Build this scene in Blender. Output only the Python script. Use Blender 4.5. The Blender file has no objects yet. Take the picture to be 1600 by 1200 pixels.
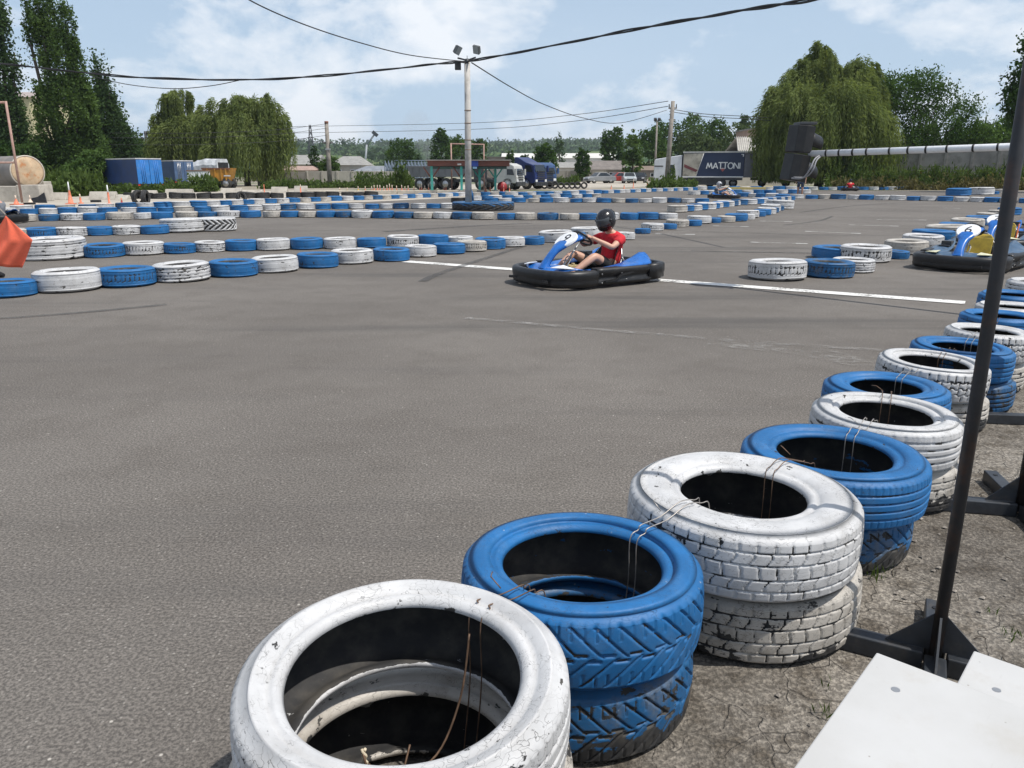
import bpy, bmesh, math, random
import numpy as np
from mathutils import Vector, Matrix
random.seed(7); RNG = np.random.default_rng(11)
S = bpy.context.scene; COL = S.collection
PI = math.pi
# ---------------------------------------------------------------- camera
CAMH, FPX, PITCH = 1.38, 1208.0, math.radians(15.28)
cd = bpy.data.cameras.new('camera'); cam = bpy.data.objects.new('camera', cd); COL.objects.link(cam)
cam.location = (0, 0, CAMH); cam.rotation_euler = (PI/2 - PITCH, 0, 0)
cd.sensor_width = 36; cd.lens = 36*FPX/1600; cd.clip_start = 0.05; cd.clip_end = 9000
S.camera = cam
# ---------------------------------------------------------------- exposure
S.view_settings.view_transform = 'Standard'; S.view_settings.look = 'None'
S.view_settings.exposure = 0.30; S.view_settings.gamma = 1.0
# ---------------------------------------------------------------- sun and sky
SUN_EL, SUN_AZ = math.radians(61), math.radians(115)      # azimuth measured from +Y towards +X
sl = bpy.data.lights.new('sun', 'SUN'); sl.energy = 3.7; sl.angle = math.radians(0.55); sl.color = (1.0, .955, .89)
so = bpy.data.objects.new('sun', sl); COL.objects.link(so)
sd = Vector((math.sin(SUN_AZ)*math.cos(SUN_EL), math.cos(SUN_AZ)*math.cos(SUN_EL), math.sin(SUN_EL)))
so.rotation_euler = sd.to_track_quat('Z', 'Y').to_euler(); so.location = (0, 0, 30)
W = bpy.data.worlds.new('World'); S.world = W; W.use_nodes = True
nt = W.node_tree; N_ = nt.nodes; L_ = nt.links; N_.clear()
def wn(t, **k):
    n = N_.new(t)
    for a, b in k.items(): setattr(n, a, b)
    return n
out = wn('ShaderNodeOutputWorld'); bg = wn('ShaderNodeBackground'); bg.inputs[1].default_value = 0.1
sky = wn('ShaderNodeTexSky'); sky.sky_type = 'NISHITA'; sky.sun_disc = False
sky.sun_elevation = SUN_EL; sky.sun_rotation = SUN_AZ; sky.air_density = 1.0; sky.dust_density = 1.0; sky.ozone_density = 1.6
tc = wn('ShaderNodeTexCoord'); sx = wn('ShaderNodeSeparateXYZ'); L_.new(tc.outputs['Generated'], sx.inputs[0])
def wm(op, a, b=None, c=None, clamp=False):
    n = wn('ShaderNodeMath', operation=op); n.use_clamp = clamp
    for i, v in enumerate((a, b, c)):
        if v is None: continue
        if isinstance(v, (int, float)): n.inputs[i].default_value = v
        else: L_.new(v, n.inputs[i])
    return n.outputs[0]
den = wm('ADD', wm('MAXIMUM', sx.outputs[2], 0.0), 0.16)
cv = wn('ShaderNodeCombineXYZ')
L_.new(wm('DIVIDE', sx.outputs[0], den), cv.inputs[0]); L_.new(wm('DIVIDE', sx.outputs[1], den), cv.inputs[1])
def wnoise(scale, det, rough, off, dist=0.0, src=None):
    mp = wn('ShaderNodeMapping'); mp.inputs['Location'].default_value = off; L_.new(src or cv.outputs[0], mp.inputs[0])
    if src: mp.inputs['Scale'].default_value = (1, 1, 1.9)
    n = wn('ShaderNodeTexNoise'); n.inputs['Scale'].default_value = scale; n.inputs['Detail'].default_value = det
    n.inputs['Roughness'].default_value = rough; n.inputs['Distortion'].default_value = dist; L_.new(mp.outputs[0], n.inputs[0]); return n.outputs[0]
def wramp(src, stops):
    r = wn('ShaderNodeValToRGB'); e = r.color_ramp.elements
    while len(e) < len(stops): e.new(.5)
    for i, (p, v) in enumerate(stops): e[i].position = p; e[i].color = (v, v, v, 1)
    L_.new(src, r.inputs[0]); return r.outputs[0]
puff = wramp(wnoise(4.6, 9, .6, (3.1, 1.75, .35), .15, tc.outputs['Generated']), [(.47, 0), (.53, .45), (.62, .9)])
veil = wramp(wnoise(.42, 5, .5, (8.3, 4.4, 0)), [(.36, .05), (.70, .45)])
horiz = wramp(sx.outputs[2], [(.0, .95), (.12, .75), (.38, .15), (.6, 0)])
def wmix(f, a, col):
    n = wn('ShaderNodeMix', data_type='RGBA'); L_.new(f, n.inputs[0]); L_.new(a, n.inputs[6]); n.inputs[7].default_value = (*col, 1); return n.outputs[2]
skyc = wmix(horiz, sky.outputs[0], (4.05, 5.35, 6.9)); skyc = wmix(veil, skyc, (5.1, 6.1, 7.3)); skyc = wmix(puff, skyc, (7.9, 8.2, 8.6))
L_.new(skyc, bg.inputs[0]); L_.new(bg.outputs[0], out.inputs[0])
S.cycles.max_bounces = 5; S.cycles.diffuse_bounces = 3; S.cycles.glossy_bounces = 2; S.cycles.transmission_bounces = 3; S.cycles.transparent_max_bounces = 6
# ---------------------------------------------------------------- picking helpers: where a seen point stands in the world
CP, SP = math.cos(PITCH), math.sin(PITCH)
def ray(px, py):
    x = (px-800)/FPX; y = (600-py)/FPX
    return Vector((x, CP + y*SP, -SP + y*CP))
def G(px, py, z=0.0):
    d = ray(px, py); t = (z-CAMH)/d.z
    return Vector((d.x*t, d.y*t, z))
def at(px, py, Y):
    d = ray(px, py); t = Y/d.y
    return Vector((d.x*t, Y, CAMH + d.z*t))
# ---------------------------------------------------------------- object helpers
def tag(o, label=None, cat=None, group=None, kind=None):
    if label: o['label'] = label
    if cat: o['category'] = cat
    if group: o['group'] = group
    if kind: o['kind'] = kind
    return o
def empty(name, loc=(0, 0, 0), rz=0, label=None, cat=None, group=None):
    o = bpy.data.objects.new(name, None); COL.objects.link(o); o.location = loc; o.rotation_euler = (0, 0, rz)
    o.empty_display_size = .2
    return tag(o, label, cat, group)
def link(name, me, mats, parent=None, loc=None, rot=None, smooth=None):
    o = bpy.data.objects.new(name, me); COL.objects.link(o)
    if not isinstance(mats, (list, tuple)): mats = [mats]
    if not me.materials:
        for m in mats: me.materials.append(m)
    if parent: o.parent = parent
    if loc is not None: o.location = loc
    if rot is not None: o.rotation_euler = rot
    return o
def children(o): return [c for c in bpy.data.objects if c.parent == o]
def copy_tree(o, parent=None):
    c = o.copy(); COL.objects.link(c)
    if parent: c.parent = parent
    for ch in list(o.children): copy_tree(ch, c)
    return c
class MB:
    def __init__(s): s.v = []; s.f = []; s.m = []; s.sm = []
    def add(s, vs, fs, m=0, sm=False):
        b = len(s.v); s.v += [tuple(v) for v in vs]
        for f in fs: s.f.append([i+b for i in f]); s.m.append(m); s.sm.append(sm)
        return s
    def box(s, c, d, rz=0, m=0, rot=None, taper=1.0):
        x, y, z = d[0]/2, d[1]/2, d[2]/2
        M_ = rot if rot is not None else Matrix.Rotation(rz, 3, 'Z')
        vs = []
        for k in (-1, 1):
            q = taper if k > 0 else 1
            for (a, b) in ((-1, -1), (1, -1), (1, 1), (-1, 1)): vs.append(Vector(c) + M_ @ Vector((a*x*q, b*y*q, k*z)))
        return s.add(vs, [(3, 2, 1, 0), (4, 5, 6, 7), (0, 1, 5, 4), (1, 2, 6, 5), (2, 3, 7, 6), (3, 0, 4, 7)], m)
    def cyl(s, p0, p1, r0, r1=None, n=12, m=0, caps=True, sm=True):
        return s.tube([p0, p1], [r0, r0 if r1 is None else r1], n, m, caps, sm)
    def tube(s, pts, r, n=8, m=0, caps=True, sm=True):
        pts = [Vector(p) for p in pts]
        if not isinstance(r, (list, tuple)): r = [r]*len(pts)
        vs = []; prev = None
        for i, p in enumerate(pts):
            t = (pts[min(i+1, len(pts)-1)] - pts[max(i-1, 0)])
            t = t.normalized() if t.length > 1e-9 else Vector((0, 0, 1))
            if prev is None:
                a = Vector((0, 0, 1)) if abs(t.z) < .9 else Vector((1, 0, 0)); u = t.cross(a).normalized()
            else: u = (prev - t*prev.dot(t)).normalized()
            prev = u; w = t.cross(u)
            for k in range(n):
                a = 2*PI*k/n; vs.append(p + (u*math.cos(a) + w*math.sin(a))*r[i])
        fs = []
        for i in range(len(pts)-1):
            for k in range(n): fs.append((i*n+k, i*n+(k+1) % n, (i+1)*n+(k+1) % n, (i+1)*n+k))
        s.add(vs, fs, m, sm)
        if caps:
            b = len(s.v)-len(vs)
            s.f.append([b+k for k in range(n)][::-1]); s.m.append(m); s.sm.append(False)
            s.f.append([b+(len(pts)-1)*n+k for k in range(n)]); s.m.append(m); s.sm.append(False)
        return s
    def lathe(s, prof, n=24, c=(0, 0, 0), M_=None, m=0, sm=True):      # prof: (r, z) about local z
        vs = []; c = Vector(c)
        for (r, z) in prof:
            for k in range(n):
                a = 2*PI*k/n; p = Vector((r*math.cos(a), r*math.sin(a), z))
                vs.append(c + (M_ @ p if M_ is not None else p))
        fs = []
        for i in range(len(prof)-1):
            for k in range(n): fs.append((i*n+k, i*n+(k+1) % n, (i+1)*n+(k+1) % n, (i+1)*n+k))
        return s.add(vs, fs, m, sm)
    def ball(s, c, r, n=12, m=0, M_=None):
        r = Vector(r) if isinstance(r, (list, tuple)) else Vector((r, r, r)); vs = []; h = n//2
        for i in range(h+1):
            ph = PI*i/h
            for k in range(n):
                a = 2*PI*k/n; p = Vector((r.x*math.sin(ph)*math.cos(a), r.y*math.sin(ph)*math.sin(a), -r.z*math.cos(ph)))
                vs.append(Vector(c) + (M_ @ p if M_ is not None else p))
        fs = [(i*n+k, i*n+(k+1) % n, (i+1)*n+(k+1) % n, (i+1)*n+k) for i in range(h) for k in range(n)]
        return s.add(vs, fs, m, True)
    def prism(s, poly, ext, m=0, sm=False):                            # poly: 3D points in a plane, ext: vector
        n = len(poly); e = Vector(ext); vs = [Vector(p) for p in poly] + [Vector(p)+e for p in poly]
        return s.add(vs, [tuple(range(n))[::-1], tuple(range(n, 2*n))] + [(i, (i+1) % n, n+(i+1) % n, n+i) for i in range(n)], m, sm)
    def grid(s, rows, m=0, sm=True, close=False):
        n = len(rows[0]); vs = [p for r in rows for p in r]; fs = []
        for i in range(len(rows)-1):
            for k in range(n if close else n-1): fs.append((i*n+k, i*n+(k+1) % n, (i+1)*n+(k+1) % n, (i+1)*n+k))
        return s.add(vs, fs, m, sm)
    def sweep(s, path, sec, m=0, closed=False, sm=True):               # path: (x,y[,dz]); sec: (outward, z) closed loop; outward = right of travel
        P = [Vector((p[0], p[1])) for p in path]; Zs = [p[2] if len(p) > 2 else 0 for p in path]; n = len(P); rows = []
        for i in range(n):
            a = P[(i-1) % n] if (closed or i > 0) else P[i]; b = P[(i+1) % n] if (closed or i < n-1) else P[i]
            t = (b-a).normalized(); o = Vector((t.y, -t.x))
            rows.append([(P[i].x+o.x*q, P[i].y+o.y*q, z+Zs[i]) for (q, z) in sec])
        if closed: rows.append(rows[0])
        s.grid(rows, m, sm, close=True)
        if not closed:
            k = len(sec); b = len(s.v)-k*n
            s.f.append([b+i for i in range(k)][::-1]); s.m.append(m); s.sm.append(False)
            s.f.append([b+(n-1)*k+i for i in range(k)]); s.m.append(m); s.sm.append(False)
        return s
    def build(s, name, mats, parent=None, loc=None, rot=None, bevel=0, seg=2):
        me = bpy.data.meshes.new(name); me.from_pydata(s.v, [], s.f)
        if not isinstance(mats, (list, tuple)): mats = [mats]
        for mm in mats: me.materials.append(mm)
        me.polygons.foreach_set('material_index', s.m); me.polygons.foreach_set('use_smooth', s.sm)
        bm = bmesh.new(); bm.from_mesh(me)
        bmesh.ops.remove_doubles(bm, verts=bm.verts, dist=1e-5)
        bmesh.ops.recalc_face_normals(bm, faces=bm.faces)
        if bevel:
            es = [e for e in bm.edges if len(e.link_faces) == 2 and e.calc_face_angle(0) > .5]
            bmesh.ops.bevel(bm, geom=es, offset=bevel, segments=seg, profile=.5, affect='EDGES', clamp_overlap=True)
        bm.to_mesh(me); bm.free(); me.update()
        return link(name, me, mats, parent, loc, rot)
def catmull(pts, k=6):
    pts = [Vector(p) for p in pts]; o = []
    for i in range(len(pts)-1):
        a, b, c, d = pts[max(i-1, 0)], pts[i], pts[i+1], pts[min(i+2, len(pts)-1)]
        for j in range(k):
            t = j/k; o.append(.5*((2*b)+(c-a)*t+(2*a-5*b+4*c-d)*t*t+(3*b-a-3*c+d)*t**3))
    return o+[pts[-1]]
# ---------------------------------------------------------------- materials
def new_mat(name):
    m = bpy.data.materials.new(name); m.use_nodes = True; t = m.node_tree
    b = t.nodes['Principled BSDF']; return m, t, b
class NT:
    def __init__(s, t): s.t = t
    def n(s, ty, **k):
        n = s.t.nodes.new(ty)
        for a, b in k.items(): setattr(n, a, b)
        return n
    def l(s, a, b): s.t.links.new(a, b)
    def put(s, sock, v):
        if isinstance(v, (int, float)): sock.default_value = v
        elif isinstance(v, (tuple, list)): sock.default_value = tuple(v) if len(v) == 4 or sock.type == 'VECTOR' else (*v, 1)
        else: s.l(v, sock)
    def math(s, op, a, b=None, c=None, clamp=False):
        n = s.n('ShaderNodeMath', operation=op); n.use_clamp = clamp
        for i, v in enumerate((a, b, c)):
            if v is not None: s.put(n.inputs[i], v)
        return n.outputs[0]
    def mix(s, f, a, b, bt='MIX'):
        n = s.n('ShaderNodeMix', data_type='RGBA', blend_type=bt); s.put(n.inputs[0], f); s.put(n.inputs[6], a); s.put(n.inputs[7], b); return n.outputs[2]
    def noise(s, vec, scale, det=4, rough=.5, dist=0):
        n = s.n('ShaderNodeTexNoise'); n.inputs['Scale'].default_value = scale; n.inputs['Detail'].default_value = det
        n.inputs['Roughness'].default_value = rough; n.inputs['Distortion'].default_value = dist
        if vec is not None: s.l(vec, n.inputs[0])
        return n.outputs[0]
    def vor(s, vec, scale, feature='F1', out=0):
        n = s.n('ShaderNodeTexVoronoi', feature=feature); n.inputs['Scale'].default_value = scale
        if vec is not None: s.l(vec, n.inputs[0])
        return n.outputs[out]
    def step(s, v, lo, hi):
        n = s.n('ShaderNodeMapRange'); n.interpolation_type = 'SMOOTHSTEP'; s.put(n.inputs[0], v); n.inputs[1].default_value = lo; n.inputs[2].default_value = hi; return n.outputs[0]
    def bump(s, h, strength=.5, dist=.01):
        n = s.n('ShaderNodeBump'); n.inputs['Strength'].default_value = strength; n.inputs['Distance'].default_value = dist; s.l(h, n.inputs['Height']); return n.outputs[0]
def M(name, col, rough=.6, var=.25, scale=4.0, dirt=None, damt=.35, bump=0.0, metal=0.0, spec=.5, fine=40):
    m, t, b = new_mat(name); q = NT(t)
    oc = q.n('ShaderNodeTexCoord').outputs['Object']; oi = q.n('ShaderNodeObjectInfo').outputs['Random']
    va = q.n('ShaderNodeVectorMath', operation='ADD'); q.l(oc, va.inputs[0]); cb = q.n('ShaderNodeCombineXYZ')
    r = q.math('MULTIPLY', oi, 31.0); q.l(r, cb.inputs[0]); q.l(r, cb.inputs[1]); q.l(cb.outputs[0], va.inputs[1]); v = va.outputs[0]
    n1 = q.noise(v, scale, 5, .55); n2 = q.noise(v, fine, 3, .6)
    f = q.math('ADD', q.math('MULTIPLY', n1, .7), q.math('MULTIPLY', n2, .3))
    lo = tuple(c*(1-var) for c in col); hi = tuple(min(1, c*(1+var)) for c in col)
    c = q.mix(q.step(f, .3, .7), lo, hi)
    if dirt: c = q.mix(q.math('MULTIPLY', q.step(q.noise(v, scale*1.7, 6, .65), .48, .7), damt), c, dirt)
    q.l(c, b.inputs['Base Color'])
    q.l(q.math('ADD', q.math('MULTIPLY', q.math('SUBTRACT', n1, .5), .25), rough), b.inputs['Roughness'])
    b.inputs['Metallic'].default_value = metal; b.inputs['Specular IOR Level'].default_value = spec
    if bump: q.l(q.bump(f, .6, bump), b.inputs['Normal'])
    return m
def leaf_mat(name, dark, light, trans=.35, scale=.35):
    m, t, b = new_mat(name); q = NT(t); t.nodes.remove(b)
    out = [n for n in t.nodes if n.type == 'OUTPUT_MATERIAL'][0]
    oc = q.n('ShaderNodeTexCoord').outputs['Object']; isl = q.n('ShaderNodeNewGeometry').outputs['Random Per Island']
    n1 = q.step(q.noise(oc, scale, 4, .6), .35, .65)
    f = q.math('ADD', q.math('MULTIPLY', n1, .55), q.math('MULTIPLY', isl, .45))
    c = q.mix(f, dark, light)
    d = q.n('ShaderNodeBsdfDiffuse'); q.l(c, d.inputs[0]); tr = q.n('ShaderNodeBsdfTranslucent')
    q.l(q.mix(1.0, c, (1.0, 1.0, .55), 'MULTIPLY'), tr.inputs[0])
    ms = q.n('ShaderNodeMixShader'); ms.inputs[0].default_value = trans; q.l(d.outputs[0], ms.inputs[1]); q.l(tr.outputs[0], ms.inputs[2])
    q.l(ms.outputs[0], out.inputs[0]); return m
RUBBER = (.026, .026, .027)
def tyre_mat(name, col, chip=.30, crack=.5, dirt=(.20, .17, .13), damt=.3, rough=.5):
    m, t, b = new_mat(name); q = NT(t)
    oc = q.n('ShaderNodeTexCoord').outputs['Object']; oi = q.n('ShaderNodeObjectInfo').outputs['Random']
    va = q.n('ShaderNodeVectorMath', operation='ADD'); q.l(oc, va.inputs[0]); cb = q.n('ShaderNodeCombineXYZ')
    r = q.math('MULTIPLY', oi, 47.0); [q.l(r, cb.inputs[i]) for i in range(3)]; q.l(cb.outputs[0], va.inputs[1]); v = va.outputs[0]
    so_ = q.n('ShaderNodeSeparateXYZ'); q.l(oc, so_.inputs[0]); an = q.math('ARCTAN2', so_.outputs[1], so_.outputs[0]); rd = q.math('SQRT', q.math('ADD', q.math('MULTIPLY', so_.outputs[0], so_.outputs[0]), q.math('MULTIPLY', so_.outputs[1], so_.outputs[1])))
    cp = q.n('ShaderNodeCombineXYZ'); q.l(q.math('ADD', q.math('MULTIPLY', an, .17), r), cp.inputs[0]); q.l(rd, cp.inputs[1]); q.l(so_.outputs[2], cp.inputs[2]); pv = cp.outputs[0]
    at_ = q.n('ShaderNodeAttribute', attribute_name='paint').outputs['Fac']
    n1 = q.noise(pv, 24, 7, .64); n2 = q.noise(v, 4.5, 4, .55); nf = q.noise(v, 90, 4, .6)
    cover = q.math('ADD', at_, q.math('MULTIPLY', q.math('SUBTRACT', n1, .5), 3.0))
    cover = q.math('SUBTRACT', cover, q.math('MULTIPLY', q.step(n2, .50, .68), .20))
    mask = q.step(cover, chip+.10, chip+.155)
    wd = q.n('ShaderNodeVectorMath', operation='ADD'); q.l(pv, wd.inputs[0])
    nc = q.n('ShaderNodeTexNoise'); nc.inputs['Scale'].default_value = 22; nc.inputs['Detail'].default_value = 3; q.l(pv, nc.inputs[0])
    sc = q.n('ShaderNodeVectorMath', operation='SCALE'); q.l(nc.outputs['Color'], sc.inputs[0]); sc.inputs['Scale'].default_value = .11; q.l(sc.outputs[0], wd.inputs[1])
    vd = q.vor(wd.outputs[0], 52, 'DISTANCE_TO_EDGE')
    ck = q.math('MULTIPLY', q.math('SUBTRACT', 1.0, q.step(vd, .004, .030)), q.math('MULTIPLY', q.step(q.math('ADD', q.math('MULTIPLY', n2, .5), q.math('MULTIPLY', n1, .5)), .40, .60), crack))
    mask = q.math('MULTIPLY', mask, q.math('SUBTRACT', 1.0, ck))
    pc = q.mix(q.step(q.noise(v, 7, 6, .6), .3, .75), tuple(c*.80 for c in col), tuple(min(.86, c*1.08) for c in col))
    pc = q.mix(q.math('MULTIPLY', q.step(q.noise(v, 9, 7, .68), .47, .68), damt), pc, dirt)
    pc = q.mix(q.math('MULTIPLY', nf, .18), pc, tuple(c*.5 for c in col))
    fv = q.n('ShaderNodeTexVoronoi', feature='F1'); fv.inputs['Scale'].default_value = 46; q.l(v, fv.inputs[0]); fw = q.n('ShaderNodeTexWhiteNoise', noise_dimensions='3D'); q.l(fv.outputs['Position'], fw.inputs[0])
    fk = q.math('MULTIPLY', q.math('SUBTRACT', 1, q.step(fv.outputs['Distance'], .05, .20)), q.step(fw.outputs[0], .90, .95)); fk = q.math('MULTIPLY', fk, q.step(n1, .46, .56))
    pc = q.mix(q.math('MULTIPLY', fk, .85), pc, (.55, .56, .57) if col[2] > col[0]*2 else (.05, .047, .043))
    rb = q.mix(q.step(q.noise(v, 11, 6, .6), .4, .75), RUBBER, (.075, .069, .06))
    q.l(q.mix(mask, rb, pc), b.inputs['Base Color'])
    q.l(q.math('ADD', q.math('MULTIPLY', mask, rough-.78), q.math('ADD', .68, q.math('MULTIPLY', nf, .2))), b.inputs['Roughness'])
    h = q.math('ADD', q.math('MULTIPLY', mask, .6), q.math('MULTIPLY', nf, .5))
    q.l(q.bump(h, .55, .0018), b.inputs['Normal']); b.inputs['Specular IOR Level'].default_value = .4
    return m
T_WHITE = tyre_mat('white_tyre_paint', (.56, .56, .56), .36, .75, damt=.16)
T_WHITE_OLD = tyre_mat('dirty_white_tyre_paint', (.48, .45, .405), .33, .9, damt=.45)
T_BLUE = tyre_mat('blue_tyre_paint', (.011, .128, .34), .30, .6, dirt=(.16, .26, .38), damt=.16, rough=.55)
T_BLUE_OLD = tyre_mat('worn_blue_tyre_paint', (.012, .10, .25), .37, .5, dirt=(.13, .13, .12), damt=.62, rough=.5)
T_BLACK = tyre_mat('bare_tyre_rubber', (.03, .03, .031), .2, .0, dirt=(.10, .09, .075), damt=.5, rough=.7)
BLACK_PL = M('black_plastic', (.008, .008, .009), .46, .3, 6, dirt=(.05, .046, .042), damt=.3, bump=.002)
BLUE_PL = M('blue_bodywork', (.012, .12, .42), .28, .18, 5, dirt=(.03, .06, .15), damt=.3)
DKBLUE_PL = M('dusty_blue_bodywork', (.05, .10, .17), .4, .25, 6, dirt=(.2, .2, .19), damt=.4)
WHITE_PL = M('white_plastic', (.74, .75, .76), .35, .08, 5, dirt=(.4, .38, .33), damt=.2)
YELLOW_PL = M('yellow_seat_shell', (.42, .30, .035), .45, .2, 6, dirt=(.2, .14, .04), damt=.4)
TAN_PL = M('tan_fuel_tank', (.42, .33, .16), .45, .2, 9, dirt=(.15, .12, .07), damt=.5)
STEEL = M('bare_steel', (.42, .42, .42), .35, .2, 8, metal=.8)
DKSTEEL = M('dark_painted_steel', (.030, .034, .040), .42, .35, 7, dirt=(.09, .075, .06), damt=.5, bump=.002)
RUSTPIPE = M('rusty_dark_pipe', (.016, .017, .020), .55, .35, 5, dirt=(.085, .036, .017), damt=.6, bump=.003)
INK = M('black_lettering', (.012, .012, .014), .5, .1)
CONC = M('pale_concrete', (.42, .39, .34), .85, .2, 1.6, dirt=(.22, .20, .17), damt=.55, bump=.01)
CONC_GREY = M('weathered_grey_concrete', (.27, .255, .23), .9, .25, .9, dirt=(.13, .12, .10), damt=.6, bump=.01)
WOODPOLE = M('grey_weathered_pole', (.25, .225, .195), .85, .25, 2.2, dirt=(.11, .09, .07), damt=.5, bump=.006)
PALEPOLE = M('pale_concrete_pole', (.46, .44, .41), .8, .15, 1.8, dirt=(.24, .22, .19), damt=.6, bump=.004)
GLASS = M('dark_window_glass', (.02, .026, .032), .08, .2, 2)
CABLE = M('black_cable', (.012, .012, .013), .6, .2)
CHROME = STEEL
# ================================================================ THE SETTING: ground, track, markings, hills
def sheet(name, poly, z, mat, label):
    me = bpy.data.meshes.new(name); me.from_pydata([(p[0], p[1], z) for p in poly], [], [tuple(range(len(poly)))])
    o = link(name, me, mat); return tag(o, label, None, None, 'structure')
def ground_mat():
    m, t, b = new_mat('dry_ground'); q = NT(t); p = q.n('ShaderNodeNewGeometry').outputs['Position']
    n1 = q.noise(p, .06, 6, .6); n2 = q.noise(p, .9, 5, .6); n3 = q.noise(p, 14, 4, .6)
    c = q.mix(q.step(n2, .3, .7), (.23, .20, .155), (.36, .32, .255))
    c = q.mix(q.step(n1, .47, .6), c, (.085, .115, .035))
    c = q.mix(q.math('MULTIPLY', n3, .35), c, (.15, .13, .10))
    q.l(c, b.inputs['Base Color']); b.inputs['Roughness'].default_value = .95; return m
def asphalt_mat():
    m, t, b = new_mat('worn_asphalt'); q = NT(t); p = q.n('ShaderNodeNewGeometry').outputs['Position']
    sc = q.n('ShaderNodeVectorMath', operation='MULTIPLY'); q.l(p, sc.inputs[0]); sc.inputs[1].default_value = (1, 1, 0); p = sc.outputs[0]
    big = q.noise(p, .28, 5, .55); mid = q.noise(p, 2.3, 5, .6); fin = q.noise(p, 95, 4, .7); grit = q.noise(p, 210, 2, .6)
    c = q.mix(q.step(big, .33, .68), (.132, .120, .109), (.172, .158, .144))
    c = q.mix(q.math('MULTIPLY', q.step(mid, .42, .72), .35), c, (.098, .087, .077))
    c = q.mix(q.step(fin, .36, .66), q.mix(1, c, (.55, .55, .55), 'MULTIPLY'), q.mix(1, c, (1.35, 1.34, 1.31), 'MULTIPLY'))
    vn = q.n('ShaderNodeTexVoronoi', feature='F1'); vn.inputs['Scale'].default_value = 62; q.l(p, vn.inputs[0])
    wn_ = q.n('ShaderNodeTexWhiteNoise', noise_dimensions='3D'); q.l(vn.outputs['Position'], wn_.inputs[0])
    stone = q.math('MULTIPLY', q.math('SUBTRACT', 1, q.step(vn.outputs['Distance'], .16, .34)), q.step(wn_.outputs[0], .80, .86))
    c = q.mix(q.math('MULTIPLY', stone, .5), c, (.36, .335, .30))
    v2 = q.n('ShaderNodeTexVoronoi', feature='F1'); v2.inputs['Scale'].default_value = 24; q.l(p, v2.inputs[0])
    w2 = q.n('ShaderNodeTexWhiteNoise', noise_dimensions='3D'); q.l(v2.outputs['Position'], w2.inputs[0])
    s2 = q.math('MULTIPLY', q.math('SUBTRACT', 1, q.step(v2.outputs['Distance'], .07, .14)), q.step(w2.outputs[0], .93, .95))
    c = q.mix(q.math('MULTIPLY', s2, .8), c, (.48, .45, .40))
    # rubber streaks laid down along the racing line
    rot = q.n('ShaderNodeMapping'); rot.inputs['Rotation'].default_value = (0, 0, math.radians(28)); rot.inputs['Scale'].default_value = (.10, 1.3, 1); q.l(p, rot.inputs[0])
    st = q.noise(rot.outputs[0], 1.0, 5, .6)
    c = q.mix(q.math('MULTIPLY', q.step(st, .52, .74), .55), c, (.062, .059, .057))
    q.l(c, b.inputs['Base Color'])
    q.l(q.math('ADD', .8, q.math('MULTIPLY', big, .15)), b.inputs['Roughness']); b.inputs['Specular IOR Level'].default_value = .2
    h = q.math('ADD', q.math('MULTIPLY', fin, .7), q.math('ADD', q.math('MULTIPLY', stone, .5), q.math('MULTIPLY', grit, .3)))
    q.l(q.bump(h, .5, .006), b.inputs['Normal']); return m
def dirt_mat():
    m, t, b = new_mat('trodden_dirt'); q = NT(t); p = q.n('ShaderNodeNewGeometry').outputs['Position']
    n1 = q.noise(p, 1.3, 6, .6); n2 = q.noise(p, 9, 6, .65); n3 = q.noise(p, 70, 4, .65)
    c = q.mix(q.step(n1, .35, .66), (.180, .162, .141), (.330, .303, .268))
    c = q.mix(q.step(n2, .42, .68), c, q.mix(1, c, (.5, .47, .43), 'MULTIPLY'))
    c = q.mix(q.step(n3, .4, .7), q.mix(1, c, (.55, .54, .52), 'MULTIPLY'), q.mix(1, c, (1.35, 1.33, 1.28), 'MULTIPLY'))
    wv = q.n('ShaderNodeVectorMath', operation='ADD'); q.l(p, wv.inputs[0]); nc = q.n('ShaderNodeTexNoise'); nc.inputs['Scale'].default_value = 5; q.l(p, nc.inputs[0])
    s = q.n('ShaderNodeVectorMath', operation='SCALE'); s.inputs['Scale'].default_value = .35; q.l(nc.outputs['Color'], s.inputs[0]); q.l(s.outputs[0], wv.inputs[1])
    vd = q.vor(wv.outputs[0], 5, 'DISTANCE_TO_EDGE')
    ck = q.math('MULTIPLY', q.math('SUBTRACT', 1, q.step(vd, .004, .022)), q.step(n1, .40, .55))
    c = q.mix(q.math('MULTIPLY', ck, .35), c, (.06, .05, .04))
    q.l(c, b.inputs['Base Color']); b.inputs['Roughness'].default_value = .95
    h = q.math('ADD', q.math('ADD', q.math('MULTIPLY', n2, .8), q.math('MULTIPLY', n3, .5)), q.math('MULTIPLY', ck, -.2))
    q.l(q.bump(h, .95, .035), b.inputs['Normal']); return m
def paint_line_mat(name, col, lo, hi, sc=26):
    m, t, b = new_mat(name); q = NT(t); p = q.n('ShaderNodeNewGeometry').outputs['Position']
    n = q.noise(p, sc, 7, .7); n2 = q.noise(p, 3, 4, .5); f = q.math('ADD', n, q.math('MULTIPLY', q.math('SUBTRACT', n2, .5), .6))
    tr = q.n('ShaderNodeBsdfTransparent'); ms = q.n('ShaderNodeMixShader'); q.l(q.step(f, lo, hi), ms.inputs[0])
    b.inputs['Base Color'].default_value = (*col, 1); b.inputs['Roughness'].default_value = .7
    o = [x for x in t.nodes if x.type == 'OUTPUT_MATERIAL'][0]; q.l(tr.outputs[0], ms.inputs[1]); q.l(b.outputs[0], ms.inputs[2]); q.l(ms.outputs[0], o.inputs[0]); return m
ASPH = asphalt_mat(); DIRT = dirt_mat(); GRND = ground_mat()
sheet('ground', [(-3500, -60), (3500, -60), (3500, 3600), (-3500, 3600)], -.012, GRND, 'dry earth and rough grass reaching out to the hills')
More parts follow.
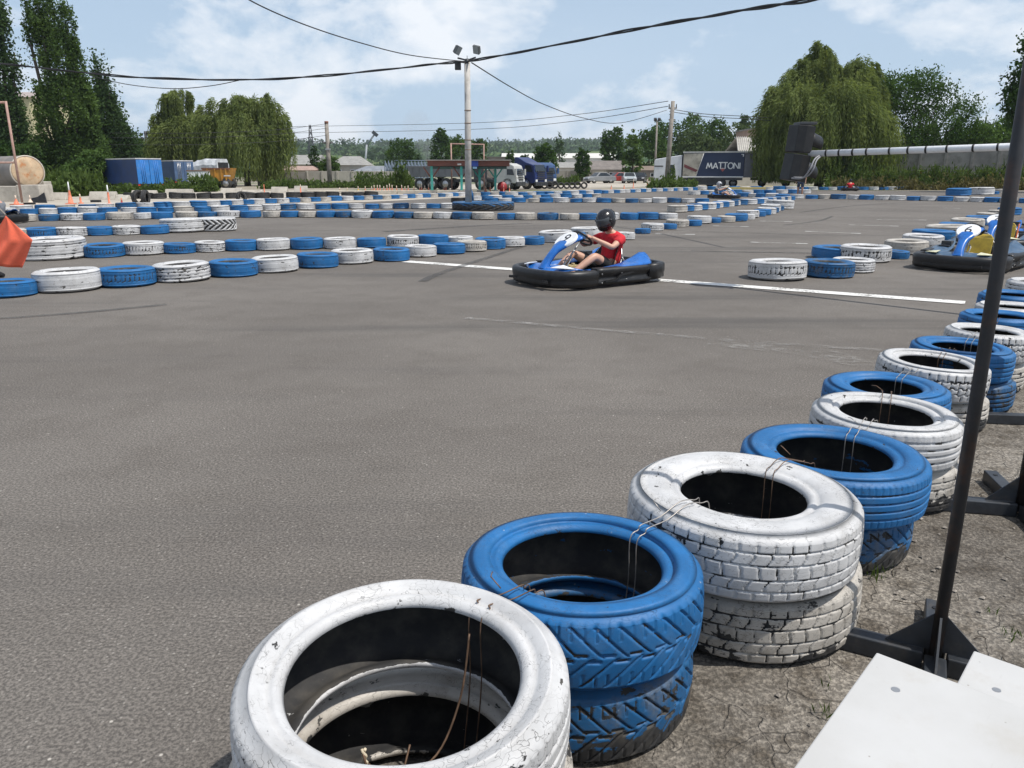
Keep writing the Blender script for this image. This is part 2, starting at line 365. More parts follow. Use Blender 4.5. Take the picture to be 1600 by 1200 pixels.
sheet('track', [(-60, -12), (40, -12), (48, 30), (48, 62), (20, 66), (-4, 62), (-9, 50), (-18, 36), (-60, 30)], -.004, ASPH, 'worn brown grey asphalt of the kart track')
# dirt verge right of the nearest tyre stacks
edge = [(-.4, -12), (-.25, .8), (.12, 1.62), (.62, 2.1), (1.0, 2.55), (1.45, 3.2), (1.9, 3.9), (2.5, 4.7), (3.2, 5.6), (4.2, 6.7), (5.5, 8.2), (9, 9.0), (30, 9.5), (30, -12)]
ed = [edge[0]]
for a, b_ in zip(edge[:-3], edge[1:-2]):
    for k in range(1, 9):
        t_ = k/8; ed.append((a[0]+(b_[0]-a[0])*t_+random.uniform(-.035, .035), a[1]+(b_[1]-a[1])*t_+random.uniform(-.03, .03)))
sheet('dirt_verge', ed+edge[-2:], .002, DIRT, 'trodden brown dirt beside the nearest tyre stacks')
CONC_GROUND = M('sandy_concrete_apron', (.40, .36, .30), .9, .22, .5, dirt=(.27, .24, .20), damt=.5)
p0, p1, p2, p3 = G(-260, 333), G(560, 316), G(640, 303), G(-260, 306)
sheet('apron', [p0[:2], p1[:2], (p1.x+6, p1.y+10), p2[:2], (p2.x-8, p2.y+12), (p3.x, p3.y+5)], 0.0, CONC_GROUND, 'pale sandy concrete apron behind the left tyre rows')
q0, q1, q2, q3 = G(800, 298), G(905, 293.5), G(1085, 291), G(1110, 284.5)
sheet('car_park', [(q0.x-6, q0.y+4), (q1.x, q1.y), (q2.x, q2.y), (q3.x+9, q3.y+12), (q1.x-4, q3.y+30), (q0.x-6, q0.y+24)], 0.0, CONC_GROUND, 'pale dusty yard where the cars are parked')
LINE = paint_line_mat('white_line_paint', (.66, .65, .62), .34, .46)
FADED = paint_line_mat('worn_away_line_paint', (.30, .285, .265), .36, .95, 9)
FADED2 = paint_line_mat('thin_grid_paint', (.58, .57, .54), .40, .52, 18)
SKID = paint_line_mat('tyre_rubber_streak', (.07, .067, .064), .02, 1.15, 4)
def strip(name, pts, w, z, mat, label):
    P = [Vector((p[0], p[1])) for p in pts]; mb = MB(); rows = []
    for i, p in enumerate(P):
        t = (P[min(i+1, len(P)-1)]-P[max(i-1, 0)]).normalized(); o = Vector((-t.y, t.x))*w/2
        rows.append([(p.x+o.x, p.y+o.y, z), (p.x-o.x, p.y-o.y, z)])
    mb.grid(rows, sm=False); o = mb.build(name, mat); return tag(o, label, None, None, 'structure')
strip('start_line', [G(634, 408.5), G(1508, 473)], .235, .003, LINE, 'broad white start line painted across the asphalt')
strip('faded_line', [G(728, 497), G(900, 512), G(1090, 528), G(1400, 549)], .10, .003, FADED, 'faint worn white line crossing the near asphalt')
strip('scuffed_line', [G(1110, 533), G(1250, 547), G(1420, 580)], .36, .003, paint_line_mat('scuffed_line_paint', (.33, .315, .29), .42, 1.0, 9), 'scuffed pale patch of old line paint near the stacks')
for i, (xa, xb, ya, yb) in enumerate([(1024, 1086, 365.5, 366.5), (1114, 1170, 353, 354.5), (1173, 1262, 378.5, 381), (1188, 1238, 345.5, 346.5), (1258, 1345, 361.5, 365), (1326, 1404, 351.5, 353.5), (1370, 1448, 343, 344), (1474, 1500, 325, 325.5)]):
    a, b_ = G(xa, ya), G(xb, yb); d = (b_-a).normalized()*.22
    strip('grid_marking', [a, b_], .05, .003, FADED2, 'thin white starting grid line on the asphalt')
    strip('grid_marking_end', [b_-d, b_], .10, .0042, LINE, 'brighter end of a starting grid line')
    strip('grid_marking_end', [a, a+d*.7], .085, .0042, LINE, 'brighter end of a starting grid line')
for pts, w in [([(0, 498), (120, 489), (260, 476)], .10), ([(760, 355), (900, 352), (1100, 362), (1330, 368)], .09), ([(1080, 392), (1330, 397), (1480, 401)], .12), ([(600, 362), (760, 352), (830, 349)], .3),
               ([(820, 384), (700, 423), (660, 440)], .13), ([(1250, 332), (1330, 322), (1420, 316)], .14), ([(1225, 352), (1280, 345), (1300, 338)], .12)]:
    c = catmull([G(*p) for p in pts], 6); strip('skid_mark', c, w, .0052, SKID, 'dark rubber skid mark left on the asphalt')
# hills: one sheet from the plain up to the ridge
HPROF = [(260, -.05), (450, .5), (600, 5), (800, 16), (1000, 27), (1200, 37), (1450, 48), (1700, 59), (2000, 62), (2600, 60)]
def hills():
    m, t, b = new_mat('hazy_green_fields'); q = NT(t); p = q.n('ShaderNodeNewGeometry').outputs['Position']
    mp = q.n('ShaderNodeMapping'); mp.inputs['Rotation'].default_value = (0, 0, .5); mp.inputs['Scale'].default_value = (.0035, .009, .012); q.l(p, mp.inputs[0])
    vn = q.n('ShaderNodeTexVoronoi', feature='F1'); vn.inputs['Scale'].default_value = 1; q.l(mp.outputs[0], vn.inputs[0])
    n1 = q.noise(p, .02, 6, .6); n2 = q.noise(p, .11, 4, .6); se = q.n('ShaderNodeSeparateColor'); q.l(vn.outputs['Color'], se.inputs[0])
    c = q.mix(se.outputs[0], (.09, .14, .045), (.20, .24, .11)); c = q.mix(q.step(se.outputs[1], .55, .75), c, (.03, .06, .02))
    c = q.mix(q.step(n1, .45, .6), c, (.035, .07, .025)); c = q.mix(q.math('MULTIPLY', n2, .5), c, (.03, .05, .018))
    q.l(c, b.inputs['Base Color']); b.inputs['Roughness'].default_value = 1; b.inputs['Specular IOR Level'].default_value = 0
    rows = []
    prof = HPROF
    for r, z in prof:
        row = []
        for k in range(-40, 41):
            a = k/40*.95; w = 1+.05*math.sin(a*7+1)+.03*math.sin(a*17+r*.004)
            row.append((r*math.sin(a)*1.1, r*math.cos(a), z*w+(2.2*math.sin(a*31+r*.01) if r > 500 else 0)))
        rows.append(row)
    mb = MB(); mb.grid(rows, sm=True); return tag(mb.build('hills', m), 'long green hills with fields and woods on the skyline', None, None, 'structure')
HILLS = hills()
# ================================================================ TYRES
def fr(x): return x-np.floor(x)
def groove(x, c, w): return np.clip(1.25-np.abs(x-c)/w, 0, 1)
def tr_rib(th, s, n=1):
    g = sum(groove(s, c, .055) for c in (-.62, -.2, .2, .62)); k = np.abs(s) > .66
    return np.clip(np.maximum(g, k*.45*groove(fr(th/(2*PI)*84), .5, .10)), 0, 1)
def tr_block(th, s):
    g = sum(groove(s, c, .032) for c in (-.72, -.27, .27, .72)); u = th/(2*PI)
    z = np.where(np.abs(s) < .27, u*46+.25*s, np.where(np.abs(s) < .72, u*46+.5+.15*np.sin(s*8), u*46+.2))
    return np.clip(np.maximum(g, groove(fr(z), .5, .05)), 0, 1)
def tr_winter(th, s):
    u = th/(2*PI); a = np.abs(s)
    z = u*34+np.where(s > 0, 0, .5)+1.15*a**.75+.3*a*a
    g = groove(fr(z), .5, .055+.04*a); zz = groove(s-.10*np.sign(np.sin(th*30)), 0, .06)
    sh = (a > .55)*.8*groove(fr(u*68+.3), .5, .07)
    pin = (a > .3)*(a < .5)*0
    return np.clip(np.maximum(np.maximum(g, zz), sh), 0, 1)
def tr_honey(th, s):
    u = th/(2*PI); g = groove(s-.09*np.sin(th*40), .0, .06)+groove(s-.07*np.sin(th*40+2), .5, .06)+groove(s+.07*np.sin(th*40), -.5, .06)
    z = u*40+np.where(np.abs(s) < .5, .5, 0); return np.clip(np.maximum(g, groove(fr(z), .5, .09)), 0, 1)
def tr_lug(th, s):
    u = th/(2*PI); z = u*20+np.where(s > 0, .5, 0)+1.0*np.abs(s); return np.clip(groove(fr(z), .5, .26)*1.2, 0, 1)
def tyre_mesh(name, D, Wd, rim, N, tread, depth=.008, nt_=40, base_paint=1.0, low=0.0, ridge=1.0, bead=1.0):
    R, rb, h = D/2, rim/2, Wd/2; sw = R-rb
    side = [(rb, .70), (rb+.004, .80), (rb+.013, .875), (rb+.022, .885), (rb+.030, .855-.02*ridge), (rb+.037, .90), (rb+.36*sw+.02, .985), (rb+.6*sw, 1.0), (R-.040, .955), (R-.020, .86), (R-.008, .76)]
    if sw > .11: side[6:8] = [(rb+.3*sw, .97), (rb+.45*sw, 1.0), (rb+.62*sw, .985), (rb+.78*sw, .94)]
    if bead < 1: side = [(rb, .40), (rb+.012, .58), (rb+.03, .72), (rb+.36*sw, .90), (rb+.52*sw, .98), (rb+.70*sw, 1.0), (R-.032, .95), (R-.014, .84), (R-.005, .74)]
    if nt_ < 12: side = [side[0], side[2], side[3 if bead < 1 else 6], side[5 if bead < 1 else 7], side[-3], side[-1]]
    inner = [(R-.012, 0), (R-.014, .45), (R-.034, .72), (rb+.45*sw, .84), (rb+.03, .76), (rb+.006, .66)]
    prof = [(r, z*h, 0, 9) for r, z in side]                                   # r, z, is tread, s
    for k in range(nt_+1):
        s = 1-2*k/nt_; prof.append((R-.0055*s*s-.002, s*.735*h, 1, s))
    prof += [(r, -z*h, 0, -9) for r, z in side[::-1]]
    prof += [(r, -z*h, 2, 0) for r, z in inner[::-1]] + [(r, z*h, 2, 0) for r, z in inner[1:]]
    P = np.array(prof, float); n = len(P); th = np.arange(N)*2*PI/N
    TH, SS = np.meshgrid(th, P[:, 3]); TR = np.repeat((P[:, 2] == 1)[:, None], N, 1)
    Gv = np.where(TR, tread(TH, np.clip(SS, -1, 1)), 0.0)
    lob = 1+.006*np.sin(2*TH+1.1)+.003*np.sin(5*TH)
    rr = P[:, 0:1]*lob - Gv*depth; zz = np.repeat(P[:, 1:2], N, 1)+h+.0015*np.sin(3*TH+.5)*(np.abs(P[:, 1:2])/h)
    co = np.stack([rr*np.cos(TH), rr*np.sin(TH), zz], -1).reshape(-1, 3)
    out_ = np.repeat((P[:, 2] != 2)[:, None], N, 1)
    pa = np.where(out_, base_paint-.62*Gv, 0.0); zf = zz/Wd
    if low > 0: pa = np.where(out_, pa-np.clip((low+.10*np.sin(TH*7)+.05*np.sin(TH*23)-zf)/.18, 0, 1)*.8, pa)
    pa[0, :] *= .75
    i, k = np.meshgrid(np.arange(n), np.arange(N), indexing='ij')
    a = i*N+k; b = i*N+(k+1) % N; c = ((i+1) % n)*N+(k+1) % N; d = ((i+1) % n)*N+k
    F = np.stack([a, b, c, d], -1).reshape(-1, 4)[:, ::-1]
    me = bpy.data.meshes.new(name); me.vertices.add(len(co)); me.vertices.foreach_set('co', co.ravel())
    me.loops.add(F.size); me.loops.foreach_set('vertex_index', F.ravel().astype(np.int32))
    me.polygons.add(len(F)); me.polygons.foreach_set('loop_start', np.arange(0, F.size, 4, dtype=np.int32))
    me.polygons.foreach_set('use_smooth', np.ones(len(F), bool))
    me.update(calc_edges=True); at_ = me.attributes.new('paint', 'FLOAT', 'POINT'); at_.data.foreach_set('value', pa.ravel().astype(np.float32))
    me.materials.append(T_WHITE); return me
def tyre(me, mat, loc, rz=0, sc=1.0, tilt=(0, 0), label=None, group=None, name='tyre', szz=1.0):
    o = bpy.data.objects.new(name, me); COL.objects.link(o); o.location = loc; o.rotation_euler = (tilt[0], tilt[1], rz); o.scale = (sc, sc, sc*szz)
    o.material_slots[0].link = 'OBJECT'; o.material_slots[0].material = mat
    return tag(o, label, 'tyre', group)
ONES = ['zeroth', 'first', 'second', 'third', 'fourth', 'fifth', 'sixth', 'seventh', 'eighth', 'ninth', 'tenth', 'eleventh', 'twelfth', 'thirteenth', 'fourteenth', 'fifteenth', 'sixteenth', 'seventeenth', 'eighteenth', 'nineteenth']
TENS = {2: ('twenty', 'twentieth'), 3: ('thirty', 'thirtieth'), 4: ('forty', 'fortieth'), 5: ('fifty', 'fiftieth'), 6: ('sixty', 'sixtieth')}
def nth(i):
    if i < 20: return ONES[i]
    a, b = divmod(i, 10); return TENS[a][1] if b == 0 else TENS[a][0]+'-'+ONES[b]
# ---- the nearest stacks, two tyres each, each one modelled with its own tread
G_NEAR = 'two high stacks of tyres edging the asphalt'
#        px    py   w     D    rim  W    tread            tilt            lower tread
STK = [('white', -.214, 1.328, .659, .454, .222, tr_rib, (.075, .01), tr_rib), ('blue', .182, 1.832, .635, .412, .204, tr_winter, (.02, .0), tr_winter), ('white', .718, 2.235, .712, .38, .218, tr_block, (.01, .0), tr_block),
       ('blue', 1.198, 2.715, .67, .402, .192, tr_rib, (.01, .01), tr_winter), ('white', 1.618, 3.205, .612, .37, .192, tr_rib, (.02, .02), tr_block), ('blue', 1.88, 3.745, .598, .33, .178, tr_rib, (.01, .0), tr_rib),
       ('white', 2.34, 4.19, .577, .35, .182, tr_honey, (.03, .05), tr_rib), ('blue', 2.73, 4.59, .575, .33, .182, tr_rib, (.02, .03), tr_rib), ('white', 3.14, 5.01, .525, .33, .188, tr_honey, (.0, .04), tr_rib),
       ('blue', 3.557, 5.558, .545, .35, .19, tr_rib, (.0, .03), tr_rib), ('white', 3.93, 6.01, .535, .34, .185, tr_rib, (.0, .03), tr_rib), ('blue', 4.32, 6.618, .55, .35, .19, tr_rib, (0, 0), tr_rib), ('white', 5.086, 7.443, .56, .35, .19, tr_block, (0, 0), tr_rib)]
STKP = []
for i, (cn, cx_, cy_, D, rim, Wd, tr, tilt, tr2) in enumerate(STK):
    c = Vector((cx_, cy_, 0))
    N, k = (560, 64) if i < 4 else ((300, 34) if i < 9 else (160, 22))
    up = tyre_mesh('upper_tyre_mesh', D, Wd, rim, N, tr, .007, k, 1.0, 0, 1.0 if i < 2 else .3)
    D2 = D*random.uniform(.97, 1.03) if i else D*1.10
    lo = tyre_mesh('lower_tyre_mesh', D2, Wd, rim*random.uniform(.96, 1.02), N, tr2, .008, k, .84, .46 if i in (1, 3, 4, 6) else .2, .6)
    mu, ml = (T_WHITE, T_WHITE_OLD) if cn == 'white' else (T_BLUE, T_BLUE_OLD)
    off = {0: (-.015, .02), 1: (-.005, .01), 2: (.035, .05), 3: (.0, .06), 4: (.05, .04), 6: (.06, .05), 7: (.05, .03)}.get(i, (random.uniform(-.02, .02), random.uniform(-.02, .02)))
    where = ('nearest stack' if i == 0 else '%s nearest stack beside the asphalt' % nth(i+1))
    tyre(lo, ml, (c.x+off[0], c.y+off[1], 0), random.random()*6, label='dirty %s tyre at the bottom of the %s' % (cn, where), group=G_NEAR)
    tyre(up, mu, (c.x, c.y, Wd+.004+abs(tilt[1])*.22+abs(tilt[0])*.1), random.random()*6 if not tilt[1] else 0, tilt=tilt, label='%s painted tyre on top of the %s' % (cn, where), group=G_NEAR)
    STKP.append((c, D, rim, Wd))
# wire ties binding neighbouring top tyres
RUSTWIRE = M('rusty_tie_wire', (.16, .10, .065), .6, .4, 30, metal=.4); GALV = M('grey_tie_wire', (.36, .33, .30), .45, .3, 30, metal=.6)
def wire_between(i):
    (a, Da, ra, Wa), (b, Db, rb_, Wb) = STKP[i], STKP[i+1]; d = Vector((b.x-a.x, b.y-a.y, 0)); L = d.length; u = d/L; s = Vector((-u.y, u.x, 0)); mb = MB()
    for k in (-1, 1):
        o = s*(.016*k+random.uniform(-.006, .006)); za, zb = 2*Wa+.008, 2*Wb+.008
        ia = a+u*(ra/2-.012)+o; ib = b-u*(rb_/2-.012)+o*1.4; mid = a+u*(L*Da/(Da+Db))+o
        pts = [ia+Vector((0, 0, .07))-u*.03, ia+Vector((0, 0, za*.62)), ia+u*.0+Vector((0, 0, za-.02)), a+u*(ra/2+.02)+o+Vector((0, 0, za)), mid-u*.08+Vector((0, 0, za+.012)), mid+Vector((0, 0, max(za, zb)-.012)), mid+u*.08+Vector((0, 0, zb+.012)), b-u*(rb_/2+.02)+o+Vector((0, 0, zb)), ib+Vector((0, 0, zb-.02)), ib+Vector((0, 0, zb*.55)), ib+Vector((.01, .0, .08))+u*.04]
        mb.tube(catmull(pts, 5), .0017, 5)
    e = mid+Vector((0, 0, max(za, zb)+.004)); mb.tube([e, e+s*.03+Vector((0, 0, .02)), e+s*.05+u*.03+Vector((0, 0, .012))], .0016, 5)
    o = mb.build('tie_wire', GALV if i % 2 else RUSTWIRE); n = nth(i+1)
    tag(o, 'thin doubled wire binding the %s and %s nearest tyre stacks together' % (n if i else 'first', nth(i+2)), 'wire', 'tie wires between the near stacks')
for i in range(9): wire_between(i)
a = STKP[0][0]; mb = MB()
mb.tube(catmull([a+Vector((.12, .17, .40)), a+Vector((.10, .14, .26)), a+Vector((.05, .08, .16)), a+Vector((-.03, .04, .14)), a+Vector((-.09, .05, .16)), a+Vector((-.10, .04, .20)), a+Vector((-.07, .0, .12)), a+Vector((-.02, -.06, .03))], 6), .0026, 6)
mb.tube(catmull([a+Vector((-.01, .10, .17)), a+Vector((-.03, .03, .10)), a+Vector((-.05, -.06, .03))], 6), .0024, 6)
tag(mb.build('rusty_wire', RUSTWIRE), 'rusty bent wire hanging inside the nearest white tyre', 'wire')
CORD = M('white_twisted_cord', (.62, .54, .40), .8, .2, 40); mb = MB()
for k in range(2):
    mb.tube([a+Vector((-.100+.0035*math.cos(j*.9+k*PI)+.0006*j, .045+.0035*math.sin(j*.9+k*PI)-.0012*j, .205-.0038*j)) for j in range(40)], .0034, 6)
tag(mb.build('twisted_cord', CORD), 'short twisted white cord hanging from the rusty wire in the nearest tyre', 'cord')
# ---- tyres lying flat on the track
BASE_D, BASE_W = .64, .195
FAR = [tyre_mesh('track_tyre_mesh', BASE_D, BASE_W, .345, 96, tr_rib, .008, 14, .96, .04, 1, .5), tyre_mesh('track_tyre_mesh', BASE_D, BASE_W, .33, 120, tr_block, .008, 14, .94, .06, 1, .5), tyre_mesh('track_tyre_mesh', BASE_D, BASE_W, .36, 120, tr_honey, .008, 14, .96, .03, 1, .5)]
TINY = [tyre_mesh('small_track_tyre_mesh', BASE_D, BASE_W, .345, 32, tr_rib, 0, 4, .96, .04, 1, .5)]
TRUCK = tyre_mesh('truck_tyre_mesh', 1.0, .30, .50, 140, tr_rib, .012, 16, .95, .04, 1, .5)
LUG = tyre_mesh('tractor_tyre_mesh', 1.0, .34, .56, 200, tr_lug, .03, 18, 1.0, .02)
FARTHEST = []                                              # the smallest tyres, past the three hundred that show largest
def put_row(items, phrase, group):
    """items: (centre, D, colour, mesh or None, sz)"""
    if group == 'stuff': FARTHEST.extend(items); return
    for k, (c, D, cn, me, szz) in enumerate(sorted(items, key=lambda it: it[0].x/it[0].y)):
        mat = (T_WHITE if random.random() < .75 else T_WHITE_OLD) if cn == 'white' else (T_BLUE if random.random() < .8 else T_BLUE_OLD)
        if me is None: me = (FAR[0] if c.y < 26 and random.random() < .4 else FAR[random.randrange(3)]) if c.y < 27 else TINY[0]
        base = 1.0 if me in (TRUCK, LUG) else BASE_D
        tyre(me, mat, (c.x, c.y, 0), random.random()*6, D/base, (random.uniform(-.03, .03), random.uniform(-.03, .03)),
             '%s tyre, %s from left in the %s' % (cn, nth(k+1), phrase), group, szz=szz*random.uniform(.97, 1.07))
def explicit(lst):
    r = []
    for it in lst:
        px, py, w, cn = it[:4]; me = it[4] if len(it) > 4 else None; szz = it[5] if len(it) > 5 else 1.0; g = G(px, py); dv = Vector((g.x, g.y)).normalized()
        tcam = g.y*CP+CAMH*SP; D = w*tcam/(FPX-.47*w)
        r.append((Vector((g.x+dv.x*D*.49, g.y+dv.y*D*.49, 0)), D, {'w': 'white', 'b': 'blue'}[cn], me, szz))
    return r
def fill(pts, D, first, jit=.04, gap=.985, pat=None):
    P = []
    for px, py in pts:
        g = G(px, py); dv = Vector((g.x, g.y)).normalized(); P.append(Vector((g.x+dv.x*D*.48, g.y+dv.y*D*.48)))
    seg = [(P[i+1]-P[i]).length for i in range(len(P)-1)]; tot = sum(seg); r = []; s = 0; k = 0; cur = first
    while s <= tot:
        q = s; i = 0
        while i < len(seg)-1 and q > seg[i]: q -= seg[i]; i += 1
        p = P[i]+(P[i+1]-P[i])*(q/seg[i]); d = D*random.uniform(.88, 1.09)
        r.append((Vector((p.x+random.uniform(-jit, jit), p.y+random.uniform(-jit, jit), 0)), d, {'w': 'white', 'b': 'blue'}[cur], None, 1.0))
        if random.random() > .05: cur = 'w' if cur == 'b' else 'b'
        s += d*gap; k += 1
    return r
gA = 'low front tyre row left of the red driver'
rowA = explicit([(16, 466, 78, 'b'), (109, 458, 97, 'w'), (200, 450, 86, 'b'), (286, 442, 85, 'w'), (366, 434, 75, 'b'), (431, 427, 72, 'w'), (497, 420, 64, 'b'), (551, 413.5, 66, 'w'), (612, 409, 58, 'b'), (657, 402.5, 51, 'w'), (702, 398, 51, 'b'), (737, 394, 48, 'w'), (766, 390, 49, 'b'), (797, 386.5, 47, 'w'), (833, 383, 36, 'b'), (868, 379.5, 54, 'w'), (898, 375, 34, 'b'), (916, 373, 50, 'w')])
put_row(rowA, 'row of the front left barrier', 'tyres of the front left barrier')
put_row(explicit([(975, 375, 34, 'w'), (1004, 365.5, 25, 'b'), (1019, 361, 36, 'w'), (1044, 358.5, 27, 'b'), (1058, 355, 36, 'w'), (1083, 353.5, 27, 'b'), (1092, 350, 38, 'w'), (1114, 348.5, 25, 'b'), (1134, 347.5, 29, 'w'), (1150, 346, 36, 'b'), (1166, 343.5, 26, 'w'), (1168, 340.5, 35, 'w'), (1183, 338.5, 26, 'b'), (1191, 336.5, 27, 'b'), (1197, 334.5, 30, 'w'), (1204, 332.5, 25, 'b'), (1203, 330.5, 32, 'w'), (1213, 329, 23, 'b'), (1218, 327, 42, 'w', TRUCK)]), 'barrier leading away behind the red driver', 'tyres of the barrier behind the red driver')
put_row(explicit([(83, 407.5, 99, 'w', TRUCK), (164, 403, 62, 'b'), (226, 399.5, 62, 'w'), (281, 397, 49, 'b'), (329, 394.5, 47, 'w'), (378, 393, 50, 'b'), (428, 392, 52, 'w'), (480, 390.5, 51, 'b'), (532, 389.5, 51, 'w'), (581, 388, 46, 'b'), (630, 386.5, 50, 'w'), (677, 385, 49, 'b'), (719, 383.5, 42, 'w')]), 'barrier row behind the front left row', 'tyres of the second barrier on the left')
put_row(explicit([(22, 373.5, 46, 'w'), (66, 372, 46, 'b'), (113, 370.5, 46, 'w'), (157, 368.5, 42, 'b'), (199, 367.5, 42, 'w'), (243, 366.5, 42, 'b'), (287, 364, 67, 'w', TRUCK)]), 'short row right of the orange flag', 'tyres of the short row by the flag')
tyre(LUG, T_WHITE, (*explicit([(340, 361.5, 48, 'w')])[0][0][:2], 0), .4, .93, label='black and white lugged tractor tyre ending the short row by the flag', group=None)
mb = MB(); c_ = explicit([(340, 361.5, 48, 'w')])[0][0]
D_ = fill([(40, 346.5), (300, 341.5), (420, 340), (520, 340), (620, 341.5), (760, 343.5), (900, 344), (1052, 343.5)], .66, 'w')
put_row(D_, 'long middle barrier behind the red driver', 'tyres of the long middle barrier')
put_row(fill([(1060, 332), (1105, 327), (1148, 321), (1180, 319), (1232, 313)], .74, 'w'), 'barrier turning away right of the driver', 'tyres of the turning barrier')
put_row(fill([(8, 336), (120, 334), (240, 333), (340, 331.5), (440, 328), (560, 326.5), (700, 326)], .66, 'w'), 'third row from the back at left', 'tyres of the third row from the back')
put_row(fill([(34, 331), (180, 327.5), (300, 324), (400, 319), (500, 315), (600, 311.5), (735, 306), (800, 305)], .72, 'w'), 'rear barrier in front of the marker posts', 'tyres of the rear barrier')
put_row(fill([(800, 306.5), (880, 304.5), (960, 302), (1010, 300), (1085, 297.5)], .80, 'w'), 'far barrier in front of the parked cars', 'stuff')
put_row(fill([(768, 316.5), (850, 316.5), (960, 317), (1060, 317), (1108, 317.5)], .68, 'b'), 'barrier right of the tall lamp pole', 'tyres of the barrier right of the pole')
put_row(fill([(742, 313.5), (790, 312), (860, 310), (938, 308.5)], .74, 'w'), 'short row just behind the lamp pole', 'tyres of the short row behind the pole')
put_row(fill([(1222, 310.5), (1300, 311), (1400, 313), (1500, 315), (1620, 318)], .76, 'b'), 'row across the right straight', 'tyres of the row across the right straight')
put_row(fill([(1270, 297), (1380, 297), (1480, 296.5)], .86, 'w'), 'far right row below the weedy wall', 'stuff')
put_row(explicit([(1496, 295.5, 28, 'w'), (1522, 295.5, 27, 'b'), (1548, 295.5, 27, 'w'), (1570, 294.5, 20, 'b')]), 'raised group at the far right wall', 'tyres at the far right wall')
put_row(explicit([(1497, 306, 36, 'b'), (1532, 305, 37, 'w'), (1553, 303.5, 14, 'b'), (1562, 301.5, 18, 'w')]), 'short block on the right straight', 'tyres of the block on the right straight')
put_row(fill([(1096, 296.5), (1268, 297)], .95, 'w'), 'back row below the lorry trailer', 'stuff')
put_row(fill([(1085, 304.5), (1150, 303), (1262, 302.5)], .86, 'w'), 'row behind the distant white kart', 'stuff')
put_row(fill([(1162, 307.5), (1222, 309.5)], .72, 'b'), 'short row right of the distant white kart', 'tyres right of the distant kart')
put_row(explicit([(1213, 440, 88, 'w'), (1292, 435.5, 78, 'b'), (1331, 427, 64, 'w')]), 'front trio beside the start line', 'tyres at the start line')
put_row(explicit([(1310, 407, 82, 'b', None, .66), (1350, 411, 76, 'w'), (1399, 405, 39, 'b'), (1414, 398, 64, 'w'), (1440, 388, 60, 'w'), (1456, 381, 62, 'b'), (1478, 374, 62, 'w'), (1492, 365, 50, 'b'), (1510, 358, 48, 'w'), (1530, 352, 42, 'b'), (1546, 346, 40, 'w'), (1562, 341, 36, 'w'), (1576, 336, 34, 'b')]), 'barrier beside the parked karts', 'tyres beside the parked karts')
def farthest():
    src = TINY[0]; n = len(src.vertices); co = np.empty(n*3); src.vertices.foreach_get('co', co); co = co.reshape(-1, 3); pa = np.empty(n); src.attributes['paint'].data.foreach_get('value', pa)
    F = np.array([p.vertices[:] for p in src.polygons]); V_, F_, P_, M_ = [], [], [], []
    for k, (c, D, cn, me, szz) in enumerate(FARTHEST):
        a = random.random()*6; s = D/BASE_D; r = np.array([[math.cos(a), -math.sin(a), 0], [math.sin(a), math.cos(a), 0], [0, 0, 1]]); V_.append(co @ r.T*s+np.array([c.x, c.y, 0])); F_.append(F+k*n); P_.append(pa); M_ += [0 if cn == 'white' else 1]*len(F)
    me = bpy.data.meshes.new('far_tyre_barriers'); me.from_pydata(np.concatenate(V_).tolist(), [], np.concatenate(F_).tolist()); me.attributes.new('paint', 'FLOAT', 'POINT').data.foreach_set('value', np.concatenate(P_).astype(np.float32))
    me.materials.append(T_WHITE); me.materials.append(T_BLUE); me.polygons.foreach_set('material_index', M_); me.polygons.foreach_set('use_smooth', [True]*len(M_))
    tag(link('far_tyre_barriers', me, T_WHITE), 'farthest low rows of blue and white tyres along the back of the track', 'tyres', None, 'stuff')
farthest()
# big earthmover tyre around the lamp pole
def big_tyre():
    g = G(755, 329.5); dv = Vector((g.x, g.y)).normalized(); D = 2.42; c = Vector((g.x+dv.x*D*.47, g.y+dv.y*D*.47, 0))
    me = tyre_mesh('earthmover_tyre_mesh', D, .30, 1.5, 120, tr_lug, .03, 14, 1.0, .72)
    o = tyre(me, T_BLUE_OLD, c, 0, label='huge flat tyre with blue top and black sides around the lamp pole', name='earthmover_tyre'); return c
BIG = big_tyre()
p_ = explicit([(722, 318, 30, 'b')])[0][0]
tyre(TINY[0], T_BLACK, (p_.x-.15, p_.y+.3, 0), 0, 1.25, label='bare black tyre lying flat just left of the lamp pole')
tyre(FAR[0], T_BLUE, (p_.x+.25, p_.y+.1, .36), .3, 1.1, (.0, 1.35), label='blue tyre standing upright against the lamp pole')
# bare black tyres
def blacks():
    for k, it in enumerate(fill([(204, 311), (330, 310.5), (420, 310), (590, 308)], .78, 'w', .12, 1.02)):
        tyre(TINY[0], T_BLACK, (it[0].x, it[0].y, 0), random.random(), .78/.64*random.uniform(.92, 1.1), (random.uniform(-.05, .05), random.uniform(-.1, .1)), 'bare black tyre, %s from left in the row behind the painted tyres' % nth(k+1), 'bare black tyres behind the left rows', szz=1.3)
    for k, px in enumerate([843, 851, 859, 867, 876, 885, 894, 902, 912]):
        g = G(px, 295.2); D = random.uniform(.55, .66)
        tyre(TINY[0], T_BLACK, (g.x, g.y+random.uniform(-.1, .1), D*.47), random.uniform(-.2, .2), D/.64, (PI/2-.25, 0), 'black tyre leaning upright, %s from left in the row by the blue cab' % nth(k+1), 'upright black tyres by the blue cab', szz=1.2)
    for k, px in enumerate((215.5, 225)):
        g = G(px, 321); tyre(TINY[0], T_BLACK, (g.x, g.y, .33), 1.15+.5*k, 1.05, (PI/2, 0), '%s of two thin black tyres standing upright behind the left rows' % ('left' if k == 0 else 'right'), 'upright pair of black tyres')
    g = G(376, 318); tyre(TINY[0], T_BLACK, (g.x, g.y, .27), 1.0, .85, (PI/2-.25, 0), 'fat black tyre standing upright between the pale apron and tyre rows', None)
blacks()
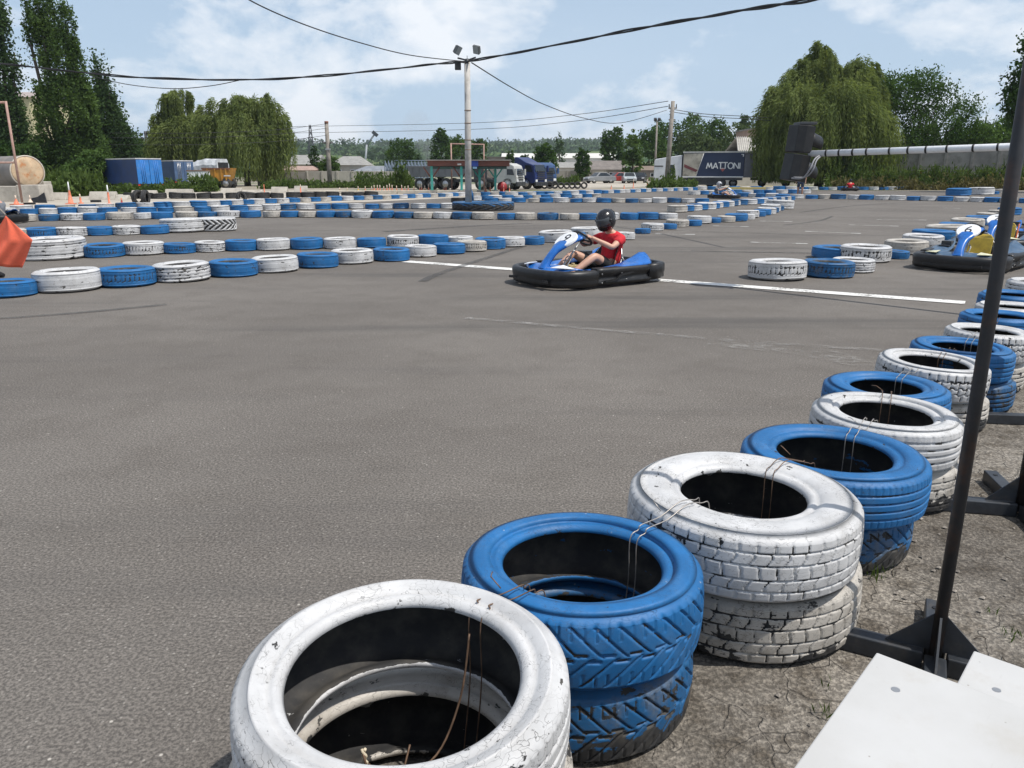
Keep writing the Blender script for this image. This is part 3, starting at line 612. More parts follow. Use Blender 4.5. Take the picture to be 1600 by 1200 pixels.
# ================================================================ KARTS
def text_mesh(txt, size, mat, name, parent, M_, ext=.002):
    cu = bpy.data.curves.new('t', 'FONT'); cu.body = txt; cu.size = size; cu.align_x = 'CENTER'; cu.align_y = 'CENTER'; cu.extrude = ext
    o = bpy.data.objects.new('t', cu); COL.objects.link(o); dg = bpy.context.evaluated_depsgraph_get(); dg.update()
    me = bpy.data.meshes.new_from_object(o.evaluated_get(dg)); bpy.data.objects.remove(o); me.materials.clear()
    n = link(name, me, mat, parent); n.matrix_local = M_; return n
def kart(name, loc, rz, number, label, dusty=False, seat=None, simple=False, plate_blue=None):
    root = empty(name, loc, rz, label, 'go-kart', 'racing karts on the track')
    body = DKBLUE_PL if dusty else BLUE_PL
    P = [(.40, -.65), (.62, -.67), (.83, -.61), (.97, -.43), (1.035, -.16), (1.035, .16), (.97, .43), (.83, .61), (.62, .67), (.40, .65)]
    P = [tuple(p) for p in catmull([(x, y, 0) for x, y in P], 4)]; P = [(p[0], p[1]) for p in P]
    sec = [(-.05, .05), (.015, .035), (.04, .05), (.052, .09), (.046, .12), (.050, .14), (.058, .20), (.05, .243), (.015, .262), (-.03, .262), (-.05, .235)]
    mb = MB(); mb.sweep(P, sec)
    for a in (-.36, .36): mb.box((1.07, a, .115), (.03, .16, .035), rz=-a*.9)
    mb.build('front_bumper', BLACK_PL, root)
    for s in (1, -1):
        pp = [(.42, .655), (.30, .66), (.05, .685), (-.25, .70), (-.50, .70), (-.60, .69)]
        path = [(x, y) for x, y in pp] if s > 0 else [(x, -y) for x, y in pp[::-1]]
        mb = MB(); mb.sweep(path, [(-.10, .05), (.0, .035), (.03, .05), (.04, .085), (.012, .115), (.005, .165), (.035, .195), (.043, .245), (.03, .278), (-.10, .28)])
        sy = s*.725
        mb.prism([(.30, sy-.012*s, .085), (.06, sy-.012*s, .10), (-.02, sy-.012*s, .155), (-.30, sy-.012*s, .19), (-.30, sy-.012*s, .215), (-.0, sy-.012*s, .19), (.08, sy-.012*s, .125), (.30, sy-.012*s, .108)], (0, .022*s, 0))
        sp = mb.build('side_bumper', BLACK_PL, root)
        if not simple:
            bt = MB()
            for (x, z) in ((.33, .20), (.33, .075), (-.02, .20), (-.42, .21), (-.12, .10), (.2, .1)): bt.ball((x, sy-.008*s+(.0 if x < .2 else -.02*s), z), .011, 6)
            bt.build('bolts', STEEL, sp)
    pr = [(-.56, .70), (-.80, .69), (-.96, .60), (-1.03, .42), (-1.05, .15), (-1.05, -.15), (-1.03, -.42), (-.96, -.60), (-.80, -.69), (-.56, -.70)]
    MB().sweep(pr, [(-.06, .06), (.0, .045), (.03, .07), (.025, .13), (.037, .15), (.034, .26), (.01, .285), (-.06, .28)]).build('rear_bumper', BLACK_PL, root)
    # floor tray, frame tubes
    mb = MB(); mb.box((.22, 0, .052), (1.2, .62, .012))
    for s in (1, -1):
        mb.tube(catmull([(.92, .20*s, .09), (.6, .30*s, .075), (.2, .33*s, .075), (-.3, .36*s, .08), (-.9, .34*s, .10)], 4), .016, 6)
        mb.tube([(.55, .30*s, .09), (.55, .46*s, .12)], .016, 6)
    mb.tube([(-.62, -.60, .14), (-.62, .60, .14)], .02, 8); mb.tube([(.92, -.2, .09), (.92, .2, .09)], .015, 6); mb.tube([(-.9, -.34, .10), (-.9, .34, .10)], .016, 6)
    mb.build('frame', DKSTEEL, root)
    # wheels
    for x, y, r, w in ((.55, .49, .128, .125), (.55, -.49, .128, .125), (-.62, .47, .14, .20), (-.62, -.47, .14, .20)):
        R_ = Matrix.Rotation(PI/2, 3, 'X'); mb = MB()
        mb.lathe([(r*.5, -w/2), (r*.86, -w/2), (r*.97, -w*.40), (r, -w*.2), (r, w*.2), (r*.97, w*.40), (r*.86, w/2), (r*.5, w/2)], 20, (x, y, r), R_)
        wh = mb.build('wheel', T_BLACK, root); s = 1 if y > 0 else -1
        MB().lathe([(.0, -.02), (r*.2, -.02), (r*.25, -.045), (r*.46, -.03), (r*.52, .04), (r*.50, .05), (r*.3, .0), (0, .01)], 16, (x, y+s*w*.30, r), Matrix.Rotation(-s*PI/2, 3, 'X')).build('rim', STEEL, wh)
    # nose cover
    rows = []
    for i in range(9):
        u = i/8; x = .56+.43*u; hw = .56-.02*u-.32*u**3; rows.append([(x-.10*abs(v)**2*u, v*hw, .256+.055*math.sin(PI*min(1, u*1.1+.12))*(1-.55*v*v)-.028*u) for v in [k/6-1 for k in range(13)]])
    mb = MB(); mb.grid(rows); nose = mb.build('nose_cover', body, root); sm = nose.modifiers.new('s', 'SOLIDIFY'); sm.thickness = .012
    for s in (1, -1):
        mb = MB(); mb.prism([(.70, .30*s, .308), (.93, .30*s, .290), (.68, .53*s, .272)], (0, 0, .010)); mb.build('sticker', WHITE_PL if not dusty else M('pale_yellow_sticker', (.62, .60, .40), .4, .1), nose)
    # side covers, upswept at the tail
    for s in (1, -1):
        rows = []
        for x, z0, z1, yi, yo in ((.44, .20, .20, .40, .63), (.22, .20, .215, .38, .65), (-.05, .215, .24, .36, .67), (-.30, .25, .262, .37, .685), (-.50, .33, .268, .40, .69), (-.62, .40, .275, .44, .68), (-.70, .40, .28, .47, .62)):
            rows.append([(x, s*(yi+(yo-yi)*v), z0+(z1-z0)*v+.018*math.sin(PI*v)) for v in (0, .15, .4, .7, .9, 1)]+[(x, s*(yo+.012), z1-.035)])
        rows = [[(p[0], p[1], p[2]+.035) for p in r_] for r_ in rows]; mb = MB(); mb.grid(rows); o = mb.build('side_cover', body, root); o.modifiers.new('s', 'SOLIDIFY').thickness = .01
    # steering fairing: arch from the nose to the number plate
    cl = catmull([(.83, 0, .235), (.76, 0, .34), (.66, 0, .45), (.55, 0, .535), (.43, 0, .60), (.30, 0, .655), (.22, 0, .685)], 4); rows = []
    for i, p in enumerate(cl):
        u = i/(len(cl)-1); t = (cl[min(i+1, len(cl)-1)]-cl[max(i-1, 0)]).normalized(); nrm = Vector((t.z, 0, -t.x)); nrm = nrm if nrm.x > 0 else -nrm
        w = .095-.03*math.sin(PI*min(1, u*2))+(.115*max(0, (u-.42)/.45)**1.0 if u < .87 else .115-.12*((u-.87)/.13)**2); th = .05-.02*u
        rows.append([p+Vector((0, w*c, 0))+nrm*(th*e) for c, e in ((-1, -.2), (-.92, .55), (-.5, .9), (0, 1.0), (.5, .9), (.92, .55), (1, -.2), (.85, -.75), (0, -.55), (-.85, -.75))])
    mb = MB(); mb.grid(rows, close=True); mb.f += [list(range(len(mb.v)-10, len(mb.v)))]; mb.m.append(0); mb.sm.append(False)
    fair = mb.build('steering_fairing', body if not plate_blue else plate_blue, root)
    c = Vector((.385, 0, .62)); t = Vector((-.83, 0, .56)).normalized(); nrm = Vector((.56, 0, .83)).normalized(); lat = nrm.cross(t)*-1
    R_ = Matrix((lat, t, nrm)).transposed()      # local x = plate right as read from the front, y = up
    if R_.determinant() < 0: lat = -lat; R_ = Matrix((lat, t, nrm)).transposed()
    c = c+nrm*.036; n = 28; mb = MB()
    ring = lambda k, z: [c+R_ @ Vector((.178*k*math.cos(a), (.165 if math.sin(a) > 0 else .20)*k*math.sin(a), z)) for a in [2*PI*j/n for j in range(n)]]
    mb.grid([ring(1.0, -.03), ring(1.0, .0), ring(.95, .008)], close=True); mb.f.append(list(range(2*n, 3*n))); mb.m.append(0); mb.sm.append(False)
    pl = mb.build('number_plate', WHITE_PL, fair)
    if number: text_mesh(number, .25, INK, 'number', pl, Matrix.Translation(c+nrm*.0095+t*.0) @ R_.to_4x4(), .001)
    # steering wheel and column
    wc = Vector((.105, 0, .645)); ax = Vector((.66, 0, -.75)).normalized(); q = ax.to_track_quat('Z', 'Y').to_matrix(); mb = MB()
    ringp = [wc+q @ Vector((.155*math.cos(a), .155*math.sin(a), 0)) for a in [2*PI*j/24 for j in range(25)]]
    mb.tube(ringp, .017, 8, caps=False)
    for a in (PI*.5, PI*1.15, PI*1.85): mb.tube([wc+ax*.02, wc+q @ Vector((.15*math.cos(a), .15*math.sin(a), 0))], .014, 6)
    mb.ball(wc+ax*.015, .045, 10); mb.build('steering_wheel', BLACK_PL, root)
    mb = MB(); mb.tube([wc+ax*.02, wc+ax*.60], .013, 8)
    for s in (1, -1): mb.tube([(.52, .02*s, .09), (.36, .06*s, .36), (.33, .03*s, .40)], .010, 6); mb.tube([(.62, .13*s, .07), (.66, .13*s, .19)], .009, 6); mb.box((.665, .13*s, .19), (.02, .07, .06))
    mb.tube([(.50, -.40, .13), (.50, .40, .13)], .009, 6); mb.build('steering_column', STEEL, root)
    # tank, engine, seat
    mb = MB(); mb.box((.30, .0, .165), (.27, .22, .20), taper=.72); mb.cyl((.27, 0, .25), (.27, 0, .29), .028); mb.build('fuel_tank', TAN_PL, root, bevel=.03, seg=3)
    mb = MB(); mb.box((-.42, -.52, .20), (.24, .20, .16)); mb.cyl((-.42, -.42, .2), (-.42, -.66, .2), .075)
    for k in range(6): mb.box((-.30+.0*k, -.52, .20+.024*k), (.16, .19, .009))
    mb.box((-.40, -.50, .345), (.16, .16, .10)); mb.tube(catmull([(-.3, -.55, .28), (-.5, -.58, .34), (-.75, -.45, .33), (-.86, -.3, .27)], 4), .03, 8); mb.build('engine', DKSTEEL, root, bevel=.004)
    rows = []
    for (x, z, hw, e, b) in ((.06, .135, .17, .05, 0), (-.08, .075, .185, .10, 0), (-.24, .06, .19, .15, 0), (-.38, .10, .20, .17, .02), (-.46, .22, .205, .10, .09), (-.50, .36, .205, .05, .11), (-.535, .47, .19, .015, .09), (-.55, .53, .14, .0, .05)):
        rows.append([(x+b*abs(v)**2, hw*v*(1 if abs(v) < .9 else 1.0), z+e*abs(v)**3) for v in (-1, -.85, -.6, -.3, 0, .3, .6, .85, 1)])
    mb = MB(); mb.grid(rows); st = mb.build('seat', seat or BLACK_PL, root); st.modifiers.new('s', 'SOLIDIFY').thickness = .012
    if not simple:
        mb = MB(); mb.tube([(-.36, .26, .10), (-.46, .25, .32)], .011, 6); mb.tube([(-.36, -.26, .10), (-.46, -.25, .32)], .011, 6); mb.tube([(-.72, .2, .10), (-.50, .2, .36)], .011, 6); mb.tube(catmull([(-.50, .21, .36), (-.56, .12, .50), (-.585, 0, .56), (-.56, -.12, .50), (-.50, -.21, .36)], 4), .012, 6); mb.build('seat_stay', STEEL, root)
    root.scale = (.89, .89, .87); return root
H9 = math.radians(216)
K9P = Vector((.985, 10.22, 0))
K9 = kart('go_kart', K9P, H9, '9', 'blue kart number 9 with black bumpers driven by the person in a red shirt')
ORANGE = M('orange_panel', (.65, .16, .04), .5, .15, 6)
H6 = math.radians(226)
K6 = kart('go_kart', (6.98, 11.85, 0), H6, '6', 'dusty blue parked kart number 6 with a yellow seat beside the tyre barrier', True, YELLOW_PL, plate_blue=BLUE_PL)
K7 = kart('go_kart', (9.12, 14.7, 0), H6, '7', 'parked kart number 7 half hidden behind the kart with a yellow seat', True, YELLOW_PL, plate_blue=BLUE_PL)
K8 = kart('go_kart', (11.15, 16.75, 0), H6, '8', 'parked kart number 8 at the right edge behind the dark pole', False, None)
for kk in (K6, K7):
    mb = MB(); mb.prism([(-.42, .235, .16), (-.30, .235, .14), (-.42, .235, .50), (-.50, .235, .52)], (0, .012, 0)); mb.build('seat_side', ORANGE, kk)
    mb = MB(); mb.box((-.30, 0, .30), (.022, .44, .38), rot=Matrix.Rotation(-.30, 3, 'Y')); mb.build('seat_back', YELLOW_PL, kk, bevel=.02)
g = G(1138, 311); KD1 = kart('go_kart', (g.x, g.y+.9, 0), math.radians(-28), '', 'distant kart with white front panel driven past the lorry trailer', simple=True)
g = G(1334, 298.5); KD2 = kart('go_kart', (g.x, g.y+.8, 0), math.radians(70), '', 'distant dark kart driven away by a person in a red top', simple=True)
g = G(2, 352); KD3 = kart('go_kart', (g.x-.95, g.y+.85, 0), math.radians(178), '', 'kart with blue bodywork partly hidden behind the orange flag', simple=True)
# ================================================================ PEOPLE
SKIN = M('skin', (.52, .30, .21), .5, .1, 12); SKIN_T = M('tanned_skin', (.38, .21, .14), .5, .1, 12)
RED = M('red_cotton', (.56, .014, .024), .85, .22, 9, bump=.03); BLACKCLOTH = M('black_shorts_cloth', (.012, .012, .014), .9, .2, 14, bump=.004)
DENIM = M('dark_blue_cloth', (.035, .05, .085), .9, .25, 16); GREYCLOTH = M('grey_cloth', (.16, .17, .19), .9, .2, 14); WHITECLOTH = M('white_shoe', (.62, .62, .60), .6, .1, 10)
HELMET = M('black_helmet_shell', (.013, .013, .015), .22, .2, 8); VISOR = M('smoked_visor', (.05, .055, .06), .06, .2, 3); SILVER = M('silver_helmet_shell', (.35, .36, .38), .25, .1, 8)
def skin_mesh(name, chains, mat, parent, lev=2):
    """chains: lists of (point, radius); chains whose ends coincide share the joint"""
    bm = bmesh.new(); sl_ = bm.verts.layers.skin.verify(); seen = {}
    def V(p, r):
        k = tuple(round(c, 4) for c in p)
        if k not in seen:
            v = bm.verts.new(p); v[sl_].radius = (r, r) if not isinstance(r, tuple) else r; seen[k] = v
            v[sl_].use_root = len(seen) == 1
        return seen[k]
    for ch in chains:
        vs = [V(*c) for c in ch]
        for a, b in zip(vs, vs[1:]):
            if not bm.edges.get((a, b)): bm.edges.new((a, b))
    roots = set(); # one root per connected island
    todo = set(bm.verts)
    while todo:
        v = next(iter(todo)); st = [v]; isl = []
        while st:
            w = st.pop()
            if w not in todo: continue
            todo.discard(w); isl.append(w); st += [e.other_vert(w) for e in w.link_edges]
        if not any(w[sl_].use_root for w in isl): isl[0][sl_].use_root = True
    me = bpy.data.meshes.new(name); bm.to_mesh(me); bm.free()
    o = bpy.data.objects.new('tmp', me); COL.objects.link(o)
    k = o.modifiers.new('k', 'SKIN'); k.use_smooth_shade = True; k.branch_smoothing = .4; o.modifiers.new('s', 'SUBSURF').levels = lev
    dg = bpy.context.evaluated_depsgraph_get(); dg.update(); m2 = bpy.data.meshes.new_from_object(o.evaluated_get(dg)); bpy.data.objects.remove(o)
    m2.materials.clear(); m2.materials.append(mat); m2.polygons.foreach_set('use_smooth', [True]*len(m2.polygons))
    return link(name, m2, mat, parent)
def fingers(wrist, tip_dir, palm_n, side, grip=True):
    """five finger chains curling about what the hand holds"""
    f = Vector(tip_dir).normalized(); n = Vector(palm_n).normalized(); s = f.cross(n).normalized()*side; w = Vector(wrist); out = []
    for k, (off, ln) in enumerate(((-.030, .070), (-.011, .078), (.010, .074), (.030, .060))):
        b = w+f*.075+s*off; a1 = b+f*ln*.4+n*.004; a2 = a1+(f*.35+n*.9).normalized()*ln*.36 if grip else a1+f*ln*.35+n*.008; a3 = a2+(n*.8-f*.6).normalized()*ln*.3 if grip else a2+f*ln*.28+n*.014
        out.append([(w+f*.045+s*off*.8, .010), (b, .0095), (a1, .009), (a2, .0085), (a3, .0075)])
    tb = w+f*.03-s*.034; out.append([(w+f*.02-s*.012, .011), (tb, .0105), (tb+f*.03-s*.012+n*.012, .0095), (tb+f*.048-s*.0+n*.032, .008)])
    return out
def driver(root_name, kart_o, label, shirt, helmet, legs_skin=True, skin=SKIN, shorts=BLACKCLOTH, detail=True):
    r = empty(root_name, kart_o.location, kart_o.rotation_euler.z, label, 'person'); r.scale = (.92, .93, .93); r.location = Vector(kart_o.location)-Vector((math.cos(kart_o.rotation_euler.z), math.sin(kart_o.rotation_euler.z), 0))*.085
    V = Vector; pel = V((-.28, 0, .20)); ab = V((-.375, 0, .33)); ch = V((-.40, 0, .48)); up = V((-.375, 0, .605)); nk = V((-.325, 0, .69)); hd = V((-.27, 0, .765)); hd2 = V((-.245, 0, .84))
    ch_ = [[(pel, .125), (ab, .125), (ch, .135), (up, .10), (nk, .055), (hd, .075), (hd2, .07)]]; sl_ = []; sh_ = []; hands = []
    for s in (1, -1):
        shd = V((-.365, .205*s, .585)); el = V((-.11, .295*s, .48)); wr = V((.115, .175*s, .600)); hn = V((.165, .150*s, .625))
        ch_.append([(up, .10), (shd, .062), (shd.lerp(el, .5), .05), (el, .041), (el.lerp(wr, .35), .042), (wr, .028), (hn, .034)])
        if detail: hands += fingers(wr+(hn-wr)*.15, (.65, -.30*s, .35), (.25, -.5*s, -.75), s)
        hp = V((-.22, .10*s, .185)); kn = V((.16, .235*s, .375)); an = V((.555, .175*s, .135)); toe = V((.70, .165*s, .235))
        ch_.append([(pel, .125), (hp, .095), (hp.lerp(kn, .5), .082), (kn, .060), (kn.lerp(an, .3), .058), (an, .038)])
        sl_.append([(up+V((-.0, 0, .0)), .112), (shd, .084), (shd.lerp(el, .6), .070)])
        sh_.append([(pel, .135), (hp, .108), (hp.lerp(kn, .45), .098), (hp.lerp(kn, .72), .092)])
        so_ = MB(); so_.tube([an+V((-.04, 0, -.02)), an+V((.03, 0, -.01)), an.lerp(toe, .5)+V((.01, 0, -.01)), toe], [.042, .05, .048, .03], 10)
        so_.build('shoe', WHITECLOTH if s > 0 else BLACKCLOTH, r)
    skin_mesh('body', ch_+hands, skin, r)
    skin_mesh('shirt', [[(pel+V((-.035, 0, -.01)), .152), (ab, .160), (ch, .170), (up, .130), (up.lerp(nk, .75), .074)]]+sl_, shirt, r)
    skin_mesh('shorts', sh_+[[(pel, .135), (pel+V((-.04, 0, .08)), .146)]], shorts, r)
    # helmet: shell turned down to the left front
    T = Matrix.Translation(hd2+V((.0, .0, .005))) @ Matrix.Rotation(math.radians(22), 4, 'Y') @ Matrix.Rotation(math.radians(12), 4, 'Z')
    def hp_(u, v, k=1.0):                                     # u azimuth (0 = front), v elevation
        x = .168*math.cos(u)*math.cos(v); y = .132*math.sin(u)*math.cos(v); z = .150*math.sin(v)
        if v < 0: x *= 1+(.16*max(0, math.cos(u))+.02)*min(1, -v*1.6); z *= 1.12
        return T @ Vector((x*k, y*k, z*k))
    rows = []
    for i in range(17):
        v = PI/2-(PI/2+.95)*i/16; rows.append([hp_(2*PI*j/32, v) for j in range(32)])
    rows.append([hp_(2*PI*j/32, -.92, .86) for j in range(32)]); rows.append([hp_(2*PI*j/32, -.6, .80) for j in range(32)])
    mb = MB(); mb.grid(rows, close=True); he = mb.build('helmet', helmet, r)
    rows = [[hp_(u, v, 1.018) for u in [(-1.15+2.3*j/16) for j in range(17)]] for v in (.42, .30, .16, .02, -.12, -.24)]
    mb = MB(); mb.grid(rows); vz = mb.build('visor', VISOR, he); vz.modifiers.new('s', 'SOLIDIFY').thickness = .006
    mb = MB()
    for s in (1, -1): mb.ball(hp_(1.22*s, .08, 1.02), .022, 8)
    rows = [[hp_(u, v, 1.02) for u in [(-.75+1.5*j/10) for j in range(11)]] for v in (-.40, -.50, -.62, -.70)]
    mb.grid(rows)
    for k in (-.5, 0, .5): mb.tube([hp_(PI+k, .75, 1.01), hp_(PI+k, .35, 1.03), hp_(PI+k, .0, 1.02)], .010, 6)
    mb.build('chin_vent', BLACK_PL, he)
    if detail:
        mb = MB()
        for k in range(5): mb.prism([hp_(PI*.5+.30+.085*k, -.18, 1.012), hp_(PI*.5+.35+.085*k, -.18, 1.012), hp_(PI*.5+.36+.085*k, -.10, 1.012), hp_(PI*.5+.31+.085*k, -.10, 1.012)], (0, 0.004, 0))
        mb.build('lettering', WHITE_PL, he)
        mb = MB(); mb.tube([hp_(1.3, -.7, .96), hp_(.9, -.92, .86), hd+V((.02, .0, -.075)), hp_(-.9, -.92, .86), hp_(-1.3, -.7, .96)], .011, 6); mb.build('chin_strap', WHITE_PL, he)
        # face inside the helmet
        mb = MB(); F = lambda x, y, z: T @ Vector((x, y, z))
        mb.ball(F(.112, 0, -.012), (.016, .013, .02), 8)
        for s in (1, -1): mb.ball(F(.100, .032*s, .022), .012, 8)
        mb.ball(F(.10, 0, -.062), (.012, .026, .008), 8); mb.build('face', skin, r)
    return r
DRV = driver('person', K9, 'person in red shirt, black shorts and black helmet steering the number 9 kart', RED, HELMET)
KD1.scale = (.80, .80, .80)
driver('person', KD1, 'distant driver in grey with a silver helmet in front of the lorry', GREYCLOTH, SILVER, detail=False, shorts=DENIM)
driver('person', KD2, 'distant driver in a red top seen from behind near the weedy wall', RED, HELMET, detail=False, shorts=DENIM)
driver('person', KD3, 'driver at the left edge mostly hidden behind the orange flag', GREYCLOTH, HELMET, detail=False, shorts=DENIM)
def stander(loc, rz, label, top, legs, bare=False, hold=None, shoes=BLACKCLOTH, skin=SKIN_T):
    r = empty('person', loc, rz, label, 'person'); V = Vector
    pel = V((0, 0, .93)); ch = [[(pel, .125), (V((-.01, 0, 1.10)), .12), (V((0, 0, 1.28)), .135), (V((0, 0, 1.40)), .10), (V((.01, 0, 1.50)), .052), (V((.02, 0, 1.60)), .078), (V((.025, 0, 1.68)), .07)]]; sl_ = []; pt = []; hands = []
    for s in (1, -1):
        sh = V((0, .18*s, 1.39)); el = V((-.02, .24*s, 1.12)) if not (hold and s < 0) else V((.12, -.23, 1.15)); wr = V((.06, .25*s, .88)) if not (hold and s < 0) else V((.34, -.20, 1.10))
        hn = wr+(wr-el).normalized()*.07
        ch.append([(V((0, 0, 1.40)), .10), (sh, .06), (el, .042), (wr, .029), (hn, .032)]); hands += fingers(wr, (wr-el), (0, -s, 0) if not (hold and s < 0) else (0, .3, -1), s, bool(hold and s < 0))
        hp = V((0, .10*s, .88)); kn = V((.035*s, .115*s, .49)); an = V((-.03+.05*s, .12*s, .09))
        ch.append([(pel, .125), (hp, .095), (kn, .06), (kn.lerp(an, .3), .058), (an, .04), (an+V((.12, .01*s, -.045)), .035)])
        sl_.append([(V((0, 0, 1.40)), .11), (sh, .072), (sh.lerp(el, .6), .062)]); e = .38 if bare else .95
        pt.append([(pel, .135), (hp, .107), (hp.lerp(kn, .5), .095), (hp.lerp(kn, .8), .085)]+([] if bare else [(kn, .075), (kn.lerp(an, .5), .07), (kn.lerp(an, .93), .06)]))
        MB().tube([an+V((-.06, 0, -.05)), an+V((.03, 0, -.04)), an+V((.12, .01*s, -.055)), an+V((.17, .01*s, -.062))], [.038, .05, .042, .025], 10).build('shoe', shoes, r)
    skin_mesh('body', ch+hands, skin, r)
    skin_mesh('shirt', [[(pel+V((0, 0, .03)), .138), (V((-.01, 0, 1.10)), .135), (V((0, 0, 1.28)), .148), (V((0, 0, 1.40)), .112), (V((.005, 0, 1.45)), .075)]]+sl_, top, r)
    skin_mesh('shorts' if bare else 'trousers', pt, legs, r)
    mb = MB(); mb.ball((.015, 0, 1.675), (.10, .086, .105), 14); mb.build('hair', BLACKCLOTH, r)
    mb = MB(); mb.ball((.118, 0, 1.635), (.018, .014, .022), 8)
    for s in (1, -1): mb.ball((.095, .03*s, 1.66), .012, 8); mb.ball((.02, .082*s, 1.64), (.02, .012, .03), 8)
    mb.ball((.102, 0, 1.585), (.01, .024, .007), 8); mb.build('face', skin, r); return r
g = G(1249, 309.5); stander((g.x, g.y, 0), -2.0, 'person with bare legs standing on the track under the traffic light', BLACKCLOTH, DENIM, True)
mg = G(-34, 437); MARSHAL = stander((mg.x, mg.y+.12, 0), -.05, 'marshal in dark trousers holding out the orange flag at the left edge', GREYCLOTH, DENIM, hold=True)
# orange flag drooping from its stick
FLAG = M('orange_flag_cloth', (.90, .165, .085), .8, .08, 10)
FY = mg.y-.35
A_, R_, B_, L_2 = at(9, 337, FY), at(49, 375, FY-.05), at(33, 419, FY), at(-34, 404, FY+.05)
rows = []
for i in range(21):
    v = i/20; row = []
    for j in range(25):
        u = j/24
        top = A_.lerp(A_+(L_2-A_)*.55, 1-u) if u < .62 else A_
        e0 = A_.lerp(L_2, v); e1 = (A_.lerp(R_, v/.55) if v < .55 else R_.lerp(B_, (v-.55)/.45))
        p = e0.lerp(e1, u); w = .055*math.sin(u*7.5+1.3*v)*v*(1-.3*u); w += .018*math.sin(u*17+v*5)*v
        row.append((p.x, p.y+w, p.z-.03*math.sin(PI*u)*v))
    rows.append(row)
mb = MB(); mb.grid(rows); fl = empty('flag', (0, 0, 0), 0, 'orange red signal flag drooping in front of the left tyre rows', 'flag')
o = mb.build('cloth', FLAG, fl); o.modifiers.new('s', 'SOLIDIFY').thickness = .002
hb = MARSHAL.matrix_basis @ Vector((.40, -.205, 1.075)); MB().tube([hb-(A_-hb)*.12, hb, A_+Vector((.0, 0, .01))], .011, 8).build('stick', WOODPOLE, fl)
# ================================================================ TREES AND WEEDS
def quads(name, C_, U, Wv, mat, parent=None, loc=None):
    """leaf-sized rhombs: centre, half-length vector, half-width vector"""
    n = len(C_); co = np.stack([C_-U, C_+Wv-.15*U, C_+U, C_-Wv-.15*U], 1).reshape(-1, 3)
    me = bpy.data.meshes.new(name); me.vertices.add(4*n); me.vertices.foreach_set('co', co.astype(np.float32).ravel())
    me.loops.add(4*n); me.loops.foreach_set('vertex_index', np.arange(4*n, dtype=np.int32)); me.polygons.add(n)
    me.polygons.foreach_set('loop_start', np.arange(0, 4*n, 4, dtype=np.int32)); me.update(calc_edges=True); me.materials.append(mat)
    return link(name, me, mat, parent, loc)
def rdir(n):
    v = RNG.normal(size=(n, 3)); return v/np.linalg.norm(v, axis=1, keepdims=True)
def leaves_at(P, size, asp=.55, up=.0):
    n = len(P); u = rdir(n); u[:, 2] += up; u /= np.linalg.norm(u, axis=1, keepdims=True); w = np.cross(u, rdir(n)); w /= np.linalg.norm(w, axis=1, keepdims=True)+1e-9
    s = size*RNG.uniform(.6, 1.35, (n, 1)); return P, u*s*.5, w*s*.5*asp
def clumps(ells, nc, per, rc, shell=.62, zs=.8):
    """leaf positions grouped in clumps through a crown made of ellipsoids (cx,cy,cz,rx,ry,rz)"""
    vol = np.array([e[3]*e[4]*e[5] for e in ells])**.67; out_ = []
    for e, k in zip(ells, np.maximum(2, (vol/vol.sum()*nc).astype(int))):
        d = rdir(k); r = RNG.uniform(shell**2, 1, (k, 1))**.5; c = np.array(e[:3])+d*r*np.array(e[3:6])
        cs = rc*RNG.uniform(.55, 1.3, (k, 1, 1)); p = c[:, None, :]+RNG.normal(size=(k, per, 3))*cs*np.array([1, 1, zs]); out_.append(p.reshape(-1, 3))
    return np.concatenate(out_)
BARK = M('tree_bark', (.075, .06, .045), .9, .3, 5, bump=.01)
LF = {'poplar': leaf_mat('poplar_leaves', (.036, .068, .022), (.125, .195, .06), .45), 'darkpoplar': leaf_mat('dark_poplar_leaves', (.028, .054, .024), (.085, .14, .055), .42),  # second poplar set is simply a darker green, used on firs too
      'willow': leaf_mat('willow_leaves', (.085, .12, .040), (.25, .30, .108), .5), 'dark': leaf_mat('dark_leaves', (.024, .052, .018), (.09, .155, .045), .42),
      'mid': leaf_mat('green_leaves', (.038, .076, .023), (.12, .19, .058), .42), 'grey': leaf_mat('grey_green_leaves', (.055, .082, .040), (.125, .17, .078), .4),
      'weed': leaf_mat('weed_leaves', (.045, .078, .022), (.125, .175, .055), .4, .9), 'dry': leaf_mat('dry_weeds', (.085, .085, .035), (.20, .17, .08), .3, .9)}
def trunk(parent, h, r, limbs=5, spread=.3, top=.7, wmax=None):
    mb = MB(); pts = catmull([(0, 0, -.1), (.03*h*.2, 0, h*.25), (-.02*h*.2, .02*h, h*.5), (0, 0, h*top)], 3)
    mb.tube(pts, [r*(1.25-1.05*i/(len(pts)-1)) for i in range(len(pts))], 8)
    for k in range(limbs):
        a = 2*PI*k/limbs+random.random(); z = h*random.uniform(.22, .5); l = min(h*spread, wmax) if wmax else h*spread
        mb.tube(catmull([(0, 0, z), (math.cos(a)*l*.4, math.sin(a)*l*.4, z+l*.5), (math.cos(a)*l, math.sin(a)*l, z+l*1.0)], 3), [r*.5, r*.45, r*.38, r*.3, r*.24, r*.18, r*.1], 6)
    return mb.build('trunk', BARK, parent)
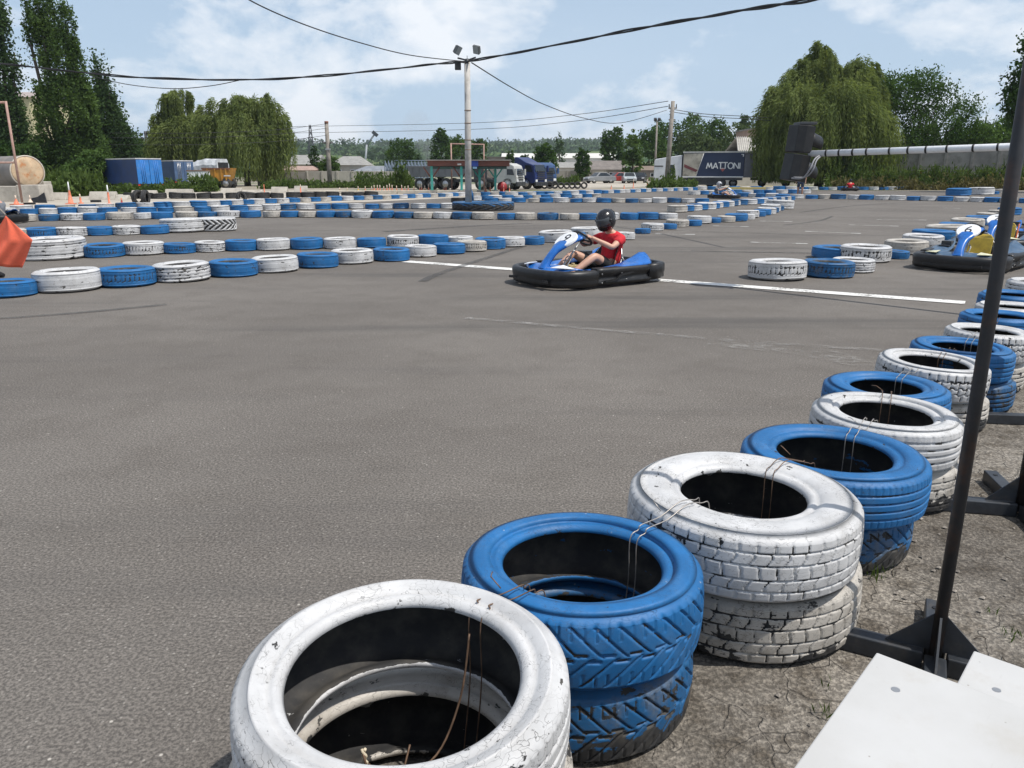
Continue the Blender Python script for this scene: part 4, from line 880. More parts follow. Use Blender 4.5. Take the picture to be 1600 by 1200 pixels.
def tree(label, px, ytop, width, Y, kind, leaf, n, ells, name='tree', group=None, per=14, rc=.05, cat='tree', base_y=None, shell=.6, limbs=5, up=0.0, zs=.8):
    """ells in crown units: x,y in half-widths, z and rz in heights"""
    b = at(px, 300, Y); h = at(px, ytop, Y).z; hw = width/2*(Y*CP)/FPX
    r = empty(name, (b.x, Y, 0), 0, label, cat, group); trunk(r, h, max(.06, h*.016), limbs, .3, .62, hw*.45)
    E_ = [(e[0]*hw, e[1]*hw, e[2]*h, e[3]*hw, (e[4] if len(e) > 5 else e[3])*hw, (e[-1])*h) for e in ells]
    P = clumps(E_, n//per, per, rc*(h*hw)**.5, shell, zs); P = P[P[:, 2] > .05]; P[:, 0] += (at(px, ytop, Y).x-b.x)*(P[:, 2]/h-.35)
    quads('crown', *leaves_at(P, leaf, .6, up), LF[kind], r); return r
def poplar(label, px, Y, kind, leaf, n, blobs, rc):
    """blobs: plumes of the crown as seen (px, py, half-width px, half-height px)"""
    b = at(px, 300, Y); h = at(px, min(q[1]-q[3] for q in blobs), Y).z; r = empty('poplar_tree', (b.x, Y, 0), 0, label, 'tree', 'poplars on the left'); k = Y*CP/FPX; mb = MB()
    mb.tube(catmull([(0, 0, -.1), (0, 0, h*.2), (at(blobs[1][0], blobs[1][1], Y).x-b.x, 0, at(blobs[1][0], blobs[1][1], Y).z)], 4), [.42, .40, .38, .36, .33, .29, .25, .21, .18], 8); E_ = []
    for i, (x, y, rx, ry) in enumerate(blobs):
        rx = max(3, rx-5)
        p = at(x, y, Y)-b; E_.append((p.x, random.uniform(-.5, .5)*rx*k, p.z+b.z, rx*k, rx*k, ry*k))
        if i > 1: mb.tube(catmull([(0, 0, h*.12), (p.x*.6, 0, (p.z+b.z)*.55), (p.x, 0, p.z+b.z+ry*k*.4)], 4), [.2, .18, .16, .14, .12, .10, .08, .06, .04], 6)
    mb.build('trunk', BARK, r); P = clumps([(e[0], e[1], e[2], e[3], e[4], e[5]) for e in E_], n//30, 30, rc*1.25, .85, 1.9); P = P[P[:, 2] > .05]
    quads('crown', *leaves_at(P, leaf, .62, .3), LF[kind], r); return r
poplar('tall dark poplar cut off by the left edge', 8, 78, 'darkpoplar', .29, 24000, [(8, 255, 40, 45), (5, 200, 34, 55), (0, 120, 28, 60), (28, 150, 10, 40), (25, 95, 7, 28), (34, 190, 9, 35), (-10, 40, 22, 70), (8, 60, 11, 45), (2, 15, 9, 40), (-22, -20, 12, 50)], .24)
poplar('tall poplar with a split twin top near the rusty tank', 112, 72, 'poplar', .23, 60000, [(118, 250, 48, 48), (112, 180, 38, 60), (108, 110, 22, 60), (108, 55, 15, 44), (124, 120, 16, 50), (136, 175, 18, 45), (80, 200, 22, 60), (78, 130, 13, 45), (60, 18, 24, 50), (70, 70, 16, 46), (42, 44, 9, 16), (48, 78, 8, 20), (70, 250, 20, 40), (150, 240, 18, 45), (60, 160, 8, 40)], .14)
poplar('poplar tapering behind the blue trailer', 172, 84, 'darkpoplar', .28, 22000, [(180, 245, 34, 42), (166, 190, 22, 50), (155, 140, 12, 42), (151, 115, 6, 24), (164, 122, 5, 20), (182, 195, 14, 36), (196, 225, 14, 34), (140, 200, 16, 60), (172, 155, 7, 26), (210, 250, 10, 26)], .24)
tree('lower dark tree left of the pole with lamps', 205, 185, 70, 95, 'dark', .34, 5000, [(0, 0, .4, .9, .4), (-.3, 0, .7, .5, .3), (.6, 0, .35, .5, .3)])
tree('bright green bush low beside the blue trailer', 138, 232, 74, 66, 'mid', .26, 6000, [(0, 0, .42, .9, .42), (.3, 0, .7, .5, .3), (-.5, 0, .3, .5, .3)], 'bush', cat='bush')
tree('dark bush behind the rusty tank', 22, 215, 110, 70, 'dark', .3, 6000, [(0, 0, .45, .95, .42), (.5, 0, .5, .45, .4), (-.5, 0, .6, .5, .4)], 'bush', cat='bush')
def willow(label, px, ytop, width, Y, nh, domes, name='willow_tree', ls=.42):
    b = at(px, 300, Y); h = at(px, ytop, Y).z; hw = width/2*(Y*CP)/FPX; r = empty(name, (b.x, Y, 0), 0, label, 'tree', 'weeping willows'); trunk(r, h, h*.03, 7, .32, .6, hw*.3); random.seed(int(px))
    C_, U_, W_ = [], [], []
    for (dx, dy, top, rad, wgt, drop) in domes:
        for _ in range(int(nh*wgt)):                       # bough ends, each trailing a curtain of strands
            ang = random.uniform(0, 2*PI); q = random.random()**.6; k = random.randint(14, 44); sp = rad*hw*random.uniform(.06, .20)
            hx, hy = dx*hw+math.cos(ang)*q*rad*hw, dy*hw+math.sin(ang)*q*rad*hw; hz = top*h-(q**2.2)*rad*hw*.85-random.random()**1.5*h*.16
            X = hx+RNG.normal(size=k)*sp; Yy = hy+RNG.normal(size=k)*sp; Z = hz-((X-hx)**2+(Yy-hy)**2)/sp*.35+RNG.normal(size=k)*sp*.25
            L = np.maximum(.6, np.minimum(Z-.5, h*drop*random.uniform(.45, 1.1)*RNG.uniform(.45, 1.1, k))); steps = 15; ca, sa = math.cos(ang), math.sin(ang)
            for s in range(steps):
                f = (s+RNG.uniform(0, 1, k))/steps; sway = .10*np.sin(f*3+X)
                c = np.stack([X+ca*.5*sp*np.sin(f*2.2)+sway+RNG.normal(size=k)*.06, Yy+sa*.5*sp*np.sin(f*2.2)+RNG.normal(size=k)*.06, Z-f*L+.25*sp*np.sin(f*PI)], 1)
                u = np.stack([ca*(.9-1.4*f)+RNG.normal(size=k)*.35, sa*(.9-1.4*f)+RNG.normal(size=k)*.35, -(.35+f*1.6)+RNG.normal(size=k)*.1], 1); u /= np.linalg.norm(u, axis=1, keepdims=True)
                w = np.cross(u, rdir(k)); w /= np.linalg.norm(w, axis=1, keepdims=True); sz = ls*RNG.uniform(.6, 1.3, (k, 1)); C_.append(c); U_.append(u*sz*.5); W_.append(w*sz*.105)
    CC = np.concatenate(C_); CC[:, 0] += (at(px, ytop, Y).x-b.x)*(CC[:, 2]/h-.35)
    quads('crown', CC, np.concatenate(U_), np.concatenate(W_), LF['willow'], r); return r
willow('round headed willow left of the pair, behind the yellow tipper', 287, 130, 108, 92, 62, [(-.05, 0, .98, .40, .3, .35), (-.5, .1, .76, .45, .4, .62), (.5, 0, .74, .45, .4, .6), (0, -.3, .72, .6, .5, .6)], ls=.46)
willow('broad willow right of the pair, behind the concrete blocks', 388, 134, 152, 88, 98, [(-.15, 0, .97, .5, .25, .4), (.4, .0, .96, .4, .2, .5), (-.6, 0, .9, .42, .25, .75), (.05, -.3, .84, .7, .35, .75), (.62, 0, .78, .4, .22, .7)], ls=.46)
willow('big weeping willow behind the traffic light', 1278, 60, 206, 76, 215, [(.02, 0, 1.0, .26, .12, .30), (-.14, .1, .93, .34, .16, .45), (-.45, 0, .80, .42, .2, .58), (.62, .1, .93, .26, .14, .45), (.40, 0, .88, .34, .16, .5), (-.74, 0, .70, .30, .2, .55), (-.45, -.3, .74, .40, .16, .6), (.1, -.4, .74, .66, .32, .66), (.82, 0, .72, .24, .12, .55), (-.6, -.3, .60, .34, .18, .6), (.5, -.4, .62, .4, .16, .6)], ls=.40)
tree('dark spreading tree right of the big willow', 1424, 102, 212, 78, 'dark', .23, 26000, [(-.38, 0, .5, .55, .42), (-.2, 0, .76, .42, .2), (.10, 0, .86, .3, .13), (-.5, 0, .82, .2, .12), (.3, 0, .45, .4, .28), (.42, 0, .74, .2, .12), (.62, 0, .62, .18, .10), (.80, 0, .68, .13, .08), (-.8, 0, .45, .28, .38), (.75, 0, .38, .3, .2)], rc=.045, shell=.5)
tree('leafy tree cut off by the right edge', 1612, 48, 130, 58, 'dark', .28, 14000, [(.1, 0, .80, .55, .2), (-.2, 0, .62, .6, .2), (.2, 0, .5, .8, .3), (-.45, 0, .52, .35, .14), (0, 0, .92, .35, .1)], rc=.05, shell=.4, up=-.5)
tree('leafy bush behind the right wall below the dark tree', 1555, 172, 150, 78, 'mid', .3, 7000, [(0, 0, .45, .9, .42), (-.5, 0, .55, .5, .32), (.5, 0, .7, .5, .3)], 'bush', cat='bush')
# the grove behind the lorry and the single trees of the middle distance
GR = [('tall ragged tree at the left end of the grove', 957, 199, 44, 150, 'dark', [(0, 0, .5, .8, .35), (-.3, 0, .75, .5, .2), (.3, 0, .85, .4, .15), (-.6, 0, .6, .3, .12)]),
      ('slim pointed green tree in front of the grove', 986, 201, 30, 118, 'poplar', [(0, 0, .35, .95, .33), (0, 0, .6, .75, .28), (.05, 0, .82, .4, .17)]),
      ('dark tree of the grove right of the slim pointed tree', 1012, 197, 60, 150, 'dark', [(0, 0, .5, .95, .48), (.3, 0, .7, .6, .28)]),
      ('tall dark tree of the grove behind the wooden pole', 1040, 187, 60, 158, 'dark', [(0, 0, .5, .95, .48), (-.3, 0, .75, .5, .25)]),
      ('tallest rounded tree in the middle of the grove', 1078, 177, 62, 155, 'mid', [(0, 0, .5, .95, .48), (.1, 0, .82, .5, .18)]),
      ('round grove tree right of the tallest one', 1117, 184, 54, 158, 'dark', [(0, 0, .5, .95, .48), (0, 0, .8, .55, .2)]),
      ('grey green rounded tree low in front of the grove', 1082, 199, 52, 135, 'grey', [(0, 0, .5, .95, .5)]),
      ('small grey green tree above the lorry trailer', 1106, 215, 44, 128, 'grey', [(0, 0, .5, .95, .5)]),
      ('broad grey green tree above the lettered trailer', 1148, 192, 62, 140, 'grey', [(0, 0, .5, .95, .5), (.4, 0, .6, .5, .35)]),
      ('dark narrow tree standing above the right end of the grove', 1161, 173, 20, 170, 'darkpoplar', [(-.1, 0, .7, .8, .3), (.5, 0, .7, .4, .2)]),
      ('rounded dark tree right of the long pale wall', 627, 214, 46, 165, 'dark', [(-.1, 0, .5, .9, .48), (.6, 0, .55, .4, .4)]),
      ('left tree of the clump behind the rusty goal frame', 691, 199, 34, 160, 'dark', [(0, 0, .5, .95, .48), (-.1, 0, .8, .5, .2)]),
      ('broad tree of the clump behind the lamp pole', 722, 208, 52, 165, 'mid', [(0, 0, .5, .95, .48), (-.4, 0, .7, .4, .2)]),
      ('low right tree of the clump behind the lamp pole', 750, 213, 26, 165, 'dark', [(0, 0, .5, .95, .48)]),
      ('lone dark poplar standing beyond the white building', 873, 204, 21, 230, 'darkpoplar', [(0, 0, .4, .95, .36), (0, 0, .72, .6, .25)]),
      ('round bush in front of the white building', 851, 224, 36, 118, 'dark', [(0, 0, .5, .95, .5)]),
      ('smaller round bush right of the lone poplar', 909, 230, 26, 128, 'dark', [(0, 0, .5, .95, .5)]),
      ('dark pointed fir left of the wooden pole', 492, 226, 26, 108, 'darkpoplar', [(0, 0, .3, .95, .3), (0, 0, .6, .6, .25), (0, 0, .84, .3, .14)]),
      ('low shrub right of the wooden pole', 516, 243, 34, 106, 'mid', [(0, 0, .5, .95, .5)]),
      ('tiny dark fir beside the smoke', 652, 238, 11, 170, 'darkpoplar', [(0, 0, .35, .95, .35), (0, 0, .7, .5, .28)]),
      ('small bush in front of the brown building', 797, 235, 16, 150, 'mid', [(0, 0, .5, .95, .5)]),
      ('small leafy bush beside the white building wall', 818, 241, 16, 140, 'dark', [(0, 0, .5, .95, .5)]),
      ('bright shrub growing between the two poles', 1033, 236, 22, 95, 'weed', [(0, 0, .5, .95, .5)])]
for lb, px, yt, w, Y, k, el in GR: tree(lb, px, yt, w, Y, k, .5 if Y > 110 else .3, 3200 if w > 30 else 1600, el, 'bush' if 'bush' in lb or 'shrub' in lb else 'tree', rc=.06, cat='bush' if 'bush' in lb or 'shrub' in lb else 'tree')
def weeds(name, label, areas, kind, blade=.6, leafy=.35):
    Cs, Us, Ws = [], [], []
    for (xa, ya, xb, yb, dep, n, h) in areas:
        a, b = at(xa, 300, ya), at(xb, 300, yb); t = RNG.uniform(0, 1, n); dv = np.array([a.x, a.y])/np.hypot(a.x, a.y); q = RNG.uniform(0, dep, n)
        X = a.x+(b.x-a.x)*t+dv[0]*q; Y = a.y+(b.y-a.y)*t+dv[1]*q; hh = h*(.18+1.0*RNG.uniform(0, 1, n)**1.7)*(.35+.85*np.abs(np.sin(X*.55+np.sin(Y*1.3)+.7*np.sin(X*1.7))))
        for s in range(3):
            z = hh*(.17+.33*s); u = np.stack([RNG.normal(size=n)*.22, RNG.normal(size=n)*.22, np.ones(n)], 1); u *= (hh/6*1.15)[:, None]; w = np.cross(u, rdir(n)); w *= (blade*.10/np.maximum(1e-6, np.linalg.norm(w, axis=1)))[:, None]
            Cs.append(np.stack([X+RNG.normal(size=n)*.05*s, Y+RNG.normal(size=n)*.05*s, z], 1)); Us.append(u); Ws.append(w)
        m = int(n*2.2); i = RNG.integers(0, n, m); P = np.stack([X[i]+RNG.normal(size=m)*.14, Y[i]+RNG.normal(size=m)*.14, hh[i]*RNG.uniform(.25, 1.02, m)], 1); c, u, w = leaves_at(P, leafy, .4, .4); Cs.append(c); Us.append(u); Ws.append(w)
    return tag(quads(name, np.concatenate(Cs), np.concatenate(Us), np.concatenate(Ws), LF[kind]), label, 'weeds', None, 'stuff')
weeds('weeds', 'tall green weeds growing along the right wall', [(1290, 68, 1625, 66, 2.5, 2600, 1.5), (1345, 70, 1625, 67, 4, 2400, 1.6), (1292, 70, 1352, 69, 3, 700, 2.9), (1560, 70, 1590, 69, 1, 120, 2.9)], 'weed')
weeds('dry_weeds', 'dry straw coloured weeds in front of the right wall', [(1300, 66.5, 1625, 65, 2, 1500, .9), (1340, 69, 1600, 67, 3, 1000, 1.3)], 'dry')
weeds('weeds', 'green weeds below the tank, blocks and trailers on the left', [(70, 46, 165, 50, 5, 1500, 1.3), (160, 52, 262, 56, 3, 800, .55), (262, 57, 340, 60, 3, 900, 1.0), (410, 70, 480, 74, 5, 700, .7), (480, 74, 555, 76, 6, 700, .6), (556, 74, 650, 74, 6, 1100, 1.2), (617, 74, 638, 74, 3, 350, 2.0)], 'weed')
weeds('weeds', 'bright weeds around the wooden pole by the lorry cab', [(1014, 69, 1090, 70, 4, 1300, .75), (1032, 70, 1052, 71, 2, 300, 1.5), (852, 90, 905, 92, 3, 600, 1.0)], 'weed')
weeds('tall_grass', 'tall grass and scrub growing above the right wall', [(1340, 83, 1640, 80, 5, 2800, 5.4), (1480, 84, 1640, 82, 5, 1500, 5.0)], 'grey', 1.1, .5)
# woodland on the far hills
def far_woods():
    C_ = []
    pr, pz = np.array(HPROF).T
    def Zat(r, a): return np.interp(r, pr, pz)*(1+.05*np.sin(a*7+1)+.03*np.sin(a*17+r*.004))+np.where(r > 500, 2.2*np.sin(a*31+r*.01), 0)
    def band(a0, a1, r0, r1, n, s):
        a = RNG.uniform(a0, a1, n//2); n = n//2; r = r0+(r1-r0)*RNG.uniform(0, 1, n)
        C_.append((np.stack([r*np.sin(a)*1.1, r*np.cos(a), Zat(r, a)+RNG.uniform(0, s, n)], 1), s))
    band(-.6, .6, 1640, 1760, 5000, 3)
    for a, w, r0, r1, n in [(-.30, .07, 640, 720, 500), (-.24, .09, 800, 860, 500), (-.33, .12, 1050, 1110, 500), (-.14, .10, 900, 950, 350), (-.05, .10, 1150, 1220, 400), (.02, .12, 980, 1030, 400), (.12, .1, 1250, 1310, 400), (-.1, .06, 650, 690, 300), (-.25, .22, 1350, 1390, 600), (.1, .3, 760, 790, 400), (.05, .2, 1420, 1450, 400), (-.2, .2, 560, 590, 300)]: band(a-w, a+w, r0, r1, n, 8)
    P = np.concatenate([c for c, s in C_]); k = 4; P4 = np.repeat(P, k, 0)+RNG.normal(size=(len(P)*k, 3))*np.array([3, 3, 1.8]); c, u, w = leaves_at(P4, 4.6, .8)
    return tag(quads('woods', c, u, w, leaf_mat('far_wood_leaves', (.045, .08, .035), (.085, .13, .055), .2, .01)), 'dark tree lines and woods on the far hills', 'woods', None, 'stuff')
far_woods()
# grass sprigs and loose stones on the near dirt
Cs, Us, Ws = [], [], []
for (px, py, n, h) in [(1372, 905, 22, .07), (1285, 1120, 9, .05), (1585, 1000, 14, .04), (1550, 960, 6, .03), (1290, 1075, 5, .03)]:
    g = G(px, py); a = RNG.uniform(0, 2*PI, n); t = RNG.uniform(.1, .7, n); u = np.stack([np.cos(a)*t, np.sin(a)*t, np.ones(n)], 1)*(h*RNG.uniform(.5, 1.1, n)*.5)[:, None]
    P = np.stack([g.x+RNG.normal(size=n)*.02, g.y+RNG.normal(size=n)*.02, np.zeros(n)+.002], 1)+u; w = np.cross(u, rdir(n)); w *= .0024/np.linalg.norm(w, axis=1, keepdims=True); Cs.append(P); Us.append(u); Ws.append(w)
tag(quads('grass_sprigs', np.concatenate(Cs), np.concatenate(Us), np.concatenate(Ws), LF['weed']), 'few green grass sprigs sprouting from the near dirt', 'grass', None, 'stuff')
STONE = M('dirt_pebbles', (.24, .215, .185), .9, .45, 30, fine=90); mb = MB()
for k in range(1000):
    x, y = random.uniform(.35, 3.4), random.uniform(.9, 5.2)
    if x < .35+(y-1.6)*.72+.12 and y > 1.5: continue
    r = random.choice((.0025, .003, .003, .004, .006, .010)); b = len(mb.v)
    vs = [(x+r*random.uniform(.6, 1.3)*math.cos(a)*math.cos(e), y+r*random.uniform(.6, 1.3)*math.sin(a)*math.cos(e), .002+r*.6*(1+math.sin(e))) for a, e in ((0, 0), (1.57, .2), (3.14, 0), (4.7, -.1), (0, 1.5))]
    mb.add(vs, [(0, 1, 4), (1, 2, 4), (2, 3, 4), (3, 0, 4)])
tag(mb.build('pebbles', STONE), 'loose pebbles scattered over the near dirt', 'gravel', None, 'stuff')
mb = MB()
for k in range(46):
    x, y = random.uniform(.5, 2.6), random.uniform(1.2, 3.6)
    if x < .45+(y-1.6)*.72+.15: continue
    a = random.uniform(0, 6.3); l = random.uniform(.02, .09); mb.tube(catmull([(x, y, .005), (x+math.cos(a)*l*.5, y+math.sin(a)*l*.5, .010), (x+math.cos(a+.4)*l, y+math.sin(a+.4)*l, .005)], 3), .0016, 4)
tag(mb.build('twigs', BARK), 'thin dead twigs lying on the near dirt', 'twigs', None, 'stuff')
# ================================================================ NEAR POSTS, BENCHES, TRAFFIC LIGHT
def post(base, h, r, label, rz, legs=(.40, .42, .30, .30)):
    t = empty('steel_post', base, rz, label, 'post', 'dark steel posts on cross feet')
    MB().tube([(0, 0, .05), (0, 0, h*.5), (0, 0, h)], r, 20).build('pole', RUSTPIPE, t)
    for k, L in enumerate(legs):
        a = k*PI/2; d = Vector((math.cos(a), math.sin(a), 0)); mb = MB(); s = .028
        mb.box(d*(L/2+.03)+Vector((0, 0, .032)), (L, .056, .056), rz=a); leg = mb.build('foot', DKSTEEL, t, bevel=.004)
        mb = MB(); n = Vector((-d.y, d.x, 0))*.006
        mb.prism([d*r*.9+Vector((0, 0, .062))-n*.5, d*(r+.115)+Vector((0, 0, .062))-n*.5, d*r*.9+Vector((0, 0, .175))-n*.5], n); mb.build('gusset', DKSTEEL, t)
        if k < 2:
            mb = MB(); mb.cyl(d*(L-.03)+Vector((0, 0, .0595)), d*(L-.03)+Vector((0, 0, .0625)), .010); mb.build('bolt_hole', INK, leg)
    return t
b1 = G(1457, 1046); P1 = post((b1.x, b1.y, 0), 2.35, .0168, 'near dark steel post with rusty top standing beside the white benches', math.radians(62), (.30, .34, .30, .30)); P1.rotation_euler = (0, .027, math.radians(62))
b2 = G(1596, 806); post((b2.x, b2.y, 0), 2.35, .033, 'dark steel post at the right edge whose feet point at the white tyre stack', math.radians(78), (.34, .36, .3, .3))
b3 = G(1668, 666); post((b3.x, b3.y, 0), 2.35, .033, 'dark steel post beyond the right edge of which one foot shows', math.radians(82), (.3, .5, .3, .3))
def board_mat():
    m, t, b = new_mat('white_painted_board'); q = NT(t); p = q.n('ShaderNodeTexCoord').outputs['Object']
    c = q.mix(q.step(q.noise(p, 2.4, 6, .6), .35, .7), (.44, .435, .42), (.50, .498, .49)); n = q.noise(p, 7, 6, .7)
    c = q.mix(q.math('MULTIPLY', q.step(n, .52, .72), .4), c, (.40, .375, .335))
    vn = q.n('ShaderNodeTexVoronoi', feature='F1'); vn.inputs['Scale'].default_value = 55; q.l(p, vn.inputs[0]); w = q.n('ShaderNodeTexWhiteNoise', noise_dimensions='3D'); q.l(vn.outputs['Position'], w.inputs[0])
    sp = q.math('MULTIPLY', q.math('SUBTRACT', 1, q.step(vn.outputs['Distance'], .06, .16)), q.step(w.outputs[0], .90, .94)); c = q.mix(q.math('MULTIPLY', sp, .7), c, (.18, .15, .12))
    mp = q.n('ShaderNodeMapping'); mp.inputs['Scale'].default_value = (6, 90, 1); mp.inputs['Rotation'].default_value = (0, 0, .4); q.l(p, mp.inputs[0]); sc = q.step(q.noise(mp.outputs[0], 1.0, 3, .5), .68, .74); c = q.mix(q.math('MULTIPLY', sc, .35), c, (.34, .32, .29))
    q.l(c, b.inputs['Base Color']); q.l(q.math('ADD', .35, q.math('MULTIPLY', n, .35)), b.inputs['Roughness']); q.l(q.bump(n, .3, .002), b.inputs['Normal']); return m
WBOARD = board_mat()
def bench(cx, cy, L, Wd, rz, z, label):
    t = empty('white_bench', (cx, cy, 0), rz, label, 'bench', 'white benches at the lower right'); mb = MB(); mb.box((0, 0, z-.014), (L, Wd, .028)); s = mb.build('seat_board', WBOARD, t, bevel=.003)
    for (a, b_) in ((-.42, -.36), (-.42, .36), (.42, -.36), (.42, .36), (0, -.36), (0, .36)): MB().cyl((a*L, b_*Wd, z-.002), (a*L, b_*Wd, z+.0008), .008, n=12).build('screw_head', STEEL, s)
    for a in (-1, 1):
        for b_ in (-1, 1):
            MB().box((a*(L/2-.06), b_*(Wd/2-.05), (z-.028)/2), (.04, .04, z-.030)).build('leg', DKSTEEL, t)
    return t
c1 = G(1367, 1023, .45); e1 = G(1240, 1200, .45); r1 = G(1600, 1105, .45); u = (e1-c1).normalized(); v = (r1-c1).normalized()
L1, W1 = 1.25, .46; cc = c1+u*L1/2+v*W1/2; bench(cc.x, cc.y, L1, W1, math.atan2(u.y, u.x), .45, 'nearer white bench board covering the lower right corner')
c2 = G(1520, 1020, .39); cc = c2+u*.75+v*.23; off = (c1-c2).dot(v)+W1+.0
bench(cc.x, cc.y, 1.5, .46, math.atan2(u.y, u.x), .39, 'second white bench board behind the nearer one')
# traffic light on a banded arm
def traffic():
    a0 = at(1271, 240, 9.35); a1 = at(1590, 229, 7.85); d = (a1-a0).normalized(); a2 = a0+d*3.6; t = empty('traffic_light', (a2.x, a2.y, 0), 0, 'black two lamp traffic light hanging from a white arm with black bands', 'traffic light'); o = Vector((a2.x, a2.y, 0))
    MB().tube([a0-o-d*.05, a2-o], .036, 14).build('arm', WHITE_PL, t); L = (a1-a0).length
    for px in (1300, 1325, 1350, 1374, 1412, 1441, 1468, 1498, 1534, 1566):
        p = a0+d*(L*((px-1271)/319.0)**1.07); MB().tube([p-o-d*.010, p-o+d*.010], .0385, 14).build('band', BLACK_PL, t)
    MB().tube([(0, 0, 0), (0, 0, a2.z+.1)], .05, 14).build('post', DKSTEEL, t)
    c = at(1246, 239, 9.45)-o
    T = Matrix.Rotation(math.radians(3), 3, 'Y')
    sight = Vector((math.sin(math.radians(70)), math.cos(math.radians(70)), 0))       # where the lamps face
    rz = math.atan2(sight.y, sight.x)
    for k, (dz, tilt) in enumerate(((.155, 5), (-.165, 8))):
        R_ = Matrix.Rotation(math.radians(tilt), 3, 'Y') @ Matrix.Rotation(rz, 3, 'Z'); cc = c+Vector((-.00-.03*k, 0, dz)); mb = MB()
        poly = [(.10, -.14), (.10, .14), (-.02, .14), (-.10, .085), (-.10, -.085), (-.02, -.14)]
        mb.prism([cc+R_ @ Vector((x, y, -.15)) for x, y in poly], R_ @ Vector((0, 0, .30))); h = mb.build('lamp_housing', BLACK_PL, t, bevel=.008)
        mb = MB(); R2 = R_; rows = []
        for i in range(4): rows.append([cc+R2 @ Vector((.10+.06*i, .115*math.cos(a)*(1-.04*i), .115*math.sin(a)*(1-.04*i)-.012*i)) for a in [math.radians(-35+250*j/16) for j in range(17)]])
        mb.grid(rows); vz = mb.build('visor', BLACK_PL, h); vz.modifiers.new('s', 'SOLIDIFY').thickness = .004
        mb = MB(); mb.lathe([(0, .03), (.05, .026), (.105, .004), (.105, -.004)], 20, cc+R2 @ Vector((.10, 0, 0)), R2 @ Matrix.Rotation(PI/2, 3, 'Y')); mb.build('lens', M('red_lens' if k == 0 else 'green_lens', (.25, .02, .02) if k == 0 else (.02, .18, .08), .15), h)
    mb = MB(); mb.box(c+Vector((.06, 0, .325)), (.20, .22, .03)); mb.build('top_bracket', DKSTEEL, t, bevel=.004)
    mb = MB(); mb.tube(catmull([a0-o+Vector((.10, -.06, .0)), a0-o+Vector((-.02, -.12, -.06)), a0-o+Vector((-.08, -.16, -.17)), c+Vector((.02, -.2, -.28)), c+Vector((-.10, -.16, -.285))], 5), .010, 6); mb.tube(catmull([a0-o+Vector((.12, -.05, .0)), a0-o+Vector((.0, -.13, -.07)), a0-o+Vector((-.05, -.17, -.18)), c+Vector((.05, -.21, -.27)), c+Vector((-.08, -.17, -.275))], 5), .009, 6)
    mb.build('cable_loop', M('grey_cable', (.25, .25, .26), .5, .1), t)
traffic()
# ================================================================ LAMP POLE, WOODEN POLES, WIRES
pb = at(732, 319, 30.4); pt_ = at(730, 97, 30.4)
LP = empty('lamp_pole', (pb.x, 30.4, 0), 0, 'tall pale pole with two floodlights rising from the huge tyre', 'lamp pole')
lean = pt_.x-pb.x
MB().tube([(0, 0, 0), (lean*.5, 0, pt_.z*.5), (lean, 0, pt_.z)], [.128, .118, .105], 18).build('pole', PALEPOLE, LP)
mb = MB()
for z in (3.15, 3.6, 2.55, 2.2): mb.tube([(lean*z/pt_.z, 0, z), (lean*z/pt_.z, 0, z+.03)], .125, 18)
mb.build('strap', M('rusty_strap', (.22, .15, .10), .7, .3, 12), LP)
tp = Vector((lean, 0, pt_.z))
mb = MB(); mb.tube([tp+Vector((-.35, 0, .14)), tp+Vector((0, 0, .06)), tp+Vector((.32, 0, .16))], .03, 8); mb.tube([tp+Vector((-.06, 0, 0)), tp+Vector((.06, 0, .0))], .12, 14); mb.tube([tp, tp+Vector((0, 0, .22))], .012, 6); mb.build('bracket', DKSTEEL, LP)
def flood(c, rot, nm):
    R_ = Matrix.Rotation(rot[2], 3, 'Z') @ Matrix.Rotation(rot[1], 3, 'Y') @ Matrix.Rotation(rot[0], 3, 'X'); mb = MB(); mb.box(c, (.25, .09, .30), rot=R_)
    for k in range(5): mb.box(c+R_ @ Vector((-.12+.06*k, .07, 0)), (.012, .05, .26), rot=R_)
    o = mb.build('floodlight', M(nm, (.10, .11, .11), .5, .2), LP, bevel=.01); mb = MB(); mb.box(c+R_ @ Vector((0, -.052, 0)), (.22, .006, .27), rot=R_); mb.build('glass', M('floodlight_glass', (.35, .38, .38), .1, .1), o)
flood(tp+Vector((-.33, 0, .40)), (.5, .18, 1.0), 'dark_floodlight_case'); flood(tp+Vector((.34, 0, .42)), (.55, .25, -.5), 'grey_floodlight_case')
mb = MB(); mb.box(tp+Vector((-.34, -.02, -.12)), (.22, .16, .30)); mb.build('junction_box', BLACK_PL, LP, bevel=.01)
def wire(name, label, pts, r, twist=0, group='overhead wires', n=8):
    c = catmull(pts, n); mb = MB()
    if not twist: mb.tube(c, r, 6)
    else:
        for k in range(twist):
            mb.tube([p+Vector((0, math.cos(i*.55+k*2*PI/twist), math.sin(i*.55+k*2*PI/twist)))*r[i if isinstance(r, list) else 0]*.62*(1+.5*math.sin(i*.37+k)) if isinstance(r, list) else p+Vector((0, math.cos(i*.5+k*2*PI/twist), math.sin(i*.5+k*2*PI/twist)))*r*.5*(1+.55*math.sin(i*.29+k*1.7)) for i, p in enumerate(c)], r*.62, 6)
    return tag(mb.build(name, CABLE), label, 'cable', group)
TPW = LP.location+tp
wire('power_cable', 'thick twisted black cable sagging from the left trees to the lamp pole', [at(-60, 95, 31), at(10, 100, 31), at(90, 109, 31), at(200, 120, 31), at(320, 124.5, 31), at(420, 123.5, 30.8), at(520, 117, 30.6), at(620, 107, 30.4), at(690, 99, 30.4), at(727, 96.5, 30.3)], .042, 2)
